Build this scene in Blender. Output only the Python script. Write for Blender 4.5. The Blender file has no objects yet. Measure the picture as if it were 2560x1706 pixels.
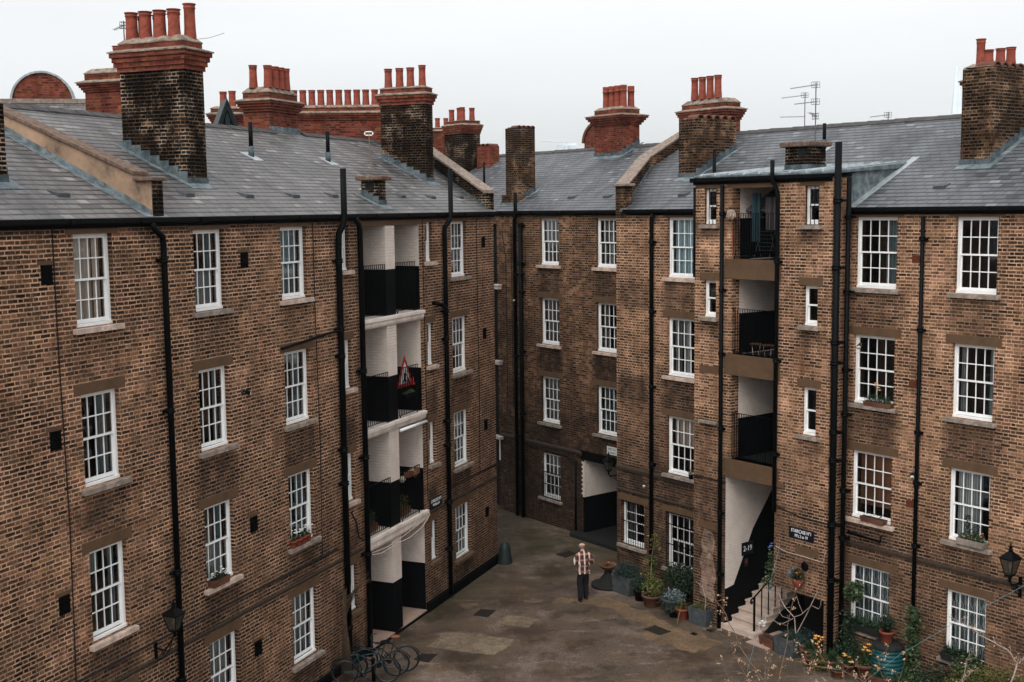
import bpy, bmesh, math, random
from mathutils import Vector, Matrix, noise as mn
rnd = random.Random(7)
R_ = math.radians
sc = bpy.context.scene
C = sc.collection
H = 11.4

# ------------------------------------------------------------------ tags
def tag(o, label=None, cat=None, group=None, kind=None):
    if label: o['label'] = label
    if cat: o['category'] = cat
    if group: o['group'] = group
    if kind: o['kind'] = kind
    return o
def empty(name, loc=(0, 0, 0), rz=0, label=None, cat=None, group=None, kind=None):
    o = bpy.data.objects.new(name, None); C.objects.link(o)
    o.empty_display_size = .2
    o.location = loc; o.rotation_euler = (0, 0, rz)
    return tag(o, label, cat, group, kind)

# ------------------------------------------------------------------ mesh builder
class MB:
    def __init__(s): s.v = []; s.f = []; s.mi = []; s.m = 0; s.sm = []; s.smooth = False
    def add(s, vs, fs):
        b = len(s.v); s.v += [tuple(v) for v in vs]
        for f in fs: s.f.append([i + b for i in f]); s.mi.append(s.m); s.sm.append(s.smooth)
        return s
    def box(s, x0, x1, y0, y1, z0, z1):
        if x0 > x1: x0, x1 = x1, x0
        if y0 > y1: y0, y1 = y1, y0
        if z0 > z1: z0, z1 = z1, z0
        return s.add([(x0,y0,z0),(x1,y0,z0),(x1,y1,z0),(x0,y1,z0),(x0,y0,z1),(x1,y0,z1),(x1,y1,z1),(x0,y1,z1)],
              [(0,3,2,1),(4,5,6,7),(0,1,5,4),(1,2,6,5),(2,3,7,6),(3,0,4,7)])
    def hexa(s, b, t):
        return s.add(list(b) + list(t), [(0,3,2,1),(4,5,6,7),(0,1,5,4),(1,2,6,5),(2,3,7,6),(3,0,4,7)])
    def quad(s, *p): return s.add(p, [tuple(range(len(p)))])
    def tube(s, pts, r, n=8, caps=True):
        pts = [Vector(p) for p in pts]
        rr = r if isinstance(r, (list, tuple)) else [r] * len(pts)
        vs = []; fs = []; ref = None
        for i, p in enumerate(pts):
            d = (pts[min(i+1, len(pts)-1)] - pts[max(i-1, 0)])
            if d.length < 1e-9: d = Vector((0, 0, 1))
            d.normalize()
            if ref is None: ref = Vector((0, 0, 1)) if abs(d.z) < .9 else Vector((1, 0, 0))
            a = d.cross(ref)
            if a.length < 1e-6: a = d.cross(Vector((0, 1, 0)))
            a.normalize(); b = d.cross(a).normalized(); ref = a.cross(d)
            for k in range(n):
                t = 2 * math.pi * k / n
                vs.append(p + (a * math.cos(t) + b * math.sin(t)) * rr[i])
        for i in range(len(pts) - 1):
            for k in range(n):
                a0 = i*n + k; a1 = i*n + (k+1) % n
                fs.append((a0, a1, a1 + n, a0 + n))
        if caps:
            fs.append(tuple(range(n - 1, -1, -1))); fs.append(tuple((len(pts)-1)*n + k for k in range(n)))
        sm = s.smooth; s.smooth = n > 6
        s.add(vs, fs); s.smooth = sm
        return s
    def lathe(s, prof, c=(0, 0, 0), n=16, sx=1, sy=1, caps=True):
        vs = []; fs = []
        for r, z in prof:
            for k in range(n):
                t = 2 * math.pi * k / n
                vs.append((c[0] + r*sx*math.cos(t), c[1] + r*sy*math.sin(t), c[2] + z))
        for i in range(len(prof) - 1):
            for k in range(n):
                a0 = i*n + k; a1 = i*n + (k+1) % n
                fs.append((a0, a1, a1 + n, a0 + n))
        if caps:
            fs.append(tuple(range(n - 1, -1, -1))); fs.append(tuple((len(prof)-1)*n + k for k in range(n)))
        sm = s.smooth; s.smooth = n > 8
        s.add(vs, fs); s.smooth = sm
        return s
    def prism_x(s, poly, x0, x1):      # poly in (y, z)
        n = len(poly)
        vs = [(x0, y, z) for y, z in poly] + [(x1, y, z) for y, z in poly]
        return s.add(vs, [tuple(range(n)), tuple(range(2*n-1, n-1, -1))] + [(i, i+n, (i+1) % n + n, (i+1) % n) for i in range(n)])
    def prism_y(s, poly, y0, y1):      # poly in (x, z)
        n = len(poly)
        vs = [(x, y0, z) for x, z in poly] + [(x, y1, z) for x, z in poly]
        return s.add(vs, [tuple(range(n)), tuple(range(2*n-1, n-1, -1))] + [(i, i+n, (i+1) % n + n, (i+1) % n) for i in range(n)])
    def prism_z(s, poly, z0, z1):
        n = len(poly)
        vs = [(x, y, z0) for x, y in poly] + [(x, y, z1) for x, y in poly]
        return s.add(vs, [tuple(range(n-1, -1, -1)), tuple(range(n, 2*n))] + [(i, (i+1) % n, (i+1) % n + n, i+n) for i in range(n)])
    def build(s, name, mat, parent=None, loc=None, bevel=0, fixn=True, **kw):
        me = bpy.data.meshes.new(name); me.from_pydata(s.v, [], s.f)
        mats = mat if isinstance(mat, (list, tuple)) else [mat]
        for m in mats: me.materials.append(m)
        me.polygons.foreach_set('material_index', s.mi)
        me.polygons.foreach_set('use_smooth', s.sm)
        if fixn:
            bm = bmesh.new(); bm.from_mesh(me)
            bmesh.ops.recalc_face_normals(bm, faces=bm.faces)
            if bevel: bmesh.ops.bevel(bm, geom=[e for e in bm.edges if len(e.link_faces) == 2 and e.calc_face_angle(0) > .6], offset=bevel, segments=2, profile=.5, affect='EDGES')
            bm.to_mesh(me); bm.free()
        boxuv(me); me.update()
        o = bpy.data.objects.new(name, me); C.objects.link(o)
        if parent: o.parent = parent
        if loc: o.location = loc
        if kw: tag(o, **kw)
        return o
def boxuv(me):
    uv = me.uv_layers.new(name='UVMap')
    Z = Vector((0, 0, 1))
    co = me.vertices
    data = [0.0] * (len(me.loops) * 2)
    for p in me.polygons:
        n = p.normal
        if abs(n.z) > .97: t = Vector((1, 0, 0)); b = Vector((0, 1, 0))
        else: t = Z.cross(n).normalized(); b = n.cross(t)
        for li in p.loop_indices:
            c = co[me.loops[li].vertex_index].co
            data[li*2] = c.dot(t); data[li*2+1] = c.dot(b)
    uv.data.foreach_set('uv', data)

# ------------------------------------------------------------------ node helper
class NT:
    def __init__(s, name):
        s.mat = bpy.data.materials.new(name); s.mat.use_nodes = True
        s.t = s.mat.node_tree; s.N = s.t.nodes; s.L = s.t.links
        for n in list(s.N): s.N.remove(n)
        s.out = s.N.new('ShaderNodeOutputMaterial')
    def node(s, ty, ins=None, **props):
        n = s.N.new(ty)
        for k, v in props.items(): setattr(n, k, v)
        for k, v in (ins or {}).items(): s.put(n.inputs[k], v)
        return n
    def put(s, sock, v):
        if isinstance(v, bpy.types.NodeSocket): s.L.new(v, sock)
        else:
            if isinstance(v, (tuple, list)) and len(v) == 3 and sock.type == 'RGBA': v = (*v, 1)
            sock.default_value = v
    def m(s, op, a, b=0.0, c=None, clamp=False):
        n = s.node('ShaderNodeMath', operation=op, use_clamp=clamp)
        s.put(n.inputs[0], a); s.put(n.inputs[1], b)
        if c is not None: s.put(n.inputs[2], c)
        return n.outputs[0]
    def mix(s, f, a, b, mode='MIX'):
        n = s.node('ShaderNodeMix', data_type='RGBA', blend_type=mode)
        s.put(n.inputs[0], f); s.put(n.inputs[6], a); s.put(n.inputs[7], b)
        return n.outputs[2]
    def noise(s, vec, scale, detail=3, rough=.55, dim='3D', out=0):
        n = s.node('ShaderNodeTexNoise', {'Scale': scale, 'Detail': detail, 'Roughness': rough}, noise_dimensions=dim)
        if vec is not None: s.L.new(vec, n.inputs['Vector'])
        return n.outputs[out]
    def ramp(s, f, stops, interp='LINEAR'):
        n = s.node('ShaderNodeValToRGB'); s.put(n.inputs[0], f)
        cr = n.color_ramp; cr.interpolation = interp
        while len(cr.elements) > 1: cr.elements.remove(cr.elements[-1])
        for i, (p, c) in enumerate(stops):
            e = cr.elements[0] if i == 0 else cr.elements.new(p)
            e.position = p; e.color = (*c, 1) if len(c) == 3 else c
        return n.outputs[0]
    def mr(s, v, a, b, c=0.0, d=1.0, clamp=True):
        n = s.node('ShaderNodeMapRange', {0: v, 1: a, 2: b, 3: c, 4: d}, clamp=clamp)
        return n.outputs[0]
    def bump(s, h, strength=.3, dist=.01):
        return s.node('ShaderNodeBump', {'Height': h, 'Strength': strength, 'Distance': dist}).outputs[0]
    def finish(s, color, rough=.8, metal=0.0, normal=None, spec=.5, **kw):
        p = s.node('ShaderNodeBsdfPrincipled', {'Base Color': color, 'Roughness': rough, 'Metallic': metal, 'Specular IOR Level': spec})
        for k, v in kw.items(): s.put(p.inputs[k], v)
        if normal is not None: s.L.new(normal, p.inputs['Normal'])
        s.L.new(p.outputs[0], s.out.inputs[0]); return s.mat
    def coords(s, k='Object'): return s.node('ShaderNodeTexCoord').outputs[k]

def grey(c): return (c, c, c)
def pm(name, col, rough=.7, var=.25, scale=6, metal=0.0, bump=0.0, spec=.25, dirt=None, dscale=1.3, damt=.5):
    t = NT(name); co = t.coords()
    n = t.noise(co, scale, 5, .6)
    f = t.mr(n, .3, .7, 1 - var, 1 + var)
    c = t.mix(1.0, col, t.node('ShaderNodeCombineColor', {0: f, 1: f, 2: f}).outputs[0], 'MULTIPLY')
    if dirt:
        d = t.mr(t.noise(co, dscale, 6, .7), .45, .7, 0, damt)
        c = t.mix(d, c, dirt)
    nrm = t.bump(t.noise(co, scale * 4, 4), bump, .01) if bump else None
    return t.finish(c, rough, metal, nrm, spec)

def brick(name, cols, mortar, mort2, zone=.55, bump=.5, tint=None, sootshadecol=(.018, .015, .013), paint=None, msize=.011, rowh=.079, per=.34, rough=.9, zoff=0.0, blotch=0.0, spec=.08, bd=.008, smear=(.13, .075, .046)):
    """flemish bond brickwork from metric UVs"""
    t = NT(name)
    uv0 = t.node('ShaderNodeUVMap').outputs[0]; ob = t.coords()
    wn = t.noise(uv0, 5, 2, .5, out=1)
    w = t.node('ShaderNodeVectorMath', {0: wn, 1: (.5, .5, .5)}, operation='SUBTRACT').outputs[0]
    w = t.node('ShaderNodeVectorMath', {0: w, 'Scale': .022}, operation='SCALE').outputs[0]
    wn2 = t.noise(uv0, 38, 2, .5, out=1)
    w2 = t.node('ShaderNodeVectorMath', {0: wn2, 1: (.5, .5, .5)}, operation='SUBTRACT').outputs[0]
    w2 = t.node('ShaderNodeVectorMath', {0: w2, 'Scale': .012}, operation='SCALE').outputs[0]
    uv = t.node('ShaderNodeVectorMath', {0: uv0, 1: w}, operation='ADD').outputs[0]
    uv = t.node('ShaderNodeVectorMath', {0: uv, 1: w2}, operation='ADD').outputs[0]
    sp = t.node('ShaderNodeSeparateXYZ', {0: uv})
    u, v = sp.outputs[0], sp.outputs[1]
    vr = t.m('DIVIDE', v, rowh); row = t.m('FLOOR', vr); fv = t.m('FRACT', vr)
    par = t.m('MODULO', t.m('ABSOLUTE', row), 2.0)
    us = t.m('ADD', t.m('DIVIDE', u, per), t.m('MULTIPLY', par, .5))
    cell = t.m('FLOOR', us); fu = t.m('FRACT', us)
    hd = t.m('GREATER_THAN', fu, .667)
    # distance to nearest joint (m)
    du = t.m('MINIMUM', fu, t.m('SUBTRACT', 1.0, fu)); du = t.m('MINIMUM', du, t.m('ABSOLUTE', t.m('SUBTRACT', fu, .667)))
    du = t.m('MULTIPLY', du, per)
    dv = t.m('MULTIPLY', t.m('MINIMUM', fv, t.m('SUBTRACT', 1.0, fv)), rowh)
    mm = t.m('MAXIMUM', t.mr(dv, msize * .35, msize * .95, 1, 0), t.mr(du, msize * .25, msize * .7, 1, 0))
    idv = t.node('ShaderNodeCombineXYZ', {0: t.m('ADD', t.m('MULTIPLY', cell, 2.0), hd), 1: row}).outputs[0]
    wnn = t.node('ShaderNodeTexWhiteNoise', {0: idv}, noise_dimensions='2D')
    r1 = wnn.outputs[0]
    zn = t.noise(ob, zone, 4, .55)
    zf = t.mr(zn, .32, .68, -.42, .42)
    rr = t.m('ADD', t.m('ADD', r1, zf), zoff, clamp=True)
    col = t.ramp(rr, cols)
    hv = t.node('ShaderNodeHueSaturation', {'Hue': t.mr(t.node('ShaderNodeSeparateColor', {0: wnn.outputs[1]}).outputs[1], 0, 1, .485, .515), 'Color': col}).outputs[0]
    fine = t.noise(uv0, 32, 5, .75)
    fm = t.mr(fine, .3, .7, .45, 1.6)
    col = t.mix(1.0, hv, t.node('ShaderNodeCombineColor', {0: fm, 1: fm, 2: fm}).outputs[0], 'MULTIPLY')
    mz = t.mr(t.noise(ob, 1.4, 4, .6), .35, .65)
    mc = t.mix(mz, mortar, mort2)
    # mortar is patchy, smeared in places
    pres = t.mr(t.noise(uv0, 7, 3, .6), .3, .5, .72, 1.0)
    mm2 = t.m('MULTIPLY', mm, pres)
    col = t.mix(mm2, col, mc)
    grm = t.mr(t.noise(ob, 2.6, 6, .7), .46, .62, 0, .62)
    g1 = t.noise(uv0, 20, 6, .8)
    col = t.mix(grm, col, t.mix(1.0, smear, t.ramp(t.mr(g1, .32, .68), [(0, grey(.25)), (.5, grey(.9)), (1, grey(2.2))]), 'MULTIPLY'))
    md = t.mr(t.noise(ob, 1.9, 5, .65), .3, .7, .66, 1.3)
    col = t.mix(1.0, col, t.node('ShaderNodeCombineColor', {0: md, 1: md, 2: md}).outputs[0], 'MULTIPLY')
    st = t.mr(t.noise(t.node('ShaderNodeMapping', {0: ob, 3: (1.6, 1.6, .45)}).outputs[0], 1.0, 7, .72), .5, .68, 0, .7)
    col = t.mix(st, col, t.mix(1.0, col, (.45, .40, .37), 'MULTIPLY'))
    at = t.node('ShaderNodeAttribute', attribute_name='soot').outputs[2]
    pl_ = t.m('MULTIPLY', t.m('MULTIPLY', at, -1.0), t.mr(t.noise(ob, 5.0, 4, .7), .4, .55), clamp=True)
    col = t.mix(pl_, col, t.mix(.5, (.46, .28, .19), t.mix(1.0, col, (2.4, 2.2, 2.1), 'MULTIPLY')))
    sm = t.m('MULTIPLY', at, t.mr(t.noise(ob, 2.2, 6, .75), .30, .60, .5, 1.1), clamp=True)
    col = t.mix(t.m('MULTIPLY', sm, .9), col, t.mix(.75, t.mix(1.0, col, (.20, .18, .17), 'MULTIPLY'), sootshadecol))  # sill soot, and court shade painted in towards the wall foot
    if blotch:
        bl = t.mr(t.noise(ob, 1.05, 5, .65), .39, .50, 0, blotch)
        col = t.mix(bl, col, t.mix(1.0, col, (.10, .085, .07), 'MULTIPLY'))
    if paint:
        pz = t.mr(t.noise(ob, 2.0, 6, .7), .3, .75, 1.04, .78)
        col = t.mix(1.0, paint, t.node('ShaderNodeCombineColor', {0: pz, 1: pz, 2: pz}).outputs[0], 'MULTIPLY')
    hgt = t.m('ADD', t.m('MULTIPLY', t.m('SUBTRACT', 1.0, mm), .7), t.m('MULTIPLY', fine, .5))
    return t.finish(col, rough, 0, t.bump(hgt, bump, bd), spec)

def slate(name, c1, c2, c3, per=.28, rowh=.2):
    t = NT(name)
    uv0 = t.node('ShaderNodeUVMap').outputs[0]; ob = t.coords()
    w = t.node('ShaderNodeVectorMath', {0: t.noise(uv0, 3, 2, .5, out=1), 1: (.5, .5, .5)}, operation='SUBTRACT').outputs[0]
    w = t.node('ShaderNodeVectorMath', {0: w, 'Scale': .02}, operation='SCALE').outputs[0]
    uv = t.node('ShaderNodeVectorMath', {0: uv0, 1: w}, operation='ADD').outputs[0]
    sp = t.node('ShaderNodeSeparateXYZ', {0: uv}); u, v = sp.outputs[0], sp.outputs[1]
    vr = t.m('DIVIDE', v, rowh); row = t.m('FLOOR', vr); fv = t.m('FRACT', vr)
    rn = t.node('ShaderNodeTexWhiteNoise', {1: row}, noise_dimensions='1D').outputs[0]
    par = t.m('MODULO', t.m('ABSOLUTE', row), 2.0)
    us = t.m('ADD', t.m('ADD', t.m('DIVIDE', u, per), t.m('MULTIPLY', par, .5)), t.m('MULTIPLY', rn, .12))
    cell = t.m('FLOOR', us); fu = t.m('FRACT', us)
    du = t.m('MULTIPLY', t.m('MINIMUM', fu, t.m('SUBTRACT', 1.0, fu)), per)
    wn = t.node('ShaderNodeTexWhiteNoise', {0: t.node('ShaderNodeCombineXYZ', {0: cell, 1: row}).outputs[0]}, noise_dimensions='2D').outputs[0]
    col = t.ramp(t.m('ADD', t.m('MULTIPLY', wn, .42), t.mr(t.noise(ob, .6, 4, .6), .3, .7, .0, .5), clamp=True), [(0, c1), (.5, c2), (1, c3)])
    st = t.mr(t.noise(t.node('ShaderNodeMapping', {0: ob, 3: (1.0, .28, .5)}).outputs[0], 1.3, 6, .7), .46, .66, 0, .85)
    col = t.mix(st, col, t.mix(1.0, col, (.42, .42, .43), 'MULTIPLY'))
    odd = t.m('ADD', t.mr(wn, .955, .965, 0, .45), t.mr(wn, .035, .045, -.35, 0)); oc = t.m('ADD', odd, 1.0)
    col = t.mix(1.0, col, t.node('ShaderNodeCombineColor', {0: oc, 1: oc, 2: oc}).outputs[0], 'MULTIPLY')
    lich = t.mr(t.noise(ob, 9, 5, .75), .62, .70, 0, .35)
    col = t.mix(lich, col, (.16, .155, .12))
    fine = t.noise(uv0, 30, 4, .6)
    fm = t.mr(fine, .3, .7, .85, 1.15)
    col = t.mix(1.0, col, t.node('ShaderNodeCombineColor', {0: fm, 1: fm, 2: fm}).outputs[0], 'MULTIPLY')
    edge = t.mr(fv, .12, .38, 1, 0)
    ju = t.m('MULTIPLY', t.mr(du, .003, .013, 1, 0), .8)
    k = t.m('MAXIMUM', edge, ju)
    col = t.mix(t.m('MULTIPLY', k, .95), col, (.006, .0065, .007))
    # slates tilt: tail (low v) proud
    h = t.m('ADD', t.m('SUBTRACT', 1.0, fv), t.m('MULTIPLY', wn, .3)); h = t.m('SUBTRACT', h, k)
    return t.finish(col, t.mr(wn, 0, 1, .45, .7), 0, t.bump(h, .6, .012), .4)

M = {}
M['brickL'] = brick('stock_brick_left', [(0, (.012, .0075, .005)), (.3, (.030, .017, .0105)), (.6, (.066, .035, .020)), (.85, (.125, .060, .032)), (1, (.20, .098, .052))], (.60, .375, .25), (.41, .25, .165), .3, zoff=-.0, msize=.0178, smear=(.14, .083, .052))
M['brickR'] = brick('stock_brick_right', [(0, (.014, .009, .006)), (.25, (.042, .023, .015)), (.55, (.100, .050, .029)), (.8, (.175, .086, .048)), (1, (.27, .142, .085))], (.60, .385, .255), (.38, .24, .155), .45, zoff=.05, msize=.0178, smear=(.19, .105, .062))
M['brickF'] = brick('stock_brick_far', [(0, (.010, .007, .005)), (.25, (.030, .017, .011)), (.55, (.08, .043, .025)), (.8, (.16, .085, .046)), (1, (.26, .145, .085))], (.40, .25, .16), (.22, .14, .09), .4, zoff=.0, msize=.0150, smear=(.13, .072, .044))
M['brickC'] = brick('sooty_chimney_brick', [(0, (.004, .0035, .003)), (.5, (.010, .008, .006)), (.8, (.035, .022, .014)), (1, (.12, .07, .038))], (.50, .39, .29), (.22, .13, .08), .8, zoff=-.12, msize=.0165, blotch=.96, smear=(.03, .02, .014))
M['brickN'] = brick('brown_chimney_brick', [(0, (.008, .006, .005)), (.4, (.028, .017, .011)), (.75, (.085, .048, .027)), (1, (.19, .105, .058))], (.42, .28, .185), (.22, .14, .09), .9, msize=.0165, blotch=.7, smear=(.06, .036, .023))
M['brickRed'] = brick('red_brick', [(0, (.055, .014, .010)), (.5, (.12, .030, .018)), (1, (.20, .055, .03))], (.20, .10, .07), (.10, .045, .032), .7, msize=.013, smear=(.10, .028, .018))
M['brickPale'] = brick('pale_patch_brick', [(0, (.14, .09, .065)), (.5, (.24, .16, .12)), (1, (.33, .23, .17))], (.38, .29, .23), (.27, .2, .15), .9)
M['white_brick'] = brick('white_painted_brick', [(0, grey(.5)), (1, grey(.6))], grey(.5), grey(.5), paint=(.74, .64, .57), bump=1.0, bd=.02, rough=.6)
M['black_brick'] = brick('black_painted_brick', [(0, grey(.01)), (1, grey(.01))], grey(.01), grey(.01), paint=(.0022, .0028, .0036), bump=.9, rough=.75)
M['slateL'] = slate('slate_left', (.070, .065, .064), (.115, .106, .104), (.195, .182, .18))
M['slateR'] = slate('slate_right', (.060, .064, .071), (.095, .10, .11), (.155, .165, .178))
M['ridge'] = pm('ridge_tile', (.055, .050, .050), .8, .35, 4, bump=.3)
M['lead'] = pm('lead', (.080, .104, .115), .65, .45, 6, metal=.0, dirt=(.24, .27, .28), dscale=3.5, damt=.9, spec=.3)
M['leadpale'] = pm('pale_lead', (.33, .36, .38), .6, .25, 5, dirt=(.14, .19, .21), dscale=4, damt=.8, spec=.3)
M['leaddark'] = pm('dark_lead', (.042, .060, .068), .65, .45, 6, dirt=(.14, .165, .175), dscale=3, damt=.7, spec=.3)
M['sootstrip'] = pm('sooty_brick_course', (.035, .024, .017), .9, .4, 14, bump=.4)
M['sillstone'] = pm('pale_sill_stone', (.52, .40, .33), .8, .25, 8, bump=.2, dirt=(.16, .12, .10), dscale=3.5, damt=.7)
M['sillgrey'] = pm('weathered_sill_stone', (.27, .22, .185), .85, .3, 9, bump=.3, dirt=(.07, .06, .05), dscale=4, damt=.8)
M['sillbrown'] = pm('brown_painted_sill', (.13, .078, .045), .7, .2, 6, dirt=(.05, .035, .022), dscale=3, damt=.6)
M['lintel'] = pm('brown_painted_lintel', (.100, .058, .032), .8, .13, 3, bump=.15, dirt=(.05, .032, .019), dscale=2.2, damt=.5, spec=.2)
M['white'] = pm('white_gloss_paint', (.80, .80, .79), .35, .06, 5)
M['whitew'] = pm('white_masonry_paint', (.72, .63, .57), .6, .12, 4, dirt=(.34, .28, .24), dscale=2.5, damt=.6, bump=.3)
M['iron'] = pm('black_painted_iron', (.0012, .0017, .0022), .6, .3, 7, spec=.10)
M['ironm'] = pm('matt_black_iron', (.0012, .0015, .0018), .85, .3, 7, spec=.08)
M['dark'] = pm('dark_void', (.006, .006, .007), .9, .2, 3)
M['room'] = pm('dim_room', (.03, .028, .027), .95, .4, 2)
M['terra'] = pm('terracotta_pot', (.25, .055, .032), .75, .35, 5, bump=.2, dirt=(.06, .02, .014), dscale=4, damt=.8)
M['terradull_shade'] = pm('dull_shaded_terracotta', (.10, .036, .022), .75, .3, 5, bump=.2, dirt=(.12, .07, .04), dscale=4, damt=.7)  # ground pots' clay darkened to paint in shade; also dull roof tiles
M['render'] = pm('ochre_render', (.36, .235, .155), .85, .3, 3, bump=.3, dirt=(.06, .045, .035), dscale=1.5, damt=1.0)
M['coping'] = pm('mossy_coping', (.125, .085, .065), .9, .6, 12, bump=.6, dirt=(.10, .045, .025), dscale=5, damt=.8)
M['copingg'] = pm('grey_coping', (.22, .17, .14), .9, .4, 11, bump=.6, dirt=(.08, .06, .05), dscale=5, damt=.6)
M['flaunch'] = pm('chimney_mortar', (.24, .18, .14), .9, .4, 8, bump=.5, dirt=(.05, .04, .032), dscale=5, damt=1.0)
M['concrete'] = pm('stair_stone', (.47, .37, .31), .8, .18, 8, bump=.25, dirt=(.2, .15, .12), dscale=4, damt=.5)
M['floorpink'] = pm('pinkish_floor_slab', (.34, .235, .19), .75, .15, 6, bump=.1)
M['step'] = pm('dark_stone_step', (.010, .011, .010), .8, .3, 6, bump=.2)
M['galv'] = pm('galvanised_tub', (.055, .063, .066), .7, .4, 6, dirt=(.025, .03, .03), dscale=4, damt=.9, bump=.2)
M['soil'] = pm('potting_soil', (.025, .018, .013), .95, .4, 20, bump=.5)
M['cane'] = pm('dry_canes', (.055, .032, .018), .8, .5, 12)
M['bark'] = pm('grey_bark', (.33, .26, .23), .85, .3, 12, bump=.3)
M['bark2'] = pm('brown_bark', (.17, .11, .08), .85, .35, 12, bump=.3)
M['barrel'] = pm('teal_plastic', (.007, .062, .070), .5, .3, 5, dirt=(.006, .025, .028), dscale=3, damt=.6)
M['green_metal'] = pm('green_bollard_paint', (.014, .022, .020), .5, .3, 6)
M['tyre'] = pm('tyre_rubber', (.008, .008, .009), .7, .2, 8)
M['chrome'] = pm('worn_chrome', (.09, .095, .10), .45, .4, 8, metal=1.0)
M['teal'] = pm('teal_bike_paint', (.004, .028, .038), .35, .15, 8)
M['blackp'] = pm('black_bike_paint', (.01, .01, .012), .3, .2, 8)
M['saddle'] = pm('brown_saddle', (.19, .06, .03), .5, .2, 8)
M['signblack'] = pm('black_enamel', (.006, .008, .014), .3, .1, 8)
M['signwhite'] = pm('white_enamel', (.55, .58, .56), .4, .1, 8)
M['letter'] = pm('white_lettering', (.75, .76, .77), .5, .05, 8)
M['letterk'] = pm('dark_lettering', (.03, .05, .05), .5, .05, 8)
M['redpaint'] = pm('red_sign_film', (.30, .008, .008), .4, .1, 8)
M['redbright'] = pm('bright_red_sign_film', (.70, .02, .012), .4, .1, 8)
M['cable'] = pm('black_cable', (.008, .007, .007), .7, .2, 8)
M['cablew'] = pm('pale_cable', (.42, .33, .28), .7, .2, 8)
M['rope'] = pm('blue_green_rope', (.10, .24, .27), .8, .2, 30)
M['alu'] = pm('aerial_metal', (.10, .11, .12), .5, .2, 8, metal=.3)
M['farhaze'] = pm('haze_pale_building', (.62, .68, .71), .9, .06, .1)  # pale tone paints distance haze onto the far buildings
M['cover'] = pm('cast_iron_cover', (.018, .016, .014), .7, .4, 30, bump=.6)
M['ventred'] = pm('red_air_brick', (.13, .035, .018), .85, .2, 10)
M['yellow'] = pm('yellow_sticker', (.75, .52, .10), .6, .1, 10)
M['darkgreen'] = pm('dark_green_timber', (.005, .012, .014), .5, .4, 8)
M['lampglass'] = pm('dusty_lamp_glass', (.09, .085, .07), .3, .4, 9)
M['bulb'] = pm('milky_bulb', (.6, .55, .45), .4, .1, 8)

def curtain(name, col, pleat=28, amt=.45):
    t = NT(name); ob = t.coords()
    x = t.node('ShaderNodeSeparateXYZ', {0: ob}).outputs[0]
    w = t.node('ShaderNodeTexWave', {'Scale': pleat / 6.28, 'Distortion': 3.0, 'Detail': 2, 'Vector': t.node('ShaderNodeMapping', {0: ob, 3: (1, 1, .12)}).outputs[0]}).outputs[1]
    f = t.mr(w, 0, 1, 1 - amt, 1.1)
    return t.finish(t.mix(1.0, col, t.node('ShaderNodeCombineColor', {0: f, 1: f, 2: f}).outputs[0], 'MULTIPLY'), .9)
M['c_white'] = curtain('white_net_curtain', (.58, .60, .60), 30)
M['c_blue'] = curtain('pale_blue_curtain', (.55, .74, .80), 34)
M['c_beige'] = curtain('beige_curtain', (.68, .55, .46), 9, .25)
M['c_grey'] = curtain('grey_net_curtain', (.28, .31, .32), 30)
M['c_teal'] = curtain('teal_grey_curtain', (.16, .235, .26), 26)
M['c_brown'] = curtain('brown_bamboo_blind', (.30, .125, .06), 1, .2)

def glass():
    t = NT('window_glass')
    gl = t.node('ShaderNodeBsdfGlossy', {'Color': (.9, .95, 1, 1), 'Roughness': .03})
    tr = t.node('ShaderNodeBsdfTransparent', {'Color': (.85, .88, .88, 1)})
    fr = t.node('ShaderNodeFresnel', {'IOR': 1.45})
    nb = t.bump(t.noise(t.coords(), 3, 2), .05, .02)
    t.L.new(nb, gl.inputs['Normal']); t.L.new(nb, fr.inputs['Normal'])
    f = t.m('ADD', t.m('MULTIPLY', fr.outputs[0], 1.3), .035, clamp=True)
    mx = t.node('ShaderNodeMixShader'); t.L.new(f, mx.inputs[0]); t.L.new(tr.outputs[0], mx.inputs[1]); t.L.new(gl.outputs[0], mx.inputs[2])
    t.L.new(mx.outputs[0], t.out.inputs[0]); return t.mat
M['glass'] = glass()

def leafmat(name, cols, rough=.5):
    t = NT(name)
    g = t.node('ShaderNodeNewGeometry').outputs['Random Per Island']
    n = t.noise(t.coords(), 5, 3)
    f = t.m('ADD', t.m('MULTIPLY', g, .75), t.mr(n, .3, .7, 0, .3), clamp=True)
    k = len(cols) - 1
    return t.finish(t.ramp(f, [(i / k, c) for i, c in enumerate(cols)]), rough, spec=.3)
M['leaf'] = leafmat('dark_green_leaf', [(0.0040, 0.0110, 0.0060), (0.0100, 0.0250, 0.0110), (0.0225, 0.0425, 0.0175)])
M['leafb'] = leafmat('blue_green_leaf', [(0.0050, 0.0147, 0.0126), (0.0126, 0.0294, 0.0231), (0.0378, 0.0588, 0.0462)])
M['leafy'] = leafmat('variegated_leaf', [(0.0135, 0.0270, 0.0067), (0.0450, 0.0630, 0.0135), (0.2025, 0.1800, 0.0450)])
M['leafivy'] = leafmat('ivy_leaf', [(0.0110, 0.0275, 0.0110), (0.0275, 0.0550, 0.0193), (0.1100, 0.1210, 0.0550)])
M['leafmoss'] = leafmat('yellow_green_shrub', [(0.0225, 0.0300, 0.0075), (0.0600, 0.0638, 0.0112), (0.1275, 0.0975, 0.0225)])
M['leafsilver'] = leafmat('silver_leaf', [(0.0660, 0.0935, 0.0990), (0.1375, 0.1705, 0.1815), (0.2200, 0.2530, 0.2640)])
M['strap'] = leafmat('strap_leaf', [(0.0083, 0.0220, 0.0083), (0.0165, 0.0440, 0.0165), (0.0385, 0.0715, 0.0275)])
M['daff'] = leafmat('yellow_petal', [(.60, .22, .03), (.72, .33, .06), (.80, .48, .18)])
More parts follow.
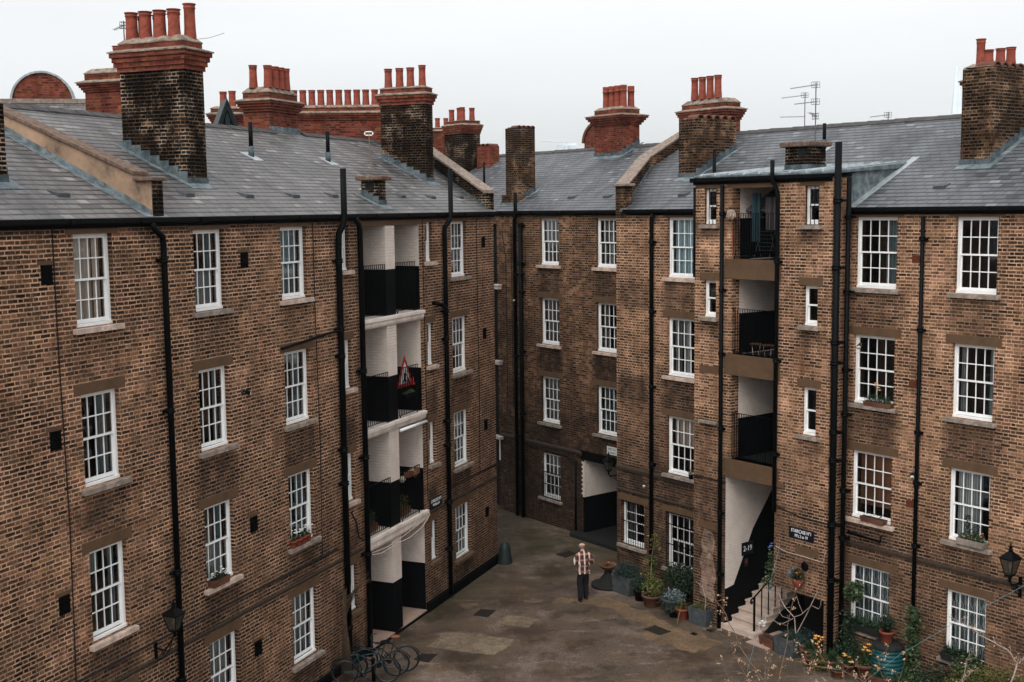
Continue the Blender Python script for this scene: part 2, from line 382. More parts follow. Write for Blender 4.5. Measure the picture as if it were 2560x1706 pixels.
M['wflower'] = leafmat('white_petal', [(.6, .58, .55), (.75, .74, .72), (.85, .85, .84)])
M['bud'] = leafmat('dry_bud', [(.34, .19, .10), (.52, .33, .20), (.68, .48, .33)])
M['oflower'] = leafmat('orange_petal', [(.6, .14, .03), (.75, .22, .05), (.85, .3, .08)])
M['bflower'] = leafmat('blue_petal', [(.05, .12, .4), (.08, .18, .5), (.15, .3, .65)])

def ground_mat():
    t = NT('courtyard_tarmac'); ob = t.coords()
    big = t.noise(ob, .33, 6, .65)
    c = t.ramp(t.mr(big, .38, .64), [(0, (.056, .039, .027)), (.5, (.098, .068, .049)), (1, (.19, .138, .112))])
    f1 = t.noise(ob, 19, 7, .88); f2 = t.noise(ob, 6, 7, .85)
    c = t.mix(1.0, c, t.ramp(t.mr(f1, .32, .68), [(0, grey(.15)), (.5, grey(.8)), (1, grey(2.3))]), 'MULTIPLY')
    c = t.mix(1.0, c, t.ramp(t.mr(f2, .30, .70), [(0, grey(.65)), (1, grey(1.35))]), 'MULTIPLY')
    g = t.mr(t.noise(ob, .7, 6, .7), .50, .62)
    c = t.mix(t.m('MULTIPLY', g, .6), c, t.ramp(t.mr(t.noise(ob, 34, 4, .85), .35, .7), [(0, (.035, .022, .012)), (.6, (.10, .06, .03)), (1, (.34, .22, .12))]))
    dk = t.mr(t.noise(ob, .55, 6, .7), .48, .60, 0, .75)
    c = t.mix(dk, c, t.mix(1.0, c, (.42, .38, .35), 'MULTIPLY'))
    sc_ = t.mr(t.noise(t.node('ShaderNodeMapping', {0: ob, 3: (.4, 1.2, 1)}).outputs[0], 1.5, 8, .8), .565, .64)
    c = t.mix(t.m('MULTIPLY', sc_, .35), c, t.mix(1.0, (.40, .29, .23), t.ramp(t.mr(f1, .3, .7), [(0, grey(.5)), (1, grey(1.3))]), 'MULTIPLY'))
    ms = t.m('MULTIPLY', t.mr(t.noise(ob, 1.1, 5, .65), .60, .68), .3)
    c = t.mix(ms, c, (.03, .034, .013))
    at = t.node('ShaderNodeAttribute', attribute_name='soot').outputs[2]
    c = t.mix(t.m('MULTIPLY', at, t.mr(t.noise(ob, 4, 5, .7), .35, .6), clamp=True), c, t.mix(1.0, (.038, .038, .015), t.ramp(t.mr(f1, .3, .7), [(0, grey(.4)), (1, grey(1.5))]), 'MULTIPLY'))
    return t.finish(c, t.m('SUBTRACT', t.mr(f1, .3, .7, .6, .9), t.m('MULTIPLY', dk, .3)), 0, t.bump(f1, .5, .012), .35)
M['ground'] = ground_mat()
def patch_mat(name, a, b):
    t = NT(name); ob = t.coords()
    f1 = t.noise(ob, 22, 7, .85); f2 = t.noise(ob, 7, 6, .8); f0 = t.noise(ob, 1.2, 5, .7)
    c = t.mix(t.mr(f0, .35, .62), a, b)
    c = t.mix(1.0, c, t.ramp(t.mr(f1, .30, .70), [(0, grey(.45)), (1, grey(1.55))]), 'MULTIPLY')
    c = t.mix(1.0, c, t.ramp(t.mr(f2, .32, .68), [(0, grey(.6)), (1, grey(1.3))]), 'MULTIPLY')
    return t.finish(c, .85, 0, t.bump(f1, .4, .01), .3)
M['patch'] = patch_mat('repair_concrete', (.21, .155, .105), (.11, .082, .056))
M['gravel'] = patch_mat('worn_gravel_surface', (.16, .10, .055), (.09, .06, .036))
# ================================================================== building helpers
def wall(parent, name, mat, x0, x1, z0, z1, y=0.0, holes=(), soot=None, res=.35, mz=None):
    def div(a, b, extra):
        s = sorted({round(v, 4) for v in [a, b] + [e for e in extra if a < e < b]})
        out = []
        for p, q in zip(s, s[1:]):
            n = max(1, int(math.ceil((q - p) / res)))
            out += [p + (q - p) * i / n for i in range(n)]
        return out + [s[-1]]
    xs = div(x0, x1, [h[0] for h in holes] + [h[1] for h in holes])
    zs = div(z0, z1, [h[2] for h in holes] + [h[3] for h in holes])
    vs = []; idx = {}; fs = []
    def vi(x, yy, z):
        k = (round(x, 4), round(yy, 4), round(z, 4))
        if k not in idx: idx[k] = len(vs); vs.append(k)
        return idx[k]
    for i in range(len(xs) - 1):
        for j in range(len(zs) - 1):
            cx, cz = (xs[i] + xs[i+1]) / 2, (zs[j] + zs[j+1]) / 2
            if any(h[0] < cx < h[1] and h[2] < cz < h[3] for h in holes): continue
            fs.append((vi(xs[i], y, zs[j]), vi(xs[i+1], y, zs[j]), vi(xs[i+1], y, zs[j+1]), vi(xs[i], y, zs[j+1])))
    for h in holes:
        a, b, c, d = h[:4]; dep = h[4] if len(h) > 4 else .26
        if dep <= 0: continue
        q = len(vs)
        vs += [(a, y, c), (b, y, c), (b, y, d), (a, y, d), (a, y+dep, c), (b, y+dep, c), (b, y+dep, d), (a, y+dep, d)]
        fs += [(q, q+1, q+5, q+4)[::1], (q+1, q+2, q+6, q+5), (q+2, q+3, q+7, q+6), (q+3, q, q+4, q+7)]
    me = bpy.data.meshes.new(name); me.from_pydata(vs, [], fs); me.materials.append(mat)
    boxuv(me)
    at = me.attributes.new('soot', 'FLOAT', 'POINT')
    at.data.foreach_set('value', [soot(v[0], v[2]) if soot else 0.0 for v in vs])
    o = bpy.data.objects.new(name, me); C.objects.link(o); o.parent = parent
    return o

_cache = {}
def cached(key, fn):
    if key not in _cache: _cache[key] = fn()
    return _cache[key]
def inst(name, me, parent, loc=(0, 0, 0), rz=0):
    o = bpy.data.objects.new(name, me); C.objects.link(o); o.parent = parent; o.location = loc
    if rz: o.rotation_euler.z = rz
    return o
def mesh_of(mb, name, mat, **kw):
    o = mb.build(name, mat, **kw); me = o.data; bpy.data.objects.remove(o); return me

def frame_mesh(w, h, cols, rows, y):
    m = MB(); s = .055 if w > .7 else .045
    hb = .075
    m.box(0, s, y, y+.09, 0, h); m.box(w-s, w, y, y+.09, 0, h)          # box frame stiles
    m.box(s, w-s, y, y+.09, h-.045, h)                                   # head
    m.box(-.0, w, y-.03, y+.02, .0, .05)                                  # timber sill
    mid = h * .5 + .01
    yu, yl = y + .022, y + .052
    # upper sash
    def sash(za, zb, yy, bot, top):
        m.box(s, s+.03, yy, yy+.03, za, zb); m.box(w-s-.03, w-s, yy, yy+.03, za, zb)
        m.box(s+.03, w-s-.03, yy, yy+.03, za, za+bot); m.box(s+.03, w-s-.03, yy, yy+.03, zb-top, zb)
        xi0, xi1 = s+.03, w-s-.03; za2, zb2 = za+bot, zb-top
        for c in range(1, cols):
            x = xi0 + (xi1-xi0)*c/cols; m.box(x-.0105, x+.0105, yy+.002, yy+.026, za2, zb2)
        for r in range(1, rows):
            z = za2 + (zb2-za2)*r/rows; m.box(xi0, xi1, yy+.0, yy+.024, z-.0105, z+.0105)
    sash(mid-.02, h-.045, yu, .04, .035)
    sash(.05, mid+.02, yl, hb, .04)
    return mesh_of(m, 'window', M['white'])
def pane_mesh(w, h, y):
    m = MB(); m.quad((.05, y+.036, h/2), (w-.05, y+.036, h/2), (w-.05, y+.036, h-.05), (.05, y+.036, h-.05))
    m.quad((.05, y+.066, .06), (w-.05, y+.066, .06), (w-.05, y+.066, h/2), (.05, y+.066, h/2))
    return mesh_of(m, 'window_pane', M['glass'], fixn=False)
def wavy(x0, x1, z0, z1, y, amp=.012, per=.09, ph=0.0):
    m = MB(); n = max(2, int((x1 - x0) / .018)); vs = []; fs = []
    for i in range(n + 1):
        x = x0 + (x1-x0)*i/n; yy = y + amp*math.sin(2*math.pi*x/per+ph) + amp*.5*math.sin(2*math.pi*x/per*.37+ph*2)
        vs += [(x, yy, z0), (x, yy, z1)]
    for i in range(n): fs.append((2*i, 2*i+2, 2*i+3, 2*i+1))
    m.smooth = True; m.add(vs, fs); return m

# curtain layouts: list of (x0,x1,z0,z1 in fractions, material, amp)
CUR = {
 'none': [], 'sides': [(.04, .2, .05, 1, 'c_grey', .012), (.8, .96, .05, 1, 'c_grey', .012)],
 'right': [(.62, .96, .05, 1, 'c_teal', .014)], 'left': [(.04, .4, .05, 1, 'c_grey', .014)],
 'beige': [(.05, .72, .04, 1, 'c_beige', .01), (.74, .96, .04, 1, 'c_beige', .02)],
 'net': [(.04, .96, .04, 1, 'c_teal', .01)], 'netlow': [(.04, .96, .04, .5, 'c_grey', .01), (.7, .96, .5, 1, 'c_teal', .01)],
 'white': [(.04, .96, .04, 1, 'c_white', .014)], 'blue': [(.04, .96, .04, 1, 'c_blue', .014)],
 'blind': [(.05, .96, .17, 1, 'c_brown', .003)], 'halfbeige': [(.05, .96, .5, 1, 'c_beige', .004)],
 'greyfull': [(.04, .96, .04, 1, 'c_grey', .012)], 'topgrey': [(.05, .5, .72, 1, 'c_grey', .01), (.8, .96, .04, 1, 'c_teal', .014)],
 'pair': [(.04, .3, .04, 1, 'c_grey', .014), (.42, .66, .04, .96, 'c_white', .014)],
 'leftwhite': [(.05, .62, .04, 1, 'c_white', .008), (.58, .72, .04, 1, 'c_grey', .02)],
}
def window(parent, x0, x1, z0, z1, yw=0.0, cols=4, rows=2, cur='none', sill='grey', lint=True, rev=.10, label=None, lz=.2, lx=.17, sx=.12, sd=.11):
    w, h = round(x1 - x0, 3), round(z1 - z0, 3)
    o = inst('window', cached(('f', w, h, cols, rows, rev), lambda: frame_mesh(w, h, cols, rows, rev)), parent, (x0, yw, z0))
    if label: o['label'] = label
    inst('window_pane', cached(('p', w, h, rev), lambda: pane_mesh(w, h, rev)), o)
    for k, (a, b, c, d, mt, amp) in enumerate(CUR[cur]):
        me = cached(('c', w, h, cur, k), lambda: mesh_of(wavy(.05+a*(w-.1), .05+b*(w-.1), .05+c*(h-.1), .05+d*(h-.1), rev+.16, amp), 'blind' if mt == 'c_brown' else 'curtain', M[mt], fixn=False))
        inst(me.name.split('.')[0], me, o)
    if sill:
        sm = {'grey': 'sillgrey', 'pale': 'sillstone', 'brown': 'sillbrown'}[sill]
        def mk():
            m = MB(); m.box(-sx, w+sx, -sd, -.001, -.105, -.01); m.box(.002, w-.002, -.001, rev-.032, -.09, -.008)
            return mesh_of(m, 'window_sill', M[sm], bevel=.006)
        inst('window_sill', cached(('s', w, sm, sx, rev), mk), o)
    if lint:
        inst('lintel', cached(('l', w, lz, lx), lambda: mesh_of(MB().box(-lx, w+lx, -.005, .08, 0.001, lz), 'lintel', M['lintel'])), o, (0, 0, h))
    return o
def bars(parent_win, w, z0, z1, n, y=-.03, name='security_bars', m='iron', rails=(0.0, 1.0), r=.009):
    b = MB()
    for i in range(n + 1):
        x = .03 + (w-.06)*i/n; b.tube([(x, y, z0), (x, y, z1)], r, 5)
    for f in rails:
        z = z0 + (z1-z0)*f; b.box(.0, w, y-.008, y+.008, z-.013, z+.013)
    return b.build(name, M[m], parent_win)
def lattice(parent_win, w, h, y=.20):
    b = MB(); nx = 8
    dx = (w - .1) / nx
    for i in range(nx + 1):
        x = .05 + dx*i; b.box(x-.008, x+.008, y, y+.012, .06, h-.05)
    for i in range(nx):
        for zb in [h*.08, h*.40, h*.66]:
            x0 = .05 + dx*i; x1 = x0 + dx; zz = h*.22
            b.tube([(x0, y-.006, zb), (x1, y-.006, zb+zz)], .0055, 4); b.tube([(x1, y-.012, zb), (x0, y-.012, zb+zz)], .0055, 4)
    return b.build('security_gate', M['white'], parent_win)

def vent(parent, x0, x1, z0, z1, y=0.0, name='wall_vent', mat='ironm', lint=True):
    m = MB(); m.box(x0, x1, y-.012, y-.002, z0, z1)
    n = 8
    for i in range(n):
        z = z0 + (z1-z0)*(i+.3)/n; m.box(x0+.01, x1-.01, y-.022, y-.012, z, z+.012)
    o = m.build(name, M[mat], parent)
    if lint: MB().box(x0-.07, x1+.07, y-.006, y-.002, z1+.002, z1+.075).build('vent_lintel', M['lintel'], o)
    return o

def pipe(parent, x, y, z0, z1, r=.055, collars=(), name='drainpipe', top=None, mat='iron', stand=True):
    """vertical cast pipe; top: list of points continuing from z1"""
    m = MB(); pts = [(x, y, z0), (x, y, z1)] + (top or [])
    m.tube(pts, r, 10)
    for c in collars:
        m.lathe([(r*1.02, -.055), (r*1.35, -.045), (r*1.35, -.01), (r*1.15, 0), (r*1.15, .02), (r*1.35, .03), (r*1.35, .05), (r*1.02, .06)], (x, y, c), 12)
    if stand:
        for c in collars: m.box(x-r*2.1, x+r*2.1, y+.01, y+r+.06, c-.03, c+.03)
    return m.build(name, M[mat], parent, fixn=False)

def gutter(parent, x0, x1, y, z, name='gutter'):
    m = MB(); prof = [(-.02, .0), (-.13, .0), (-.155, .03), (-.155, .115), (-.14, .115), (-.13, .035), (-.02, .02)]
    m.prism_x([(y+a, z+b) for a, b in prof], x0, x1)
    m.box(x0, x1, y-.02, y+.02, z-.06, z+.10)
    k = int((x1-x0)/1.8)
    for i in range(k+1):
        xx = x0 + .1 + i*1.8
        if xx < x1-.05: m.prism_x([(y+a*1.12-.004, z-.006+b*1.05) for a, b in prof], xx, xx+.06)
    return m.build(name, M['iron'], parent)

def chimney_pots(parent, pots, mat='terra', kind=0):
    for (x, y, z, r, h) in pots:
        prof = [(r*1.02, -.03), (r*1.0, .05), (r*.9, h*.35), (r*.86, h*.75), (r*.88, h*.86), (r*.97, h*.875), (r*.97, h*.90), (r*.9, h*.91), (r*.93, h*.965), (r*1.06, h*.975), (r*1.06, h), (r*.85, h), (r*.82, h*.8), (.01, h*.75)]
        if kind == 1:
            prof = [(r*1.05, -.03), (r*.98, .05), (r*.9, h*.5), (r*.92, h*.72), (r*1.08, h*.735), (r*1.08, h*.765), (r*.95, h*.775), (r*.95, h*.84), (r*1.0, h*.85), (r*.93, h*.87), (r*1.0, h*.89), (r*.93, h*.91), (r*1.0, h*.93), (r*.96, h*.97), (r*1.0, h), (r*.8, h), (.01, h*.8)]
        key = ('pot', round(r, 3), round(h, 2), mat, kind)
        me = cached(key, lambda: mesh_of(MB().lathe(prof, (0, 0, 0), 18, caps=False), 'chimney_pot', M[mat], fixn=False))
        inst('chimney_pot', me, parent, (x, y, z), rz=rnd.uniform(0, 6))
def frustum(m, x0, x1, y0, y1, z0, z1, ins):
    i, j = (ins, ins) if not isinstance(ins, tuple) else ins
    m.hexa([(x0, y0, z0), (x1, y0, z0), (x1, y1, z0), (x0, y1, z0)], [(x0+i, y0+j, z1), (x1-i, y0+j, z1), (x1-i, y1-j, z1), (x0+i, y1-j, z1)])
def chimney(parent, x0, x1, y0, y1, zb, zt, mat='brickC', ring=None, rmat='brickRed', block=.13, flz=.13, pots=(), slope=.485, z00=11.35, flash=None, potkind=0, tiles=None, name='chimney', ins=.03, **kw):
    m = MB(); m.box(x0, x1, y0, y1, zb, zt)
    o = m.build(name, M[mat], parent, **kw)
    zz = zt
    if ring:
        h, proj, n = ring; b = MB()
        for i in range(n):
            p = proj*(i+1)/n; b.box(x0-p, x1+p, y0-p, y1+p, zz + h*i/n + .001*i, zz + h*(i+1)/n)
        b.build('corbel_course', M[rmat], o)
        zz += h; s = MB(); frustum(s, x0-proj-.03, x1+proj+.03, y0-proj-.03, y1+proj+.03, zz, zz+.03, .0)
        frustum(s, x0-proj-.03, x1+proj+.03, y0-proj-.03, y1+proj+.03, zz+.03, zz+.085, proj+.02)
        s.build('mortar_ledge', M['flaunch'], o); zz += .05
        if block:
            MB().box(x0-ins*0, x1, y0, y1, zz-.04, zz+block).build('chimney_cap', M[rmat], o); zz += block
    if flz:
        s = MB(); frustum(s, x0-.02, x1+.02, y0-.02, y1+.02, zz, zz+.025, 0); frustum(s, x0-.02, x1+.02, y0-.02, y1+.02, zz+.025, zz+flz, min(.14, (x1-x0)*.3))
        s.build('mortar_flaunching', M['flaunch'], o, bevel=.01)
    chimney_pots(o, pots, kind=potkind)
    if tiles:
        t = MB(); ax, n, r, L = tiles           # half round terracotta vents laid across the top edge
        for i in range(n):
            prof = []
            for k in range(9):
                a = math.pi*k/8; prof.append((math.cos(a)*r, math.sin(a)*r*.9))
            inn = [(p*.78, q*.78) for p, q in reversed(prof)]
            if ax == 'y':
                c = y0 + (y1-y0)*(i+.5)/n; t.prism_x([(c+p, zt+q) for p, q in prof+inn], x0-.03, x0-.03+L)
            elif ax == 'yr':
                c = y0 + (y1-y0)*(i+.5)/n; t.prism_x([(c+p, zt+q) for p, q in prof+inn], x1+.03-L, x1+.03)
            else:
                c = x0 + (x1-x0)*(i+.5)/n; t.prism_y([(c+p, zt+q) for p, q in prof+inn], y0-.03, y0-.03+L)
        t.build('flue_vent_tile', M['terradull_shade'], o)
    if flash:
        side = flash; f = MB(); rz = lambda y: z00 + slope*y
        xf = (x0-.018, x0-.002) if side == 'l' else (x1+.002, x1+.018)
        # stepped flashing on the side
        n = max(3, int((y1-y0)/.22)); lo = []; 
        for i in range(n):
            a = y0 + (y1-y0)*i/n; b = y0 + (y1-y0)*(i+1)/n
            f.prism_x([(a, rz(a)-.03), (b, rz(b)-.03), (b, rz(b)+.15), (a, rz(b)+.15)], *xf)
        f.box(x0-.018, x1+.018, y0-.018, y0-.002, rz(y0)-.05, rz(y0)+.13)
        f.build('lead_flashing', M['leaddark'], o)
        g = MB(); d = .016
        xa = (x0-.16, x0-.0185) if side == 'l' else (x1+.0185, x1+.16)
        for (xx0, xx1, ya, yb) in ((xa[0], xa[1], y0-.24, y1+.1), (min(x0, x1-.0)-.02, x1+.02, y0-.25, y0-.019)):
            g.hexa([(xx0, ya, rz(ya)+.004), (xx1, ya, rz(ya)+.004), (xx1, yb, rz(yb)+.004), (xx0, yb, rz(yb)+.004)],
                   [(xx0, ya, rz(ya)+d), (xx1, ya, rz(ya)+d), (xx1, yb, rz(yb)+d), (xx0, yb, rz(yb)+d)])
        g.build('lead_apron', M['lead'], o)
    return o

def roof_slab(parent, name, mat, poly, z0, s, th=.05, ridge=None):
    """poly: (x, y) outline; z = z0 + s*y"""
    n = len(poly); m = MB()
    top = [(x, y, z0 + s*y) for x, y in poly]; bot = [(x, y, z0 + s*y - th) for x, y in poly]
    m.add(top + bot, [tuple(range(n)), tuple(range(2*n-1, n-1, -1))] + [(i, i+n, (i+1) % n + n, (i+1) % n) for i in range(n)])
    return m.build(name, mat, parent)
def ridge_tiles(parent, x0, x1, y, z, L=.45):
    m = MB(); x = x0; i = 0
    while x < x1 - .05:
        e = min(x + L - .006, x1); dz = rnd.uniform(-.006, .006); up = .012
        m.hexa([(x, y-.17, z-.085+dz), (e, y-.17, z-.085+dz), (e, y, z+.02+dz), (x, y, z+.02+dz)], [(x, y-.17, z-.055+dz+up), (e, y-.17, z-.055+dz), (e, y, z+.05+dz), (x, y, z+.05+dz+up)])
        m.hexa([(x, y, z+.02+dz), (e, y, z+.02+dz), (e, y+.17, z-.085+dz), (x, y+.17, z-.085+dz)], [(x, y, z+.05+dz+up), (e, y, z+.05+dz), (e, y+.17, z-.055+dz), (x, y+.17, z-.055+dz+up)])
        x += L; i += 1
    return m.build('ridge_tiles', M['ridge'], parent)
def slate_vent(parent, x, y, z0=11.35, s=.485, skew=0):
    m = MB(); r = lambda yy: z0 + s*yy
    w = .15; a, b = y-.12, y+.14
    m.hexa([(x-w, a, r(a)+.003), (x+w, a, r(a)+.003), (x+w, b, r(b)+.003), (x-w, b, r(b)+.003)],
           [(x-w*.9, a, r(a)+.075), (x+w*.9, a, r(a)+.075), (x+w, b, r(b)+.012), (x-w, b, r(b)+.012)])
    return m.build('roof_vent', M['slatedark'], parent)
M['slatedark'] = pm('dark_slate_vent', (.05, .055, .06), .55, .2, 6)

def railing(parent, x0, x1, y, z0, z1, sp=.105, ret=None, name='balcony_railing', rail_r=.02, feet=True):
    m = MB(); n = max(2, int(round((x1-x0)/sp)))
    for i in range(n+1):
        x = x0 + (x1-x0)*i/n; m.box(x-.0075, x+.0075, y-.0075, y+.0075, z0+.07, z1)
    m.box(x0-.01, x1+.01, y-.022, y+.022, z1, z1+.012); m.box(x0-.01, x1+.01, y-.012, y+.012, z0+.06, z0+.075)
    for xx in (x0+.05, x1-.05): m.box(xx-.012, xx+.012, y-.012, y+.012, z0, z0+.07)
    return m.build(name, M['iron'], parent)

def line_tube(parent, pts, r, mat='cable', name='wall_cable', n=5):
    return MB().tube(pts, r, n).build(name, M[mat], parent, fixn=False)
def patch_soot(cols, rows, k):
    """sooty dirt below sills"""
    def f(x, z):
        s = 0
        for a, b in cols:
            if a-.14 < x < b+.14:
                for zs, amt in rows:
                    if zs-.10-k < z < zs-.06: s = max(s, amt)
        return s
    return f
# ================================================================== LEFT BLOCK
LB = empty('tenement_block', (-.546, 37.921, 0), R_(67.731), 'four storey brown brick block filling the left half, stair balconies near its far end', 'building')
Lz = [(9.42, 11.05), (6.57, 8.24), (3.74, 5.41), (.94, 2.56)]
cols = {'c1': (-18.51, -17.53), 'c2': (-15.18, -14.18), 'c3': (-12.07, -11.0), 'c4': (-3.16, -2.09), 'c0': (-21.75, -20.77)}
nl, nr = (-9.45, -9.07), (-4.82, -4.40)
nz = [(9.95, 11.05), (7.03, 8.24), (4.2, 5.41), (1.38, 2.56)]
holes = []
for c in cols.values():
    for z in Lz: holes.append((*c, *z))
for c in (nl, nr):
    for z in nz: holes.append((*c, *z))
BX0, BX1 = -8.57, -5.24
holes.append((BX0, BX1, -.2, 11.0, 0))
_cl = [(-18.51, -17.53), (-15.18, -14.18), (-12.07, -11.0), (-3.16, -2.09), (-9.45, -9.07), (-4.82, -4.4)]
_ps = patch_soot(_cl, [(9.42, .30), (6.57, .78), (3.74, .85), (.94, .9)], .95)
PALE = [(-14.15, -13.9, 9.3, 10.0), (-14.15, -13.9, 10.9, 11.1), (-15.45, -15.2, 10.7, 11.1), (-10.75, -9.9, 4.1, 4.6), (-13.9, -13.3, 7.7, 8.0), (-8.95, -8.8, 10.6, 11.0), (-17.4, -17.2, 1.2, 2.0)]
def sootshadeL(x, z):
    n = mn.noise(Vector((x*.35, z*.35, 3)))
    s = max(0, min(.62, (5.0 - z)*.13 + .3*n))  # darker towards the foot: grime mixed with painted court shade
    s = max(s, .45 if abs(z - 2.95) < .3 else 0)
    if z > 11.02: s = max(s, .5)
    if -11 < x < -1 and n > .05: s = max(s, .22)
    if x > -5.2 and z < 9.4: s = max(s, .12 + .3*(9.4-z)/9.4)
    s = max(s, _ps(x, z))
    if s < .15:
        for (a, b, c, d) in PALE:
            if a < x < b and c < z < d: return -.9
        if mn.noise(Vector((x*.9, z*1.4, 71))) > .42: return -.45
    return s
wall(LB, 'brick_wall', M['brickL'], -26, 0, -.3, 11.32, 0, holes, sootshadeL)
# end wall, set at an angle, and back wall
m = MB(); m.quad((0, 0, -.3), (3.4, 5.1, -.3), (3.4, 5.1, 13.6), (0, 0, 11.3)); m.build('end_wall', M['brickL'], LB, fixn=False)
m = MB()
for a, b in ((-26, BX0-.02), (BX1+.32, .5)):
    m.box(a, b, 1.3, 1.34, -.2, 11.25)
m.box(-26, 0.2, .6, 4.7, 11.12, 11.2)
m.build('inner_partition', M['room'], LB)
cur = {('c1', 0): 'beige', ('c1', 1): 'right', ('c1', 2): 'topgrey', ('c1', 3): 'none', ('c2', 0): 'netlow', ('c2', 1): 'sides', ('c2', 2): 'netlow', ('c2', 3): 'greyfull',
       ('c3', 0): 'net', ('c3', 1): 'right', ('c3', 2): 'right', ('c3', 3): 'greyfull', ('c4', 0): 'sides', ('c4', 1): 'sides', ('c4', 2): 'white', ('c4', 3): 'white', ('c0', 2): 'none'}
pale = {('c1', 0), ('c1', 3), ('c1', 2), ('c2', 2), ('c3', 0)}
for c, (a, b) in cols.items():
    for i, (z0, z1) in enumerate(Lz):
        s = 'pale' if (c, i) in pale else ('brown' if (c, i) == ('c4', 3) else 'grey')
        window(LB, a, b, z0, z1, cur=cur.get((c, i), 'none'), sill=s)
for (a, b) in (nl, nr):
    for i, (z0, z1) in enumerate(nz):
        window(LB, a, b, z0, z1, cols=1, rows=1, sill='pale' if i < 2 or a < -9 and i == 2 else ('brown' if i == 3 else 'grey'), lx=.13, sx=.1)
for (xa, xb) in ((-19.3, -19.04), (-13.61, -13.34), (-.95, -.69)):
    for z in ((10.22, 4.5, 1.72) if xa == -13.61 else (10.22, 7.39, 4.5, 1.72)): vent(LB, xa, xb, z, z+.33, lint=xa < -1)
# plinth
m = MB(); m.prism_x([(-.07, -.05), (-.07, .25), (-.001, .29), (-.001, -.05)], BX1+.02, .02); m.prism_x([(-.06, -.05), (-.06, .2), (-.001, .24), (-.001, -.05)], -26, BX0-.02)
m.build('black_plinth', M['black_brick'], LB)
# ---------------------------------------------------- stair balconies
PX0, PX1, PD = -7.18, -6.66, .95
fl = [8.66, 5.84, 3.0, .1]; so = [11.0, 8.40, 5.6, 2.66]
DD = 2.3
for k in range(4):
    z0, z1 = fl[k], so[k]; zd = z0 + (1.2 if k < 3 else 1.36)
    for (nm_, mt_, za, zb) in (('black_stair_wall', 'black_brick', z0, zd), ('white_stair_wall', 'white_brick', zd, z1)):
        mb = MB()
        mb.box(PX0, PX1, .0, PD, za, zb)                       # pier
        mb.box(BX1, BX1+.3, .004, DD, za, zb)                  # right wall
        mb.box(BX0-.3, BX0, .004, DD, za, zb)                    # left wall
        mb.build(nm_, M[mt_], LB)
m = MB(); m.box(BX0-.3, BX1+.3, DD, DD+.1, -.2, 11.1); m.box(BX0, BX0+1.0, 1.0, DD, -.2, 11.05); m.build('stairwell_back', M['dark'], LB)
for k in range(3):
    m = MB(); z1 = fl[k]
    m.box(BX0-.0, BX1-.0, .06, DD, so[k+1]+.03, z1-.02)
    m.prism_x([(-.10, z1-.02), (-.10, z1-.10), (-.06, z1-.115), (-.06, so[k+1]+.06), (-.03, so[k+1]), (.06, so[k+1]), (.06, z1-.012)], BX0-.01, BX1+.13)
    m.build('balcony_slab', M['whitew'], LB)
m = MB(); m.box(BX0, PX0, -.03, DD, -.1, .1); m.box(PX1, BX1, -.03, DD, -.1, .1); m.build('entrance_floor', M['floorpink'], LB)
MB().box(BX0, BX1, -.045, -.031, -.1, .07).build('entrance_kerb', M['black_brick'], LB)
MB().box(BX0-.1, BX1+.5, -.006, .12, 11.001, 11.24).build('head_beam', M['lintel'], LB)
for k in range(3):
    for a, b in ((BX0+.02, PX0-.06), (PX1+.03, BX1-.28)):
        railing(LB, a, b, -.02 if k else .0, fl[k], [10.0, 7.17, 4.35][k])
MB().tube([(PX1, -.05, 5.52), (BX1+.16, -.05, 5.50)], .045, 8).build('white_waste_pipe', M['white'], LB, fixn=False)
line_tube(LB, [(-8.57, -.12, 2.62), (-8.0, -.13, 2.52), (-7.2, -.14, 2.55), (-6.4, -.14, 2.52), (-5.6, -.13, 2.62), (-5.12, -.12, 2.86)], .016, 'cablew', 'slack_cable')
line_tube(LB, [(-8.57, -.12, 2.66), (-7.6, -.13, 2.60), (-6.7, -.13, 2.66), (-5.9, -.13, 2.74), (-5.14, -.12, 2.90)], .012, 'cablew', 'slack_cable')
# ---------------------------------------------------- roof
rs = .485
rf = roof_slab(LB, 'slate_roof', M['slateL'], [(-26, -.13), (-.02, -.13), (3.15, 4.8), (-26, 4.8)], 11.37, rs)
rb = roof_slab(LB, 'rear_slate_roof', M['slateL'], [(-26, 4.8), (3.15, 4.8), (6.3, 9.6), (-26, 9.6)], 11.37+rs*9.6, -rs)
rb.data.materials[0] = M['slateL']
ridge_tiles(rf, -26, -4.9, 4.8, 13.70); ridge_tiles(rf, -3.4, 3.0, 4.8, 13.70)
for (x, y) in [(-12.16, .8), (-10.23, .82), (-8.37, .85), (-4.62, .86), (-2.79, .82), (-.77, .84), (-17.93, .78), (-14.26, .83)]: slate_vent(rf, x, y, 11.37)
gutter(LB, -26, .02, 0, 11.2)
# left party parapet
def parapet(parent, x0, x1, prof_y, zc, x_l=None):
    pass
m = MB(); zt = lambda y: 11.99 + (y)*.40
m.prism_x([(-.05, 11.33), (4.8, 13.65), (4.8, zt(4.8)), (.32, zt(.32)), (.30, 12.0), (-.05, 12.0)], -16.44, -16.12)
o = m.build('party_wall', M['render'], LB)
MB().box(-16.43, -16.125, -.065, -.052, 11.2, 11.99).build('party_wall_end', M['brickC'], o)
m = MB(); m.box(-16.52, -16.04, -.12, .32, 12.0, 12.065)
for i in range(7):
    a = .3 + i*.645; b = a + .64
    m.hexa([(-16.50, a, zt(a)), (-16.06, a, zt(a)), (-16.06, b, zt(b)), (-16.50, b, zt(b))], [(-16.50, a, zt(a)+.075), (-16.06, a, zt(a)+.075), (-16.06, b, zt(b)+.075), (-16.50, b, zt(b)+.075)])
m.build('coping_stone', M['coping'], o, bevel=.012)
m = MB(); r2 = lambda y: 11.37 + rs*y
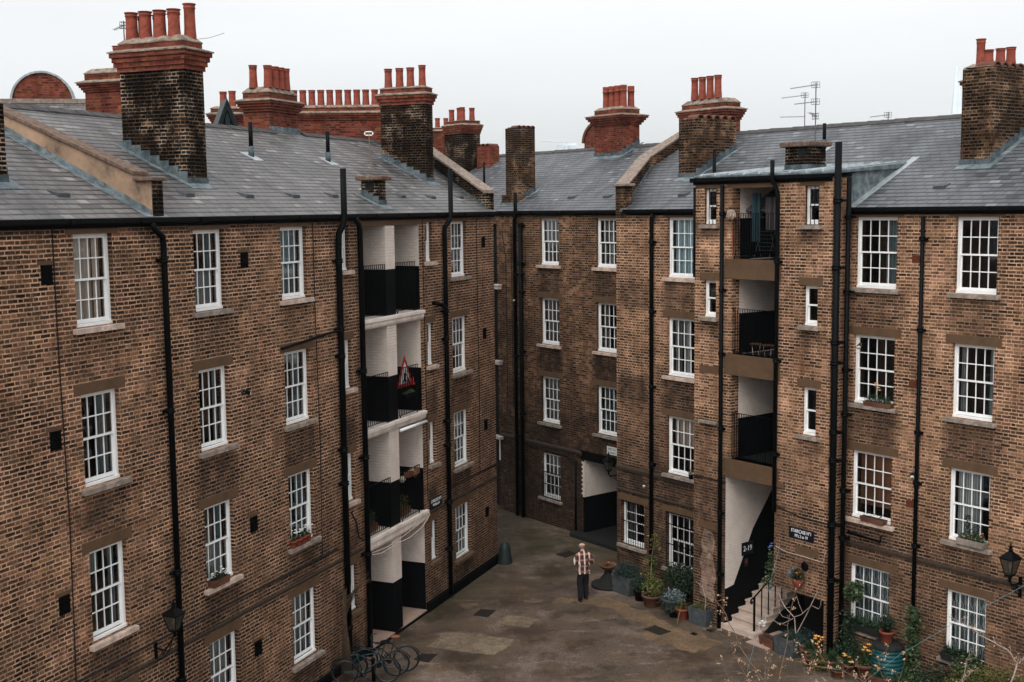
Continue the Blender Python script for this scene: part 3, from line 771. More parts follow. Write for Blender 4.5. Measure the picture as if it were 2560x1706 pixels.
m.hexa([(-16.66, -.1, r2(-.1)+.004), (-16.441, -.1, r2(-.1)+.004), (-16.441, 4.7, r2(4.7)+.004), (-16.66, 4.7, r2(4.7)+.004)], [(-16.66, -.1, r2(-.1)+.016), (-16.441, -.1, r2(-.1)+.016), (-16.441, 4.7, r2(4.7)+.016), (-16.66, 4.7, r2(4.7)+.016)])
m.prism_x([(-.04, r2(-.04)+.004), (4.7, r2(4.7)+.004), (4.7, r2(4.7)+.11), (-.04, r2(-.04)+.11)], -16.456, -16.442)
m.build('lead_flashing', M['lead'], o)
# right (end) parapet, following the angled end wall
ux, uy = .549, .836
def dq(m, t0, t1, w0, w1, zb0, zb1, zt0, zt1, kx=ux, ky=uy, ox=0.0, oy=0.0):
    nx, ny = ky, -kx
    P = lambda t, w, z: (ox + kx*t + nx*w, oy + ky*t + ny*w, z)
    m.hexa([P(t0, w0, zb0), P(t0, w1, zb0), P(t1, w1, zb1), P(t1, w0, zb1)], [P(t0, w0, zt0), P(t0, w1, zt0), P(t1, w1, zt1), P(t1, w0, zt1)])
q = lambda t: 11.90 + .41*t
m = MB(); dq(m, -.02, 5.7, -.30, .02, 11.2, 13.6, q(0), q(5.7)); o = m.build('end_parapet', M['brickC'], LB)
m = MB()
for i in range(8):
    a = .05 + i*.70; b = a + .692; dq(m, a, b, -.36, .08, q(a), q(b), q(a)+.075, q(b)+.075)
dq(m, -.12, .045, -.36, .08, q(0)-.02, q(0)-.02, q(0)+.06, q(0)+.06)
m.build('coping_stone', M['copingg'], o, bevel=.01)
m = MB(); g_ = lambda t: 11.385 + rs*uy*t
dq(m, -.05, 5.6, -.48, -.301, g_(0), g_(5.6), g_(0)+.014, g_(5.6)+.014); dq(m, -.02, 5.6, -.318, -.301, g_(0)+.015, g_(5.6)+.015, g_(0)+.13, g_(5.6)+.13)
m.build('lead_flashing', M['leaddark'], o)
# chimneys
py = [2.82, 2.45, 2.07, 1.70]
pots = [(-13.28, y, 15.08, .145, .64) for y in py] + [(-13.0, 1.5, 15.06, .135, .80)] + [(-12.96, y, 15.08, .14, .6) for y in (2.75, 2.35, 1.95)]
chimney(LB, -13.5, -12.83, 1.33, 3.02, 11.6, 14.43, ring=(.40, .15, 4), pots=pots, flash='l', z00=11.37, block=.14, flz=.15, label='large sooty black chimney with red corbelled top')
pots = [(-.72, y, 15.19, .13, .62) for y in (3.22, 2.82, 2.44)] + [(-.66, 2.06, 15.19, .12, .68)]
chimney(LB, -.92, -.40, 1.85, 3.42, 11.6, 14.66, ring=(.30, .11, 3), pots=pots, flash='l', z00=11.37, block=.15, flz=.08)
chimney(LB, -20.6, -18.70, 1.2, 2.4, 11.6, 13.3, flz=.1, flash='r', z00=11.37)
# little vent stack
o = chimney(LB, -6.84, -6.44, .34, .86, 11.3, 12.18, flz=0, flash='l', z00=11.37)
MB().box(-6.95, -6.33, .22, .98, 12.181, 12.30).build('stack_cover_slab', M['coping'], o, bevel=.03)
MB().box(-6.852, -6.842, .48, .72, 11.93, 12.13).build('stack_vent_hole', M['dark'], o)
# red brick ridge chimney
pots = [(x, 5.0, 15.0, .125, .60) for x in (-4.78, -4.42, -4.12, -3.82)] + [(-4.85, 5.45, 15.0, .125, .62), (-3.62, 5.35, 15.0, .115, .55)]
chimney(LB, -4.97, -3.47, 4.86, 5.75, 12.8, 14.28, mat='brickRed', ring=(.30, .16, 4), pots=pots, block=.19, flz=.18)
m = MB(); m.box(-5.0, -3.4, 4.82, 4.85, 13.66, 13.86); m.build('ridge_flashing', M['lead'], LB)
# roof pipes
for (x, y, zt_) in ((-8.76, 2.94, 13.66), (-5.0, 2.93, 13.62)):
    zz = r2(y); o = pipe(LB, x, y, zz+.2, zt_, .055, name='vent_pipe', mat='iron')
    MB().lathe([(.075, -.2), (.072, .06)], (x, y, zz+.2), 12).build('lead_slate_collar', M['leaddark'], o)
    m = MB(); m.hexa([(x-.2, y-.25, r2(y-.25)+.003), (x+.2, y-.25, r2(y-.25)+.003), (x+.2, y+.2, r2(y+.2)+.003), (x-.2, y+.2, r2(y+.2)+.003)], [(x-.2, y-.25, r2(y-.25)+.02), (x+.2, y-.25, r2(y-.25)+.02), (x+.2, y+.2, r2(y+.2)+.02), (x-.2, y+.2, r2(y+.2)+.02)]); m.build('lead_slate', M['leadpale'], o)
# soil and rain pipes
pipe(LB, -9.72, -.10, .0, 10.7, .075, (10.2, 8.55, 7.9, 5.6, 4.75, 1.9, 1.1), 'soil_pipe', top=[(-9.72, -.12, 10.85), (-9.62, -.2, 11.1), (-9.62, -.22, 11.3), (-9.62, -.22, 12.4)])
MB().tube([(-9.75, -.10, 8.52), (-10.4, -.10, 8.50), (-12.3, -.10, 8.36)], .035, 8).build('waste_pipe', M['iron'], LB, fixn=False)
pipe(LB, -8.72, -.13, .0, 10.9, .07, (7.4, 5.2, 2.7), 'rain_pipe', top=[(-8.78, -.14, 11.05), (-8.92, -.14, 11.2)])
pipe(LB, -3.78, -.10, .1, 10.8, .07, (8.5, 7.7, 5.3, 4.6, 2.9, 1.5), 'soil_pipe', top=[(-3.78, -.12, 10.9), (-3.66, -.2, 11.08), (-3.6, -.22, 11.2), (-3.6, -.22, 12.55)])
MB().tube([(-3.8, -.12, 8.58), (-4.2, -.14, 8.72), (-4.62, -.15, 8.80), (-4.68, -.15, 8.79)], .06, 8).build('pipe_elbow', M['iron'], LB, fixn=False)
pipe(LB, -16.22, -.10, .0, 10.8, .06, (10.5, 7.6, 4.4, 2.2), 'rain_pipe', top=[(-16.25, -.11, 10.95), (-16.5, -.13, 11.1), (-16.58, -.13, 11.2)])
# string course lines / cables along the wall
line_tube(LB, [(-26, -.015, 3.2), (-14, -.015, 3.2), (-10, -.015, 3.16)], .022, 'cable', 'wall_cable')
line_tube(LB, [(-3.6, -.015, 3.3), (-.0, -.015, 3.25)], .022, 'cable', 'wall_cable')
for a, b in ((-26, BX0-.2), (BX1+.1, 0)):
    m = MB(); m.prism_x([(-.03, 2.81), (-.034, 2.86), (0.0, 2.88), (0, 2.80)], a, b); m.build('string_course', M['sootstrip'], LB)
for x in (-19.0+.0, -10.72, -5.02, -1.35):
    line_tube(LB, [(x, -.012, 3.2), (x+.05, -.012, 6), (x, -.012, 9), (x, -.012, 11.2)], .011, 'cable', 'wall_cable')
line_tube(LB, [(-9.3, -.02, 3.9), (-9.1, -.04, 3.6), (-9.0, -.04, 3.2), (-8.8, -.03, 3.1)], .02, 'cable', 'wall_cable')
# ================================================================== RIGHT BLOCK (with projecting stair tower)
RB = empty('tenement_block', (6.51, 31.5, 0), R_(-53), 'brown brick block on the right with a projecting open stair tower', 'building')
Rz = [(9.40, 11.1), (6.58, 8.26), (3.72, 5.41), (.93, 2.56)]
rc = [(3.03, 4.20), (5.72, 6.75)]
mc = (-3.42, -2.30); mnw = (-5.36, -4.37, 1.22, 2.56)
holes = [(*c, *z) for c in rc + [mc] for z in Rz] + [mnw]
TX0, TX1, TY = -1.70, 2.85, -.65
holes.append((TX0+.05, TX1-.05, -.2, 11.3, 0))
_pr = patch_soot(rc, [(9.4, .55), (6.58, .8), (3.72, .72), (.93, .4)], .8); _pm = patch_soot([mc, (-5.36, -4.37)], [(9.4, .7), (6.58, .9), (3.72, 1.0), (1.2, .5)], 1.0)
def sootshadeR(x, z):  # lower wall darkened: soot plus painted shade of the narrow court
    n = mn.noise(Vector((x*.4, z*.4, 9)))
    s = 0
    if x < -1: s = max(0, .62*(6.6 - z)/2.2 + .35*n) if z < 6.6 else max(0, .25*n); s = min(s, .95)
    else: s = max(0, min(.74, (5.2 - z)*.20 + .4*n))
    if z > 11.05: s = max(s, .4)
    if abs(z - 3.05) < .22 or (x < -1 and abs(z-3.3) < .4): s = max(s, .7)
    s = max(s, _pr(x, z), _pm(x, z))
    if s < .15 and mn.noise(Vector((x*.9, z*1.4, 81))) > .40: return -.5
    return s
wall(RB, 'brick_wall', M['brickR'], -5.58, 12, -.3, 11.32, 0, holes, sootshadeR)
m = MB(); m.quad((-5.58, 0, -.3), (-5.58, 0, 11.5), (-7.05, 2.5, 12.5), (-7.05, 2.5, -.3)); m.quad((-7.05, 2.5, -.3), (-7.05, 2.5, 12.5), (-7.2, 4.8, 13.6), (-7.2, 4.8, -.3)); m.build('end_wall', M['brickR'], RB, fixn=False)
m = MB(); m.box(-5.4, -1.9, 1.3, 1.34, -.2, 11.25); m.box(2.9, 12, 1.3, 1.34, -.2, 11.25); m.box(-5.4, 12, .5, 4.7, 11.12, 11.2); m.box(-1.95, -1.9, .3, 1.3, -.2, 11.2); m.box(2.87, 2.9, .3, 1.3, -.2, 11.2); m.build('inner_partition', M['room'], RB)
rcur = [['right', 'none', 'blind', 'net'], ['none', 'sides', 'leftwhite', 'net']]
for ci, c in enumerate(rc):
    for i, z in enumerate(Rz):
        w = window(RB, *c, *z, cur=rcur[ci][i], sill='pale' if (ci, i) == (0, 2) else 'grey')
        if i == 3: lattice(w, c[1]-c[0], z[1]-z[0])
for i, z in enumerate(Rz):
    w = window(RB, *mc, *z, cur=['blue', 'pair', 'halfbeige', 'none'][i], sill='pale' if i < 2 else 'grey')
    if i == 3: bars(w, mc[1]-mc[0], -.05, z[1]-z[0]+.02, 11, rails=(.05, .45, .8, 1.0))
w = window(RB, *mnw, cols=2, cur='left', sill='grey'); bars(w, mnw[1]-mnw[0], -.05, 1.36, 9, rails=(.0, .55, .98))
for z in (10.05, 7.14, 4.28): vent(RB, 4.62, 4.84, z, z+.17, name='air_brick', mat='ventred', lint=False)
gutter(RB, TX1-.02, 12, 0, 11.22); gutter(RB, -5.15, TX0-.02, 0, 11.22)
m = MB(); m.prism_x([(-.04, 3.02), (-.045, 3.08), (0, 3.12), (0, 3.0)], TX1+.1, 12); m.build('string_course', M['sootstrip'], RB)
m = MB(); m.prism_x([(-.045, 3.5), (-.05, 3.58), (0, 3.63), (0, 3.48)], -5.58, TX0-.02); m.prism_x([(-.035, 2.86), (-.04, 2.9), (0, 2.93), (0, 2.84)], -5.58, TX0-.02); m.build('string_course', M['sootstrip'], RB)
# ---------------------------------------------------- stair tower
TL, TR = (-1.37, -.92), (2.0, 2.44)
BA, BB = -.37, 1.17
th = [(*TL, 10.92, 11.87), (*TL, 8.45, 9.44), (*TR, 10.92, 11.87), (*TR, 8.45, 9.44), (*TR, 5.72, 6.92),
      (BA, BB, 10.03, 11.86, .3), (BA, BB, 7.53, 9.51, .3), (BA, BB, 4.72, 6.97, .3), (-.52, BB, 1.62, 4.26, 0), (-.52, 2.78, -.3, 1.62, 0)]
_pt = patch_soot([TL, TR], [(10.9, .75), (8.45, .8), (5.7, .6)], .45)
def sootshadeT(x, z):  # tower foot darkened by soot and painted-in shade together
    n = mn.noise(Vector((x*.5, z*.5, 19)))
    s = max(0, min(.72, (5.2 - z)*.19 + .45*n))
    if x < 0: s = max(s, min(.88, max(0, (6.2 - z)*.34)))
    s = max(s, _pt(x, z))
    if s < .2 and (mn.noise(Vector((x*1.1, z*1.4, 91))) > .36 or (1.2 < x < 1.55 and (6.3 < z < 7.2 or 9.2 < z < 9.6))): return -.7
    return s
wall(RB, 'tower_wall', M['brickR'], TX0, TX1, -.3, 12.06, TY, th, sootshadeT)
m = MB(); m.quad((BB, TY, 1.62), (BB, TY, 4.26), (BB, TY+.3, 4.26), (BB, TY+.3, 1.62)); m.quad((BB, TY, 1.62), (2.78, TY, 1.62), (2.78, TY+.3, 1.62), (BB, TY+.3, 1.62)); m.quad((2.78, TY, -.3), (2.78, TY, 1.62), (2.78, TY+.3, 1.62), (2.78, TY+.3, -.3)); m.build('tower_reveal', M['brickR'], RB, fixn=False)
m = MB(); m.quad((TX1, TY, -.3), (TX1, 0.0, -.3), (TX1, 0.0, 12.06), (TX1, TY, 12.06)); m.quad((TX0, TY, -.3), (TX0, TY, 12.06), (TX0, 0.6, 12.06), (TX0, .6, -.3)); m.build('tower_side_wall', M['brickR'], RB, fixn=False)
for (a, b, z0, z1) in th[:5]:
    i = window(RB, a, b, z0, z1, yw=TY, cols=1, rows=1, sill='grey', lx=.15, sx=.1, lz=.15 if z1 > 11 else .2)
    if z1 > 11: bars(i, b-a, 0, z1-z0, 3, y=.03, r=.011)
for a, z in ((TL[0], 6.93), (TL[0], 2.64), (TR[0], 2.66)):
    MB().box(a-.14, a+.6, TY-.005, TY+.02, z, z+.2).build('blind_lintel', M['lintel'], RB)
MB().box(TL[0]-.09, TL[1]+.1, TY-.09, TY, 5.56, 5.64).build('blind_sill', M['sillgrey'], RB, bevel=.006)
m = MB(); prev = None
pl = [(-1.43, .75), (-.95, .62), (-.87, .85), (-.95, 1.05), (-.84, 1.3), (-.9, 1.6), (-.98, 1.95), (-.9, 2.3), (-.96, 2.55), (-1.30, 2.62), (-1.42, 2.2), (-1.36, 1.95), (-1.47, 1.7), (-1.38, 1.3), (-1.46, 1.0)]
m.prism_y(pl, TY-.003, TY+.01); m.build('pale_brick_infill', M['brickPale'], RB)
MB().lathe([(.001, 0), (.11, 0), (.115, .015), (.09, .03), (.001, .02)], (0, 0, 0), 20).build('round_wall_vent', M['ironm'], RB, fixn=False, loc=(2.18, TY, 2.37)).rotation_euler = (R_(90), 0, 0)
# brown beams
for z0, z1, x0 in ((9.51, 10.03, -.60), (6.97, 7.53, -.60), (4.26, 4.72, -.60)):
    m = MB(); m.box(x0, BB+.12, TY-.02, TY+.3, z0+.001, z1)
    if z0 < 5: m.box(x0, BB+.35, TY-.045, TY-.021, z0-.02, z0+.10)
    m.build('balcony_beam', M['lintel'], RB)
MB().box(TX0+.02, TL[1]+.15, TY-.007, TY+.05, 11.875, 12.04).build('head_beam', M['lintel'], RB)
MB().box(BA-.17, BB+.05, TY-.007, TY+.2, 11.862, 12.05).build('head_beam', M['lintel'], RB)
# stairwell interior: white left wall, black dado
xa, xb = BA-.3, BA
for z0, z1 in ((10.03, 12.0), (7.53, 9.53), (4.72, 6.99)):
    m = MB(); n_ = MB(); zd = z0+1.05
    n_.box(xa, xb, TY+.3, 2.6, z0-.02, zd); m.box(xa, xb, TY+.3, 2.6, zd, z1)
    m.build('white_stair_wall', M['white_brick'], RB); n_.build('black_stair_wall', M['black_brick'], RB)
m = MB(); n_ = MB()
xg = -.52
m.prism_x([(TY+.01, 1.10), (TY+.35, 1.16), (.45, 2.6), (1.2, 3.55), (1.7, 4.24), (TY+.01, 4.24)], xg-.012, xg-.002)
n_.prism_x([(TY+.01, -.2), (2.6, -.2), (2.6, 4.24), (1.7, 4.24), (1.2, 3.55), (.45, 2.6), (TY+.35, 1.16), (TY+.01, 1.10)], xg-.012, xg-.002)
m.build('white_stair_wall', M['white_brick'], RB); n_.build('black_stair_wall', M['black_brick'], RB)
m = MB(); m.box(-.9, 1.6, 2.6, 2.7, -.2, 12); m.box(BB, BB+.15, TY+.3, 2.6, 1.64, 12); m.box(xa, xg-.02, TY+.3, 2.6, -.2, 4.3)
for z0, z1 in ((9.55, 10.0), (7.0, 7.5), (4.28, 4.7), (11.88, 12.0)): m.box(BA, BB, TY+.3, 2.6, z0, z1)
m.box(.5, 2.84, 1.4, 1.5, -.2, 2.0); m.box(1.17, 2.84, TY+.31, 1.5, 1.625, 1.7); m.box(2.80, 2.84, TY+.31, 1.5, -.2, 1.7); m.box(.5, 2.78, TY+.02, 1.4, -.01, .014)  # last box: black floor sheet painting darkness into the undercroft
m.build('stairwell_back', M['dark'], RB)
for z0, z1 in ((10.03, 11.2), (7.53, 8.72), (4.72, 5.95)): railing(RB, BA+.0, BB-.04, TY+.06, z0, z1, sp=.085)
# stone stair
m = MB(); rise, going = .165, .27
for i in range(11):
    y0 = TY + .02 + going*i; z = .16 + rise*i
    m.box(xg+.0, .46, y0, 2.4, z-rise if i else -.1, z-.045); m.box(xg, .49, y0-.03, 2.4, z-.045, z)
m.box(xg-.12, .56, TY-.04, TY+.3, -.1, .15)
m.build('stone_stair', M['concrete'], RB, bevel=.006)
MB().prism_x([(TY+.22, -.05), (TY+3.0, -.05), (TY+3.0, 1.62), (TY+2.9, 1.62)], .4995, .512).build('understair_dark', M['dark'], RB)  # black panel painting in the dark void under the flight
m = MB()
hx = .42
P0, P1 = (hx, TY+.12, 1.0), (hx+.02, TY+2.0, 2.25)
for i in range(8):
    y0 = TY + .14 + going*i; zb = .16 + rise*i; m.box(hx-.012, hx+.012, y0-.012, y0+.012, zb, zb+.93 if i else zb+.95)
m.box(hx-.022, hx+.022, TY+.1, TY+.145, .16, 1.08)
m.tube([(hx, TY+.02, .93), (hx, TY-.02, .98), (hx, TY-.01, 1.04), (hx, TY+.06, 1.07), (hx, TY+.14, 1.10), (hx, TY+2.05, 1.10+1.91*rise/going)], .022, 8)
m.tube([(hx, TY+.02, .93), (hx, TY+.05, .97), (hx, TY+.03, 1.0)], .018, 8)
m.build('stair_handrail', M['iron'], RB, fixn=False)
m = MB(); m.box(.56, 1.30, -1.0, .3, -.03, .03); m.build('stair_foot_slab', M['floorpink'], RB)
# tower roof
m = MB()
m.hexa([(TX0-.03, TY-.05, 12.14), (TX1+.05, TY-.05, 12.14), (TX1+.05, 2.25, 12.30), (TX0-.03, 2.25, 12.30)], [(TX0-.03, TY-.05, 12.21), (TX1+.05, TY-.05, 12.21), (TX1+.05, 2.25, 12.45), (TX0-.03, 2.25, 12.45)])
o = m.build('lead_flat_roof', M['lead'], RB, bevel=.02)
m = MB()
for i in range(9):
    x = TX0 + .25 + i*.5; m.tube([(x, TY-.06, 12.19), (x, TY+.0, 12.225), (x, 2.2, 12.46)], .028, 6)
m.build('lead_roll', M['leadpale'], o)
m = MB(); m.prism_x([(TY-.045, 12.08), (TY-.045, 12.141), (0.05, 12.139), (.05, 12.08)], TX0, TX1); m.build('eaves_board', M['ironm'], RB)
gutter(RB, TX0-.06, TX1-.02, TY, 12.03)
m = MB(); r3 = lambda y: 11.35 + .485*y
m.prism_x([(.0, 11.33), (.0, 12.14), (2.2, 12.44), (2.2, r3(2.2))], TX1-.12, TX1-.02); m.build('lead_cheek', M['lead'], RB)
m = MB(); m.hexa([(TX1-.02, -.1, r3(-.1)+.005), (TX1+.2, -.1, r3(-.1)+.005), (TX1+.2, 2.5, r3(2.5)+.005), (TX1-.02, 2.5, r3(2.5)+.005)], [(TX1-.02, -.1, r3(-.1)+.02), (TX1+.2, -.1, r3(-.1)+.02), (TX1+.2, 2.5, r3(2.5)+.02), (TX1-.02, 2.5, r3(2.5)+.02)])
m.build('lead_apron', M['leadpale'], RB)
m = MB(); m.hexa([(TX0-.2, .6, r3(.6)+.005), (TX0-.03, .6, r3(.6)+.005), (TX0-.03, 2.6, r3(2.6)+.005), (TX0-.2, 2.6, r3(2.6)+.005)], [(TX0-.2, .6, r3(.6)+.02), (TX0-.03, .6, r3(.6)+.02), (TX0-.03, 2.6, r3(2.6)+.02), (TX0-.2, 2.6, r3(2.6)+.02)])
m.build('lead_apron', M['lead'], RB)
# little stack on the tower roof
o = chimney(RB, .78, 1.50, .05, .75, 12.2, 12.86, flz=0)
MB().box(.66, 1.62, -.06, .86, 12.861, 12.99).build('stack_cover_slab', M['coping'], o, bevel=.03)
m = MB(); m.box(.765, 1.515, .035, .765, 12.2, 12.42); m.build('lead_upstand', M['leaddark'], o)
MB().box(1.22, 1.42, .035, .05, 12.6, 12.82).build('stack_vent_hole', M['dark'], o)
# ---------------------------------------------------- roof
rf = roof_slab(RB, 'slate_roof', M['slateR'], [(-5.3, -.13), (12, -.13), (12, 4.8), (-7.1, 4.8), (-6.95, 2.6)], 11.37, .485)
roof_slab(RB, 'rear_slate_roof', M['slateR'], [(-7.1, 4.8), (12, 4.8), (12, 9.6), (-7.1, 9.6)], 11.37+.485*9.6, -.485)
ridge_tiles(rf, -7.0, 12, 4.8, 13.70)
slate_vent(rf, -3.52, .77, 11.37); slate_vent(rf, 4.75, .87, 11.37)
m = MB(); m.hexa([(-5.9, .9, 12.20), (-5.62, .9, 12.20), (-5.5, 2.3, 12.5), (-5.9, 2.3, 12.5)], [(-5.9, .9, 12.21), (-5.62, .9, 12.21), (-5.5, 2.3, 12.51), (-5.9, 2.3, 12.51)])
# parapet on the angled end, then straight back
k1 = (-.53, .848); 
prf = [(0, 12.0), (.75, 12.55), (1.4, 13.05), (2.95, 13.42)]
m = MB(); c_ = MB(); f_ = MB()
nx, ny = .848, .53
P = lambda t, w, z: (-5.58 + k1[0]*t + nx*w, k1[1]*t + ny*w, z)
pr = [(0, 12.0), (1.0, 12.33), (2.0, 12.68), (2.9, 12.98)]
for (a, za), (b, zb) in zip(pr, pr[1:]):
    m.hexa([P(a, -.02, 11.2), P(a, .34, 11.2), P(b, .34, 11.3), P(b, -.02, 11.3)], [P(a, -.02, za), P(a, .34, za), P(b, .34, zb), P(b, -.02, zb)])
    c_.hexa([P(a, -.05, za), P(a, .36, za), P(b, .36, zb), P(b, -.05, zb)], [P(a, -.05, za+.07), P(a, .36, za+.07), P(b, .36, zb+.07), P(b, -.05, zb+.07)])
m.hexa([(-7.12, 2.46, 12), (-6.82, 2.64, 12), (-6.9, 4.8, 13), (-7.2, 4.8, 13)], [(-7.12, 2.46, 12.98), (-6.82, 2.64, 12.98), (-6.9, 4.8, 14.03), (-7.2, 4.8, 14.03)])
c_.hexa([(-7.15, 2.44, 12.981), (-6.80, 2.66, 12.981), (-6.87, 4.8, 14.031), (-7.23, 4.8, 14.031)], [(-7.15, 2.44, 13.05), (-6.80, 2.66, 13.05), (-6.87, 4.8, 14.10), (-7.23, 4.8, 14.10)])
m.box(-5.58, -5.2, -.012, .3, 11.1, 12.02); c_.box(-5.66, -5.12, -.08, .34, 12.022, 12.10)
gr = lambda t: 11.385 + .485*k1[1]*t
f_.hexa([P(.2, .341, gr(.2)), P(.2, .62, gr(.2)), P(2.9, .62, gr(2.9)), P(2.9, .341, gr(2.9))], [P(.2, .341, gr(.2)+.015), P(.2, .62, gr(.2)+.015), P(2.9, .62, gr(2.9)+.015), P(2.9, .341, gr(2.9)+.015)])
f_.hexa([P(.0, .341, gr(0)), P(.0, .36, gr(0)), P(2.9, .36, gr(2.9)+.05), P(2.9, .341, gr(2.9)+.05)], [P(.0, .341, gr(0)+.16), P(0, .36, gr(0)+.16), P(2.9, .36, gr(2.9)+.16), P(2.9, .341, gr(2.9)+.16)])
o = m.build('end_parapet', M['brickN'], RB); c_.build('coping_stone', M['copingg'], o, bevel=.012); f_.build('lead_flashing', M['lead'], o)
# chimneys
chimney(RB, 4.54, 5.32, 1.94, 3.9, 11.6, 14.56, mat='brickN', flz=0, flash='r', z00=11.37, tiles=('yr', 6, .15, .5), pots=[(4.95, 2.35, 14.68, .12, .32), (4.98, 2.8, 14.7, .12, .36), (4.98, 3.25, 14.7, .12, .42)], label='large chimney with half round flue tiles at the right edge')
o = chimney(RB, 3.40, 4.5, 3.95, 4.75, 12.6, 14.22, mat='brickRed', ring=(.25, .14, 3), block=.14, flz=.14, pots=[(3.62, 4.15, 14.74, .12, .80)])
MB().hexa([(4.54, 1.94, 14.581), (5.32, 1.94, 14.581), (5.32, 3.9, 14.581), (4.54, 3.9, 14.581)], [(4.7, 2.1, 14.68), (5.2, 2.1, 14.68), (5.2, 3.8, 14.72), (4.7, 3.8, 14.72)]).build('mortar_flaunching', M['flaunch'], o)
chimney(RB, -4.82, -4.10, 1.84, 3.56, 11.6, 13.98, mat='brickN', flz=0, flash='r', z00=11.37, tiles=('yr', 5, .15, .42))
MB().box(-4.72, -4.2, 1.95, 3.45, 13.981, 14.03).build('mortar_flaunching', M['flaunch'], RB)
chimney(RB, -7.15, -5.25, 4.3, 5.0, 12.8, 14.12, mat='brickRed', ring=(.32, .14, 4), block=.16, flz=.16, pots=[(x, 4.45, 14.85, .125, .68) for x in (-6.72, -6.38, -6.04, -5.70)])
# roof pipes and soil pipes
zz = r3(3.25); o = pipe(RB, -.54, 3.25, zz+.25, 13.66, .05, name='vent_pipe')
MB().lathe([(.07, -.25), (.065, .04)], (-.54, 3.25, zz+.25), 12).build('lead_slate_collar', M['leaddark'], o)
m = MB(); m.hexa([(-.74, 3.0, r3(3.0)+.025), (-.34, 3.0, r3(3.0)+.025), (-.34, 3.4, r3(3.4)+.025), (-.74, 3.4, r3(3.4)+.025)], [(-.74, 3.0, r3(3.0)+.04), (-.34, 3.0, r3(3.0)+.04), (-.34, 3.4, r3(3.4)+.04), (-.74, 3.4, r3(3.4)+.04)]); m.build('lead_slate', M['leadpale'], o)
pipe(RB, 2.96, -.62, .0, 12.88, .085, (11.5, 9.9, 8.1, 7.6, 5.9, 5.2, 3.6, 2.2), 'soil_pipe')
o = pipe(RB, 3.0, -.25, .0, 12.05, .062, (11.1, 9.3, 7.4, 6.3, 4.4, 3.2), 'soil_pipe')
pipe(RB, -.65, TY-.08, .0, 11.95, .055, (11.2, 9.2, 7.5, 5.5, 3.2, 1.5), 'rain_pipe')
pipe(RB, 1.22, TY-.08, 3.6, 11.65, .055, (10.0, 7.5, 5.1), 'rain_pipe', top=[(1.20, TY-.1, 11.8), (1.12, TY-.16, 12.0), (1.12, TY-.18, 12.1), (1.12, TY-.18, 12.52)])
pipe(RB, -3.98, -.09, .4, 10.95, .06, (10.4, 8.4, 6.2, 3.9), 'rain_pipe', top=[(-3.95, -.11, 11.1), (-3.9, -.12, 11.2)])
pipe(RB, 4.93, -.08, .2, 11.1, .05, (10.6, 8.5, 6.1, 4.9, 3.4), 'rain_pipe')
pipe(RB, TX0+.02, TY-.05, 9.5, 11.9, .03, name='cable_duct')
pipe(RB, -1.72, .1, 11.6, 12.9, .05, name='vent_pipe')
MB().tube([(3.05, -.12, 3.35), (4.0, -.12, 3.3), (4.02, -.12, 3.45)], .035, 8).build('waste_pipe', M['iron'], RB, fixn=False)
line_tube(RB, [(TX0-.03, -.02, 4.0), (TX0-.1, -.03, 3.4), (TX0-.05, -.03, 2.9), (TX0-.15, -.03, 2.6)], .018, 'cable')
line_tube(RB, [(TX0, TY-.02, 4.05), (-.5, TY-.02, 4.05)], .018, 'cable')
line_tube(RB, [(1.25, TY-.02, 3.75), (2.0, TY-.03, 3.62), (2.8, TY-.02, 3.6)], .018, 'cable')
line_tube(RB, [(1.25, TY-.02, 2.68), (1.6, TY-.03, 2.62), (2.2, TY-.03, 2.62), (2.75, TY-.02, 2.6), (2.82, TY-.02, 2.9)], .010, 'cablew', 'pale_wall_cable')
# ================================================================== FAR BLOCK
FB = empty('tenement_block', (1.68, 42.0, 0), R_(-53), 'set back sooty brick block at the far corner of the court with a covered passage', 'building')
fc = [(.05, 1.07), (-1.07-.85, 0)]
fcs = [(-1.07, -.02), (1.97, 3.0)]
Fz = [(9.40, 11.05), (6.57, 8.23), (3.74, 5.40)]
holes = [(*c, *z) for c in fcs for z in Fz] + [(-1.07, -.02, .98, 2.62), (1.30, 4.0, -.3, 2.70, .28), (-5.6, -3.66, -.3, 10.85, .3)]
_pf = patch_soot(fcs, [(9.4, .75), (6.57, 1.0), (3.74, 1.0)], 1.1)
def sootshadeF(x, z):
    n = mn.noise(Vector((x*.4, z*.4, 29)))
    s = max(0, min(1.0, (6.6 - z)*.26 + .25*n + .1))  # far wall foot near black: soot with the court's shade painted in
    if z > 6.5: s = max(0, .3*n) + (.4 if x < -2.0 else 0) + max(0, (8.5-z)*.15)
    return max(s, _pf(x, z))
wall(FB, 'brick_wall', M['brickF'], -16, 7, -.3, 11.32, 0, holes, sootshadeF)
m = MB(); m.box(-3.4, 1.2, 1.3, 1.34, -.2, 11.25); m.box(1.2, 6, 1.3, 1.34, 2.8, 11.2); m.box(-16, 6, .5, 4.7, 11.12, 11.2); m.build('inner_partition', M['room'], FB)
fcur = [['left', 'left', 'greyfull'], ['pair', 'left', 'net']]
for ci, c in enumerate(fcs):
    for i, z in enumerate(Fz): window(FB, *c, *z, cur=fcur[ci][i], sill='pale' if i < 2 else 'grey')
w = window(FB, -1.07, -.02, .98, 2.62, cur='halfbeige', sill='grey', lint=False); bars(w, 1.05, -.03, .95, 10, rails=(.02, .55, 1.0))
gutter(FB, -16, 5.2, 0, 11.2)
m = MB(); m.prism_x([(-.05, 2.85), (-.06, 2.93), (0, 2.98), (0, 2.82)], -3.6, 1.2); m.build('string_course', M['sootstrip'], FB)
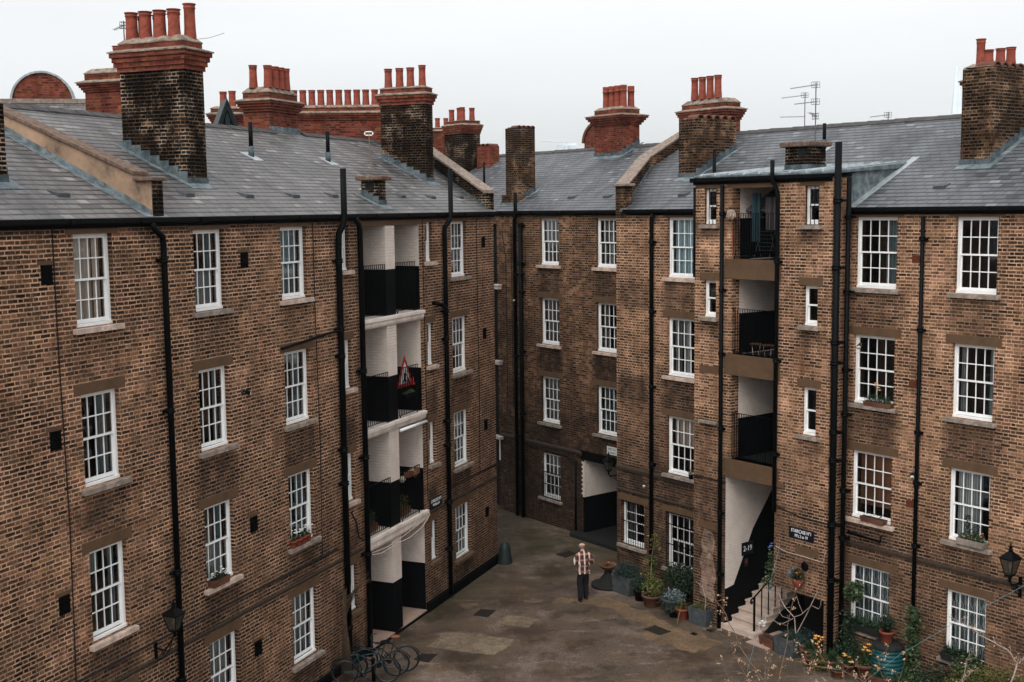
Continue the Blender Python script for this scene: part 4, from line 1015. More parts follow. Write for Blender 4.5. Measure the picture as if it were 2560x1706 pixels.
# stair opening at the far left, passage at right
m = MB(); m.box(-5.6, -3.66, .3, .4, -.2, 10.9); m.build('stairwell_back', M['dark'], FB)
for z0, z1 in ((8.42, 8.6), (5.58, 5.73), (2.73, 2.86)):
    m = MB(); m.box(-5.5, -3.40, -.16, -.002, z0, z1-.05); m.box(-5.5, -3.36, -.2, -.002, z1-.05, z1)
    m.build('balcony_slab', M['whitew'], FB)
for z0 in (8.62, 5.75, 2.9): railing(FB, -5.5, -3.68, -.08, z0-.02, z0+1.1)
MB().box(-3.64, -3.60, -.02, -.002, 1.9, 2.8).build('door_frame', M['white'], FB)
m = MB(); n_ = MB()
for i in range(16):
    z = 1.38 + i*.078; m.box(1.22 - (.06 if i % 2 else 0), 1.30, -.006, .0, z, z+.077)
m.box(1.0, 1.3, .28, 5.5, 1.38, 2.7); n_.box(1.0, 1.3, .28, 5.5, -.1, 1.38)
m.box(1.29, 1.31, .001, .28, 1.38, 2.69); n_.box(1.29, 1.31, .001, .28, -.1, 1.38); n_.box(1.24, 1.30, -.008, 0, 0, 1.38)
m.build('white_passage_wall', M['white_brick'], FB); n_.build('black_passage_wall', M['black_brick'], FB)
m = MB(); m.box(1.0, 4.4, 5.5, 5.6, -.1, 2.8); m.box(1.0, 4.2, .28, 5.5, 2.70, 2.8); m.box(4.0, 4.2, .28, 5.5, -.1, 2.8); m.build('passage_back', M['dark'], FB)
m = MB(); m.box(1.1, 4.2, -.02, .27, 2.705, 3.02); m.build('passage_beam', M['ironm'], FB)
m = MB(); pts = [(.85, 0)] + [(1.12 + .25*math.cos(a) - .0, -.22 + .25*math.sin(a)) for a in [R_(180 + 9*i) for i in range(11)]] + [(4.2, -.47), (4.2, 5), (1.3, 5), (1.3, 0)]
m.prism_z(pts, -.02, .12); m.build('threshold_step', M['step'], FB, bevel=.01)
pipe(FB, -2.45, -.09, .0, 11.0, .07, (9.0, 6.0, 3.0), 'soil_pipe', top=[(-2.3, -.14, 11.15), (-2.26, -.18, 11.3), (-2.26, -.18, 11.98)])
pipe(FB, -2.10, -.09, .0, 10.9, .08, (10.8, 9.4, 8.4, 6.2, 3.9), 'soil_pipe')
pipe(FB, .90, -.07, .0, 2.6, .04, name='drainpipe')
MB().tube([(-2.05, -.1, 9.0), (-1.85, -.12, 9.05)], .05, 8).build('pipe_elbow', M['iron'], FB, fixn=False)
line_tube(FB, [(-3.3, -.02, 10.5), (-3.1, -.02, 9.6), (-3.05, -.03, 7), (-3.1, -.02, 4)], .012); line_tube(FB, [(-2.75, -.02, 10.8), (-2.72, -.02, 4)], .010)
line_tube(FB, [(-2.1, -.03, 2.78), (.4, -.04, 2.72), (.8, -.06, 2.6), (.85, -.06, 2.2)], .022)
rf = roof_slab(FB, 'slate_roof', M['slateR'], [(-16, -.13), (6.2, -.13), (6.2, 4.8), (-16, 4.8)], 11.37, .485)
roof_slab(FB, 'rear_slate_roof', M['slateR'], [(-16, 4.8), (6.2, 4.8), (6.2, 9.6), (-16, 9.6)], 11.37+.485*9.6, -.485)
ridge_tiles(rf, -16, 6.2, 4.8, 13.70)
for (x, y) in [(-2.62, .87), (-.25, .84), (1.64, .83)]: slate_vent(rf, x, y, 11.37)
o = chimney(FB, -3.72, -3.02, .5, 1.35, 11.2, 14.36, mat='brickN', flz=.0, flash='r', z00=11.37, tiles=('yr', 4, .10, .4))
MB().box(-3.78, -2.96, .34, 1.45, 11.2, 11.9).build('chimney_base', M['brickN'], o)
MB().box(-3.8, -2.9, .30, .338, 11.36, 11.62).build('lead_flashing', M['lead'], o)
MB().box(-3.66, -3.08, .56, 1.29, 14.361, 14.40).build('mortar_flaunching', M['flaunch'], o)
chimney(FB, -2.75, -1.20, 4.05, 4.95, 12.6, 14.49, mat='brickRed', ring=(.33, .24, 4), block=.18, flz=.13, flash='r', z00=11.37, potkind=1, pots=[(x, 4.3, 15.15, .135, .80) for x in (-2.35, -2.02, -1.7, -1.38)] + [(-1.42, 4.72, 15.15, .135, .78), (-2.1, 4.7, 15.1, .135, .7)])
chimney(FB, -11.45, -10.15, 3.0, 3.95, 11.6, 14.62, ring=(.35, .10, 4), block=.14, flz=.04, pots=[(-11.2, 3.2, 15.14, .13, .55), (-10.95, 3.6, 15.14, .13, .55), (-10.75, 3.3, 15.14, .13, .6), (-10.4, 3.2, 15.14, .13, .6), (-10.45, 3.75, 15.14, .13, .6)])
o = pipe(FB, -7.44, 2.18, 12.3, 13.3, .045, name='vent_pipe')
# ================================================================== chimneys and roofs of the houses behind
def far_stack(cx, cy, w, d, zb, zt, rz, ring, block, flz, pots, label, cat='chimney', name='chimney_stack', mat='brickRed', tiles=None, group=None):
    e = empty(name, (cx, cy, 0), rz, label, cat, group)
    chimney(e, -w/2, w/2, -d/2, d/2, zb, zt, mat=mat, ring=ring, block=block, flz=flz, pots=pots, tiles=tiles, name='stack')
    return e
pp = [(-.35 + i*.302, 0, 14.92, .125, .52) for i in range(10)] + [(-2.72, 0, 14.92, .13, .5), (-2.42, 0, 14.92, .13, .52)]
far_stack(-6.9, 41.1, 6.2, .55, 12.0, 14.42, R_(1), (.22, .12, 3), .14, .10, pp, 'long red brick chimney wall with a row of ten matching clay pots on the skyline')
far_stack(-9.96, 30.9, 1.15, .9, 12.0, 14.42, R_(-20), (.22, .14, 4), .18, .14, [(.12, 0, 14.98, .13, .60), (.43, .1, 14.98, .12, .62)], 'red chimney half hidden behind the large blackened chimney at left')
far_stack(-3.1, 54.3, .6, .6, 12.0, 14.75, R_(-20), (.1, .05, 2), .08, .05, [(-.12, 0, 14.95, .12, .50), (.2, .2, 14.95, .12, .5)], 'slim red chimney behind the stack with five pots')
far_stack(-.93, 52, .75, .6, 12.0, 14.06, R_(-40), None, 0, 0, [], 'low red chimney topped by half round tiles near the middle', tiles=('x', 3, .12, .6))
# curved gable, arch and dormer
e = empty('arched_gable', (-15.3, 40, 0), R_(14), 'semicircular red brick gable edged in lead on the left skyline', 'gable')
m = MB(); arc = [(.93*math.cos(R_(a)), 15.06 + .93*math.sin(R_(a))) for a in range(0, 181, 10)]
m.prism_y([(-.93, 13.5)] + arc[::-1] + [(.93, 13.5)], 0, .28); m.build('brick_arch', M['brickRed'], e)
m = MB(); 
for i in range(18):
    a, b = R_(i*10), R_(i*10+9.6); r1, r2_ = .935, 1.0
    m.hexa([(r1*math.cos(a), -.06, 15.06+r1*math.sin(a)), (r1*math.cos(b), -.06, 15.06+r1*math.sin(b)), (r1*math.cos(b), .42, 15.06+r1*math.sin(b)), (r1*math.cos(a), .42, 15.06+r1*math.sin(a))],
           [(r2_*math.cos(a), -.06, 15.06+r2_*math.sin(a)), (r2_*math.cos(b), -.06, 15.06+r2_*math.sin(b)), (r2_*math.cos(b), .42, 15.06+r2_*math.sin(b)), (r2_*math.cos(a), .42, 15.06+r2_*math.sin(a))])
m.build('lead_edge', M['leadpale'], e)
e = empty('arched_gable', (3.75, 50, 0), R_(-30), 'curved red brick gable half hidden behind the red chimney with fluted pots', 'gable')
m = MB(); m.prism_y([(-.75, 12.5)] + [(.75*math.cos(R_(a)), 14.05 + .85*math.sin(R_(a))) for a in range(180, -1, -12)] + [(.75, 12.5)], 0, .3); m.build('brick_arch', M['brickRed'], e)
m = MB()
for i in range(15):
    a, b = R_(i*12), R_(i*12+11.6)
    q_ = lambda r, t, y: (r*math.cos(t), y, 14.05 + r*1.13*math.sin(t))
    m.hexa([q_(.755, a, -.08), q_(.755, b, -.08), q_(.755, b, .3), q_(.755, a, .3)], [q_(.84, a, -.08), q_(.84, b, -.08), q_(.84, b, .3), q_(.84, a, .3)])
m.build('moulded_edge', M['terradull_shade'], e)
e = empty('house_roof', (-12.9, 37.5, 0), R_(8), 'slate roof with clay ridge just beyond the left block, below the curved gable', 'roof')
roof_slab(e, 'slate_slope', M['slateL'], [(-2.6, -3.5), (1.6, -3.5), (1.6, 0), (-2.6, 0)], 14.78, .45); 
m = MB(); m.box(-2.6, 1.6, -.1, .12, 14.76, 14.9); m.build('ridge_cap', M['copingg'], e)
e = empty('dormer_gable', (-.546-.379*0, 37.921, 0), R_(67.731), 'small dark green timber gable with a lead roof on the left ridge', 'dormer')
e.location = (-.546 + .379*(-6.65) - .925*5.0, 37.921 + .925*(-6.65) + .379*5.0, 0); e.rotation_euler.z = R_(22); e.scale = (.66, .66, .985); e.location.x -= .1
m = MB(); m.prism_y([(-.45, 13.8), (.45, 13.8), (0, 14.6)], 0, .05); m.build('timber_gable', M['darkgreen'], e)
m = MB(); m.prism_y([(-.60, 13.72), (-.52, 13.72), (0, 14.62), (.52, 13.72), (.60, 13.72), (0, 14.74)], -.06, 1.5); m.build('lead_dormer_roof', M['darkgreen'], e)
m = MB()
for a, b in (((-.3, 13.84), (0, 14.42)), ((.3, 13.84), (0, 14.42)), ((-.12, 13.82), (-.12, 14.2)), ((.12, 13.82), (.12, 14.2)), ((-.4, 13.84), (.4, 13.84))): m.tube([(a[0], -.01, a[1]), (b[0], -.01, b[1])], .02, 4)
m.build('gable_boarding', M['ironm'], e)
m = MB(); m.hexa([(-.75, -.35, 13.60), (.75, -.35, 13.60), (.75, .0, 13.78), (-.75, .0, 13.78)], [(-.75, -.35, 13.62), (.75, -.35, 13.62), (.75, .0, 13.80), (-.75, .0, 13.80)]); m.build('lead_apron', M['leadpale'], e)
# distant city
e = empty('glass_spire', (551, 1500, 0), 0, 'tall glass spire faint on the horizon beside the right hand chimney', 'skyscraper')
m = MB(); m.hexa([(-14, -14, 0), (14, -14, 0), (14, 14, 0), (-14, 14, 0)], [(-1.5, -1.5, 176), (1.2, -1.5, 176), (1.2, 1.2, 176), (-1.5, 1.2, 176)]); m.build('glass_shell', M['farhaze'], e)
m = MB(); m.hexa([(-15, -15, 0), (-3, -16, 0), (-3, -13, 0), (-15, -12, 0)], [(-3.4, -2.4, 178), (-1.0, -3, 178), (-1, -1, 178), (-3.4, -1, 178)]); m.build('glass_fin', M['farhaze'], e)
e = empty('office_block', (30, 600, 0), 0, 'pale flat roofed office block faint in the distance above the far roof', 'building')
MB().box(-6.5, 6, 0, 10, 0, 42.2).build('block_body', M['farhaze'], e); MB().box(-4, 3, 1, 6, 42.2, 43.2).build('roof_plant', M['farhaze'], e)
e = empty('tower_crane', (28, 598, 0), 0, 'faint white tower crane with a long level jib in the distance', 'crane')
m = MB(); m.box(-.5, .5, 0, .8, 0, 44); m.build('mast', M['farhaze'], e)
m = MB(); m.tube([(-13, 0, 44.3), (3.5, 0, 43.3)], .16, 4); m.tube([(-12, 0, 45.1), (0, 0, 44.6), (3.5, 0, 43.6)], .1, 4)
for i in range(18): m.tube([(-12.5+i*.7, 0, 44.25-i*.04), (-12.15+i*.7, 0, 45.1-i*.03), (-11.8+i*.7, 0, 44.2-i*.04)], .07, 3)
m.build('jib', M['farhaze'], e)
# ================================================================== things in the court
RO = Vector((6.51, 31.5, 0)); RA = R_(-53)
LO = Vector((-.546, 37.921, 0)); LA = R_(67.731)
FO = Vector((1.68, 42.0, 0))
def rot(p, a): return Vector((p[0]*math.cos(a) - p[1]*math.sin(a), p[0]*math.sin(a) + p[1]*math.cos(a), p[2]))
def rp(x, y, z=0): return RO + rot((x, y, z), RA)
def lp(x, y, z=0): return LO + rot((x, y, z), LA)
def fp(x, y, z=0): return FO + rot((x, y, z), RA)

def rough_poly(pts, n=5, amp=.03):
    out = []
    for i, p in enumerate(pts):
        q = pts[(i+1) % len(pts)]
        for k in range(n):
            t = k/n; x = p[0]+(q[0]-p[0])*t; y = p[1]+(q[1]-p[1])*t
            out.append((x + rnd.uniform(-amp, amp), y + rnd.uniform(-amp, amp)))
    return out
def flat(name, pts, z, mat, **kw):
    m = MB(); m.add([(x, y, z) for x, y in pts], [tuple(range(len(pts)))]); return m.build(name, mat, fixn=False, **kw)
flat('concrete_patch', rough_poly([(-2.36, 30.41), (-2.18, 30.75), (-1.92, 31.51), (-1.54, 31.45), (-0.93, 31.38), (-0.7, 31.13), (-0.03, 30.9), (-0.14, 30.47), (-0.31, 30.17), (-0.55, 29.76), (-1.11, 29.9), (-1.8, 30.22)]), .004, M['patch'], kind='structure')
flat('concrete_patch', rough_poly([(-0.52, 32.12), (-0.26, 32.79), (0.14, 32.73), (0.67, 32.43), (0.5, 32.22), (0.38, 31.78), (-0.06, 31.88)], 5, .02), .004, M['patch'], kind='structure')
flat('concrete_patch', rough_poly([(-1.64, 33.81), (-1.16, 33.9), (-1.04, 33.69), (-1.39, 33.37)], 5, .03), .004, M['gravel'], kind='structure')
gp = [rp(*p) for p in [(-5.4, -2.6), (-4.6, -1.5), (-3.2, -1.35), (-1.5, -1.6), (.2, -1.5), (.2, -2.6), (-1.2, -2.9), (-2.2, -2.1), (-3.6, -2.0), (-4.7, -2.3), (-5.0, -3.2)]]
flat('gravel_strip', rough_poly([(p.x, p.y) for p in gp], 7, .10), .004, M['gravel'], kind='structure')
gp = [rp(*p) for p in [(-5.3, -.9), (-3.6, -1.35), (-1.7, -1.35), (1.0, -1.25), (1.2, -.7), (-5.5, -.1)]]
def cover(pts, label, z=.006):
    c = Vector((sum(p[0] for p in pts)/4, sum(p[1] for p in pts)/4, 0)); e = empty('drain_cover', c, 0, label, 'drain cover')
    P = [Vector((p[0], p[1], 0)) - c for p in pts]
    m = MB(); m.add([(p.x, p.y, z) for p in P], [(0, 1, 2, 3)]); m.add([(p.x*1.0, p.y, z+.008) for p in P], [(3, 2, 1, 0)]) if 0 else None
    m.build('cover_plate', M['cover'], e)
    m = MB(); N_ = 9
    for i in range(1, N_):
        for A, B_, Cc, D in ((P[0], P[1], P[3], P[2]), (P[0], P[3], P[1], P[2])):
            t = i/N_; a = A.lerp(B_, t); b = Cc.lerp(D, t); d = (b-a).normalized(); w = Vector((-d.y, d.x, 0))*.008
            m.add([a-w+Vector((0, 0, z+.004)), b-w+Vector((0, 0, z+.004)), b+w+Vector((0, 0, z+.004)), a+w+Vector((0, 0, z+.004))], [(0, 1, 2, 3)])
    for A, B_ in zip(P, P[1:]+P[:1]): m.tube([(A.x, A.y, z), (B_.x, B_.y, z)], .014, 4)
    m.build('cover_ribs', M['soil'], e, fixn=False)
cover([(-1.18, 32.82), (-0.98, 33.32), (-0.56, 33.2), (-0.78, 32.66)], 'dark square drain cover near the left block, above the pale repair patches')
cover([(-2.61, 29.54), (-2.43, 29.9), (-2.03, 29.85), (-2.22, 29.32)], 'drain cover partly behind the rearmost bicycle wheel')
cover([(3.49, 31.51), (3.82, 31.81), (4.19, 31.31), (3.85, 31.06)], 'diamond shaped drain cover in front of the potted plants')
cover([(1.37, 38.7), (1.82, 39.08), (2.03, 38.81), (1.68, 38.34)], 'drain cover in the ground beyond the man, near the passage')
cover([(4.68, 31.13), (4.79, 31.23), (4.89, 31.08), (4.78, 31.0)], 'tiny dark drain cover between the big cover and the stairs')
cover([(5.15, 31.42), (5.32, 31.54), (5.44, 31.38), (5.26, 31.21)], 'small gully grate beside the galvanised tub with the bare stem')

# ---------------------------------------------------------------- lanterns
def lantern(loc, rz, hook, label, bracket='below', rl=.21, rb=.10, z0=0.0, hh=.36):
    """four sided tapered lantern; loc = bottom centre of the glass; hook = local wall point"""
    e = empty('wall_lantern', loc, rz, label, 'lantern', 'black lanterns fixed to the walls')
    m = MB()
    q4 = lambda r, z: [(-r, -r, z), (r, -r, z), (r, r, z), (-r, r, z)]
    for i in range(4):
        a, b = q4(rb, 0)[i], q4(rl, hh)[i]; m.tube([a, b], .014, 5)
        a2, b2 = q4(rb, 0)[(i+1) % 4], q4(rl, hh)[(i+1) % 4]; m.tube([a, a2], .014, 5); m.tube([b, b2], .018, 5)
    m.hexa(q4(rb, -.035), q4(rb, -.0)); m.lathe([(.05, -.16), (.035, -.1), (.06, -.05), (.09, -.03)], (0, 0, 0), 10)
    m.build('lantern_frame', M['iron'], e, fixn=False)
    m = MB(); m.hexa(q4(rl*1.12, hh+.01), q4(.055, hh+.15)); m.lathe([(.055, 0), (.06, .05), (.04, .06), (.045, .09), (.075, .10), (.02, .13), (.025, .16), (.005, .2)], (0, 0, hh+.15), 10); m.build('lantern_roof', M['iron'], e)
    m = MB(); a, b = q4(rb*.97, .01), q4(rl*.97, hh-.005)
    for i in range(4): m.quad(a[i], a[(i+1) % 4], b[(i+1) % 4], b[i])
    m.build('lantern_glass', M['clearglass'], e, fixn=False)
    m = MB(); m.lathe([(.015, .02), (.015, .12), (.05, .17), (.045, .24), (.01, .27)], (0, 0, 0), 10); m.build('bulb', M['bulb'], e, fixn=False)
    hx, hy, hz = hook; m = MB()
    m.tube([(0, 0, -.14), (0, hy*.15, -.25), (0, hy*.5, hz-.02), (0, hy*.98, hz)], .022, 6); m.tube([(0, hy*.95, hz-.28), (0, hy*.6, hz-.2), (0, hy*.3, hz-.02), (0, hy*.1, -.2)], .014, 6)
    sp = [(0, hy*.62 + .06*math.cos(a)*(1-a/14), hz-.1 + .06*math.sin(a)*(1-a/14)) for a in [i*.6 for i in range(18)]]
    m.tube(sp, .010, 5); m.box(-.05, .05, hy-.035, hy-.004, hz-.34, hz+.12)
    m.build('wall_bracket', M['iron'], e, fixn=False)
    return e
def cg():
    t = NT('lantern_pane'); a = t.node('ShaderNodeBsdfTransparent', {'Color': (.5, .48, .42, 1)}); g = t.node('ShaderNodeBsdfDiffuse', {'Color': (.10, .095, .08, 1)})
    mx = t.node('ShaderNodeMixShader', {0: .35}); t.L.new(a.outputs[0], mx.inputs[1]); t.L.new(g.outputs[0], mx.inputs[2]); t.L.new(mx.outputs[0], t.out.inputs[0]); return t.mat
M['clearglass'] = cg()
lantern(lp(-16.86, -.47, 3.50), LA, (0, .67, -.5), 'black lantern beside the drainpipe low on the left block').scale = (.7, .7, .85)
lantern(rp(7.55, -.45, 3.42), RA, (0, .60, -.26), 'black lantern near the right edge, between two lower window rows').scale = (.75, .75, 1)
lantern(fp(3.15, -.52, 2.72), RA, (0, .8, -.22), 'black lantern hanging in front of the white sign over the passage').scale = (.65, .65, .9)

# ---------------------------------------------------------------- signs
def text(name, s, size, loc, parent, mat, sx=1.0, depth=.002, font_align='CENTER'):
    cu = bpy.data.curves.new(name, 'FONT'); cu.body = s; cu.size = size; cu.align_x = font_align; cu.align_y = 'CENTER'; cu.extrude = depth; cu.offset = .0
    t = bpy.data.objects.new(name, cu); C.objects.link(t)
    dg = bpy.context.evaluated_depsgraph_get(); me = bpy.data.meshes.new_from_object(t.evaluated_get(dg)); bpy.data.objects.remove(t)
    me.materials.clear(); me.materials.append(mat); me.name = name
    o = bpy.data.objects.new(name, me); C.objects.link(o); o.parent = parent; o.location = loc; o.rotation_euler = (R_(90), 0, 0); o.scale = (sx, 1, 1)
    return o
def sign(loc, rz, w, h, mat, lines, label, lm='letter', name='wall_sign', frame=None):
    e = empty(name, loc, rz, label, 'sign')
    MB().box(-w/2, w/2, -.02, -.004, -h/2, h/2).build('sign_plate', M[mat], e, bevel=.003)
    for (s, size, x, z, sx) in lines: text('lettering', s, size, (x, -.0235, z), e, M[lm], sx)
    return e
sign(rp(2.06, TY, 3.17), RA, .78, .30, 'signblack', [('STAIRCASE Nº1', .128, 0, .055, .74), ('Nºs 2 to 19', .115, 0, -.065, .75)], 'black enamel plate reading STAIRCASE No 1 on the stair tower')
sign(lp(-4.49, 0, 3.06), LA, .80, .29, 'signblack', [('STAIRCASE Nº5', .128, 0, .055, .76), ('Nºs 82 to 97', .11, 0, -.065, .75)], 'black enamel staircase plate on the left block between its balconies and soil pipe')
sign(fp(2.76, -.0, 3.24), RA, .52, .27, 'signwhite', [('Nº6º 2 A', .12, .0, .05, .85), ('ENTRANCE', .062, .04, -.065, .85)], 'white sign with dark letters over the covered passage', lm='letterk')
# 2-19 plate on the white stair wall (faces across the stair)
e = sign((0, 0, 0), 0, .46, .36, 'signblack', [('2-19', .21, 0, 0, .9)], 'black 2-19 number plate on the white wall of the open stair')
e.location = rp(-.52, .22, 2.08); e.rotation_euler.z = RA + R_(90)
e = sign((0, 0, 0), 0, .15, .22, 'signblack', [], 'small framed notice just under the 2-19 plate')
e.location = rp(-.52, .17, 1.70); e.rotation_euler.z = RA + R_(90)
MB().box(-.045, .045, -.024, -.0205, -.03, .08).build('notice_panel', M['ventred'], e)
# road works triangle on the balcony
e = empty('road_sign', lp(-5.98, .13, 6.60), LA, 'red bordered triangular roadworks sign standing behind the balcony railing', 'road sign')
def tri(s, r=0): return [(-s/2, 0), (s/2, 0), (0, s*.87)]
m = MB(); m.prism_y(tri(1.0), 0, .012); m.build('sign_border', M['redpaint'], e, bevel=.01)
m = MB(); m.prism_y([(-.33, .10), (.33, .10), (0, .68)], -.004, -.001); m.build('sign_face', M['signwhite'], e)
m = MB(); m.lathe([(.001, -.035), (.035, 0), (.001, .035)], (.02, -.01, .43), 8); m.tube([(.0, -.01, .38), (-.04, -.01, .27), (.03, -.01, .13)], .035, 6); m.tube([(-.04, -.01, .26), (-.12, -.01, .13)], .028, 6); m.tube([(.0, -.01, .36), (.1, -.01, .30), (.2, -.01, .14)], .018, 5)
m.prism_y([(.12, .10), (.30, .10), (.22, .21)], -.012, -.004); m.build('roadworks_symbol', M['signblack'], e, fixn=False)
m = MB(); m.prism_y([(.40, 0), (.56, -.01), (.44, .22)], -.03, -.018); m.build('bright_corner', M['redbright'], e)

# ---------------------------------------------------------------- aerials
def yagi(m, p, L, n, d=(-1, 0, 0), tilt=.0, grid=True, s=.09):
    d = Vector(d).normalized(); p = Vector(p); up = Vector((0, 0, 1)); sd = d.cross(up).normalized()
    en = p + d*L + up*tilt; m.tube([p, en], .007, 4)
    for i in range(n):
        c = p.lerp(en, (i+1)/n); m.tube([c - sd*s, c + sd*s], .004, 3); m.tube([c - up*.018, c + up*.018], .006, 3)
    if grid:
        for k in (-1, 0, 1):
            m.tube([p + up*.07*k - sd*.13, p + up*.07*k + sd*.13], .006, 3); m.tube([p + up*.07*k - d*.09, p + up*.07*k + d*.11], .007, 3)
        for x in (-.09, -.03, .05, .11): m.tube([p + d*x - up*.075, p + d*x + up*.075], .006, 3)
def aerial(base, top, heads, label, mat='alu'):
    e = empty('tv_aerial', base, 0, label, 'aerial')
    b = Vector(base); m = MB(); m.tube([(0, 0, 0), Vector(top)-b], .014, 6); m.build('aerial_mast', M[mat], e, fixn=False)
    m = MB()
    for (z, L, n, d, tl, g_) in heads:
        t = (z - b.z)/max(.01, top[2]-b.z); p = Vector((0, 0, 0)).lerp(Vector(top)-b, t); yagi(m, p, L, n, d, tl, g_)
    m.build('aerial_array', M[mat], e, fixn=False)
W = (-1, .1, 0)
aerial(rp(1.44, .4, 12.3), tuple(rp(1.40, .45, 14.45)), [(14.40, .62, 14, W, -.08, True), (13.98, .52, 12, W, -.05, True), (13.62, .2, 4, (-1, -.6, 0), .08, True)], 'tall mast with three tv aerials behind the small chimney stack')
aerial(rp(-2.51, 4.8, 13.7), tuple(rp(-2.51, 4.8, 14.72)), [(14.66, .68, 14, W, -.07, True), (14.06, -.01, 1, W, 0, False), (14.03, .72, 13, W, 0.0, False)], 'shorter aerial mast on the ridge left of the tall mast')
aerial(rp(-.15, 5.6, 13.3), tuple(rp(-.15, 5.6, 14.02)), [(13.95, .5, 12, W, -.05, True)], 'small tilted aerial peeping over the ridge on the right')
aerial(lp(-12.6, 3.6, 13.2), tuple(lp(-12.6, 3.6, 15.70)), [(15.6, .26, 5, (-1, .4, 0), -.08, True)], 'small aerial on a mast behind the blackened chimney')
e = empty('tv_aerial', lp(-12.88, 1.5, 15.12), 0, 'thin whip aerial sticking out right of the blackened chimney pots', 'aerial'); MB().tube([(0, 0, 0), (.32, .1, .05), (.62, .2, .16)], .005, 4).build('aerial_rod', M['alu'], e)
e = empty('tv_aerial', lp(-6.7, .6, 12.3), 0, 'rusty pole with a small white bracket on the little vent stack', 'aerial')
MB().tube([(0, 0, 0), (-.06, 0, 1.12)], .014, 6).build('aerial_mast', M['bark2'], e, fixn=False)
m = MB(); m.box(-.18, .06, -.01, .01, 1.05, 1.075); m.box(-.18, .06, -.01, .01, 1.14, 1.165); m.box(-.18, -.15, -.01, .01, 1.05, 1.165); m.box(.03, .06, -.01, .01, 1.05, 1.165); m.build('aerial_array', M['white'], e)

# ---------------------------------------------------------------- security lamps
def seclamp(loc, rz, label, mat='iron'):
    e = empty('security_lamp', loc, rz, label, 'lamp')
    m = MB(); m.lathe([(.05, 0), (.05, .02), (.03, .03)], (0, 0, 0), 10); o = m.build('wall_plate', M['galv'], e, fixn=False); o.rotation_euler.x = R_(90)
    m = MB(); m.tube([(0, -.02, 0), (0, -.07, 0), (.0, -.10, -.02)], .02, 6); m.tube([(0, -.09, -.01), (.06, -.15, -.05)], [.03, .055], 10); m.build('lamp_head', M[mat], e, fixn=False)
    m = MB(); m.tube([(.055, -.145, -.047), (.07, -.16, -.057)], [.05, .048], 10); m.build('lamp_lens', M['bulb'], e, fixn=False)
    return e
seclamp(lp(-13.72, 0, 7.62), LA, 'round security lamp on bare brick between window columns of the left block')
seclamp(rp(2.98+.25, 0, 8.02), RA, 'small security lamp beside the twin soil pipes')
seclamp(rp(4.80, 0, 5.1), RA, 'black security lamp left of the thin drainpipe on the right block')
seclamp(fp(-2.5, 0, 8.1), RA, 'pale security lamp between the pipes of the far block')
seclamp(rp(-4.28, 0, 3.25), RA, 'black security camera left of the drainpipe near the passage')

# ---------------------------------------------------------------- plants
def leafcloud(m, n, fn, size=.05, flat_=.3, up=.3, asp=1.7):
    for _ in range(n):
        p = Vector(fn()); s = size*rnd.uniform(.6, 1.3)
        d = Vector((rnd.gauss(0, 1), rnd.gauss(0, 1), rnd.gauss(up, .6))).normalized()
        a = d.cross(Vector((rnd.gauss(0, 1), rnd.gauss(0, 1), rnd.gauss(0, 1)))).normalized(); b = d.cross(a)
        w = s/asp/1.0
        m.add([p, p + d*s*.45 + a*w*.5 + b*s*.06, p + d*s, p + d*s*.45 - a*w*.5 + b*s*.06], [(0, 1, 2, 3)])
def ell(cx, cy, cz, rx, ry, rz_, shell=.5):
    def f():
        while True:
            v = Vector((rnd.uniform(-1, 1), rnd.uniform(-1, 1), rnd.uniform(-1, 1)))
            if shell*shell*rnd.random() < v.length_squared < 1: break
        k = 1 + .22*mn.noise(v*2.2 + Vector((cx, cy, cz)))
        return (cx+v.x*rx*k, cy+v.y*ry*k, cz+v.z*rz_*k)
    return f
def blade(m, base, d, L, w, droop=.6):
    base = Vector(base); d = Vector(d).normalized(); up = Vector((0, 0, 1)); sd = d.cross(up)
    if sd.length < .1: sd = Vector((1, 0, 0))
    sd.normalize(); n = 5; pts = []
    for i in range(n+1):
        t = i/n; p = base + d*L*t - up*droop*L*t*t; ww = w*(1-t)**.6*.5+.001
        pts.append((p - sd*ww, p + sd*ww))
    vs = [q for pr_ in pts for q in pr_]; m.add(vs, [(2*i, 2*i+1, 2*i+3, 2*i+2) for i in range(n)])
def straps(m, c, n, L, w, spread=.6, droop=.5):
    for _ in range(n):
        a = rnd.uniform(0, 6.28); d = (math.cos(a)*spread*rnd.random(), math.sin(a)*spread*rnd.random(), 1)
        blade(m, (c[0]+rnd.uniform(-.03, .03), c[1]+rnd.uniform(-.03, .03), c[2]), d, L*rnd.uniform(.6, 1.1), w, droop*rnd.uniform(.3, 1.2))
def round_pot(e, r, h, mat='terra', z=0, soil=True):
    MB().lathe([(r*.68, 0), (r*.72, .01), (r*.92, h*.80), (r*1.02, h*.81), (r*1.04, h), (r*.90, h), (r*.86, h*.86), (.001, h*.85)], (0, 0, z), 20, caps=False).build('pot', M[mat], e, fixn=False)
    if soil: MB().lathe([(.001, h*.87), (r*.87, h*.87)], (0, 0, z), 14, caps=False).build('soil', M['soil'], e, fixn=False)
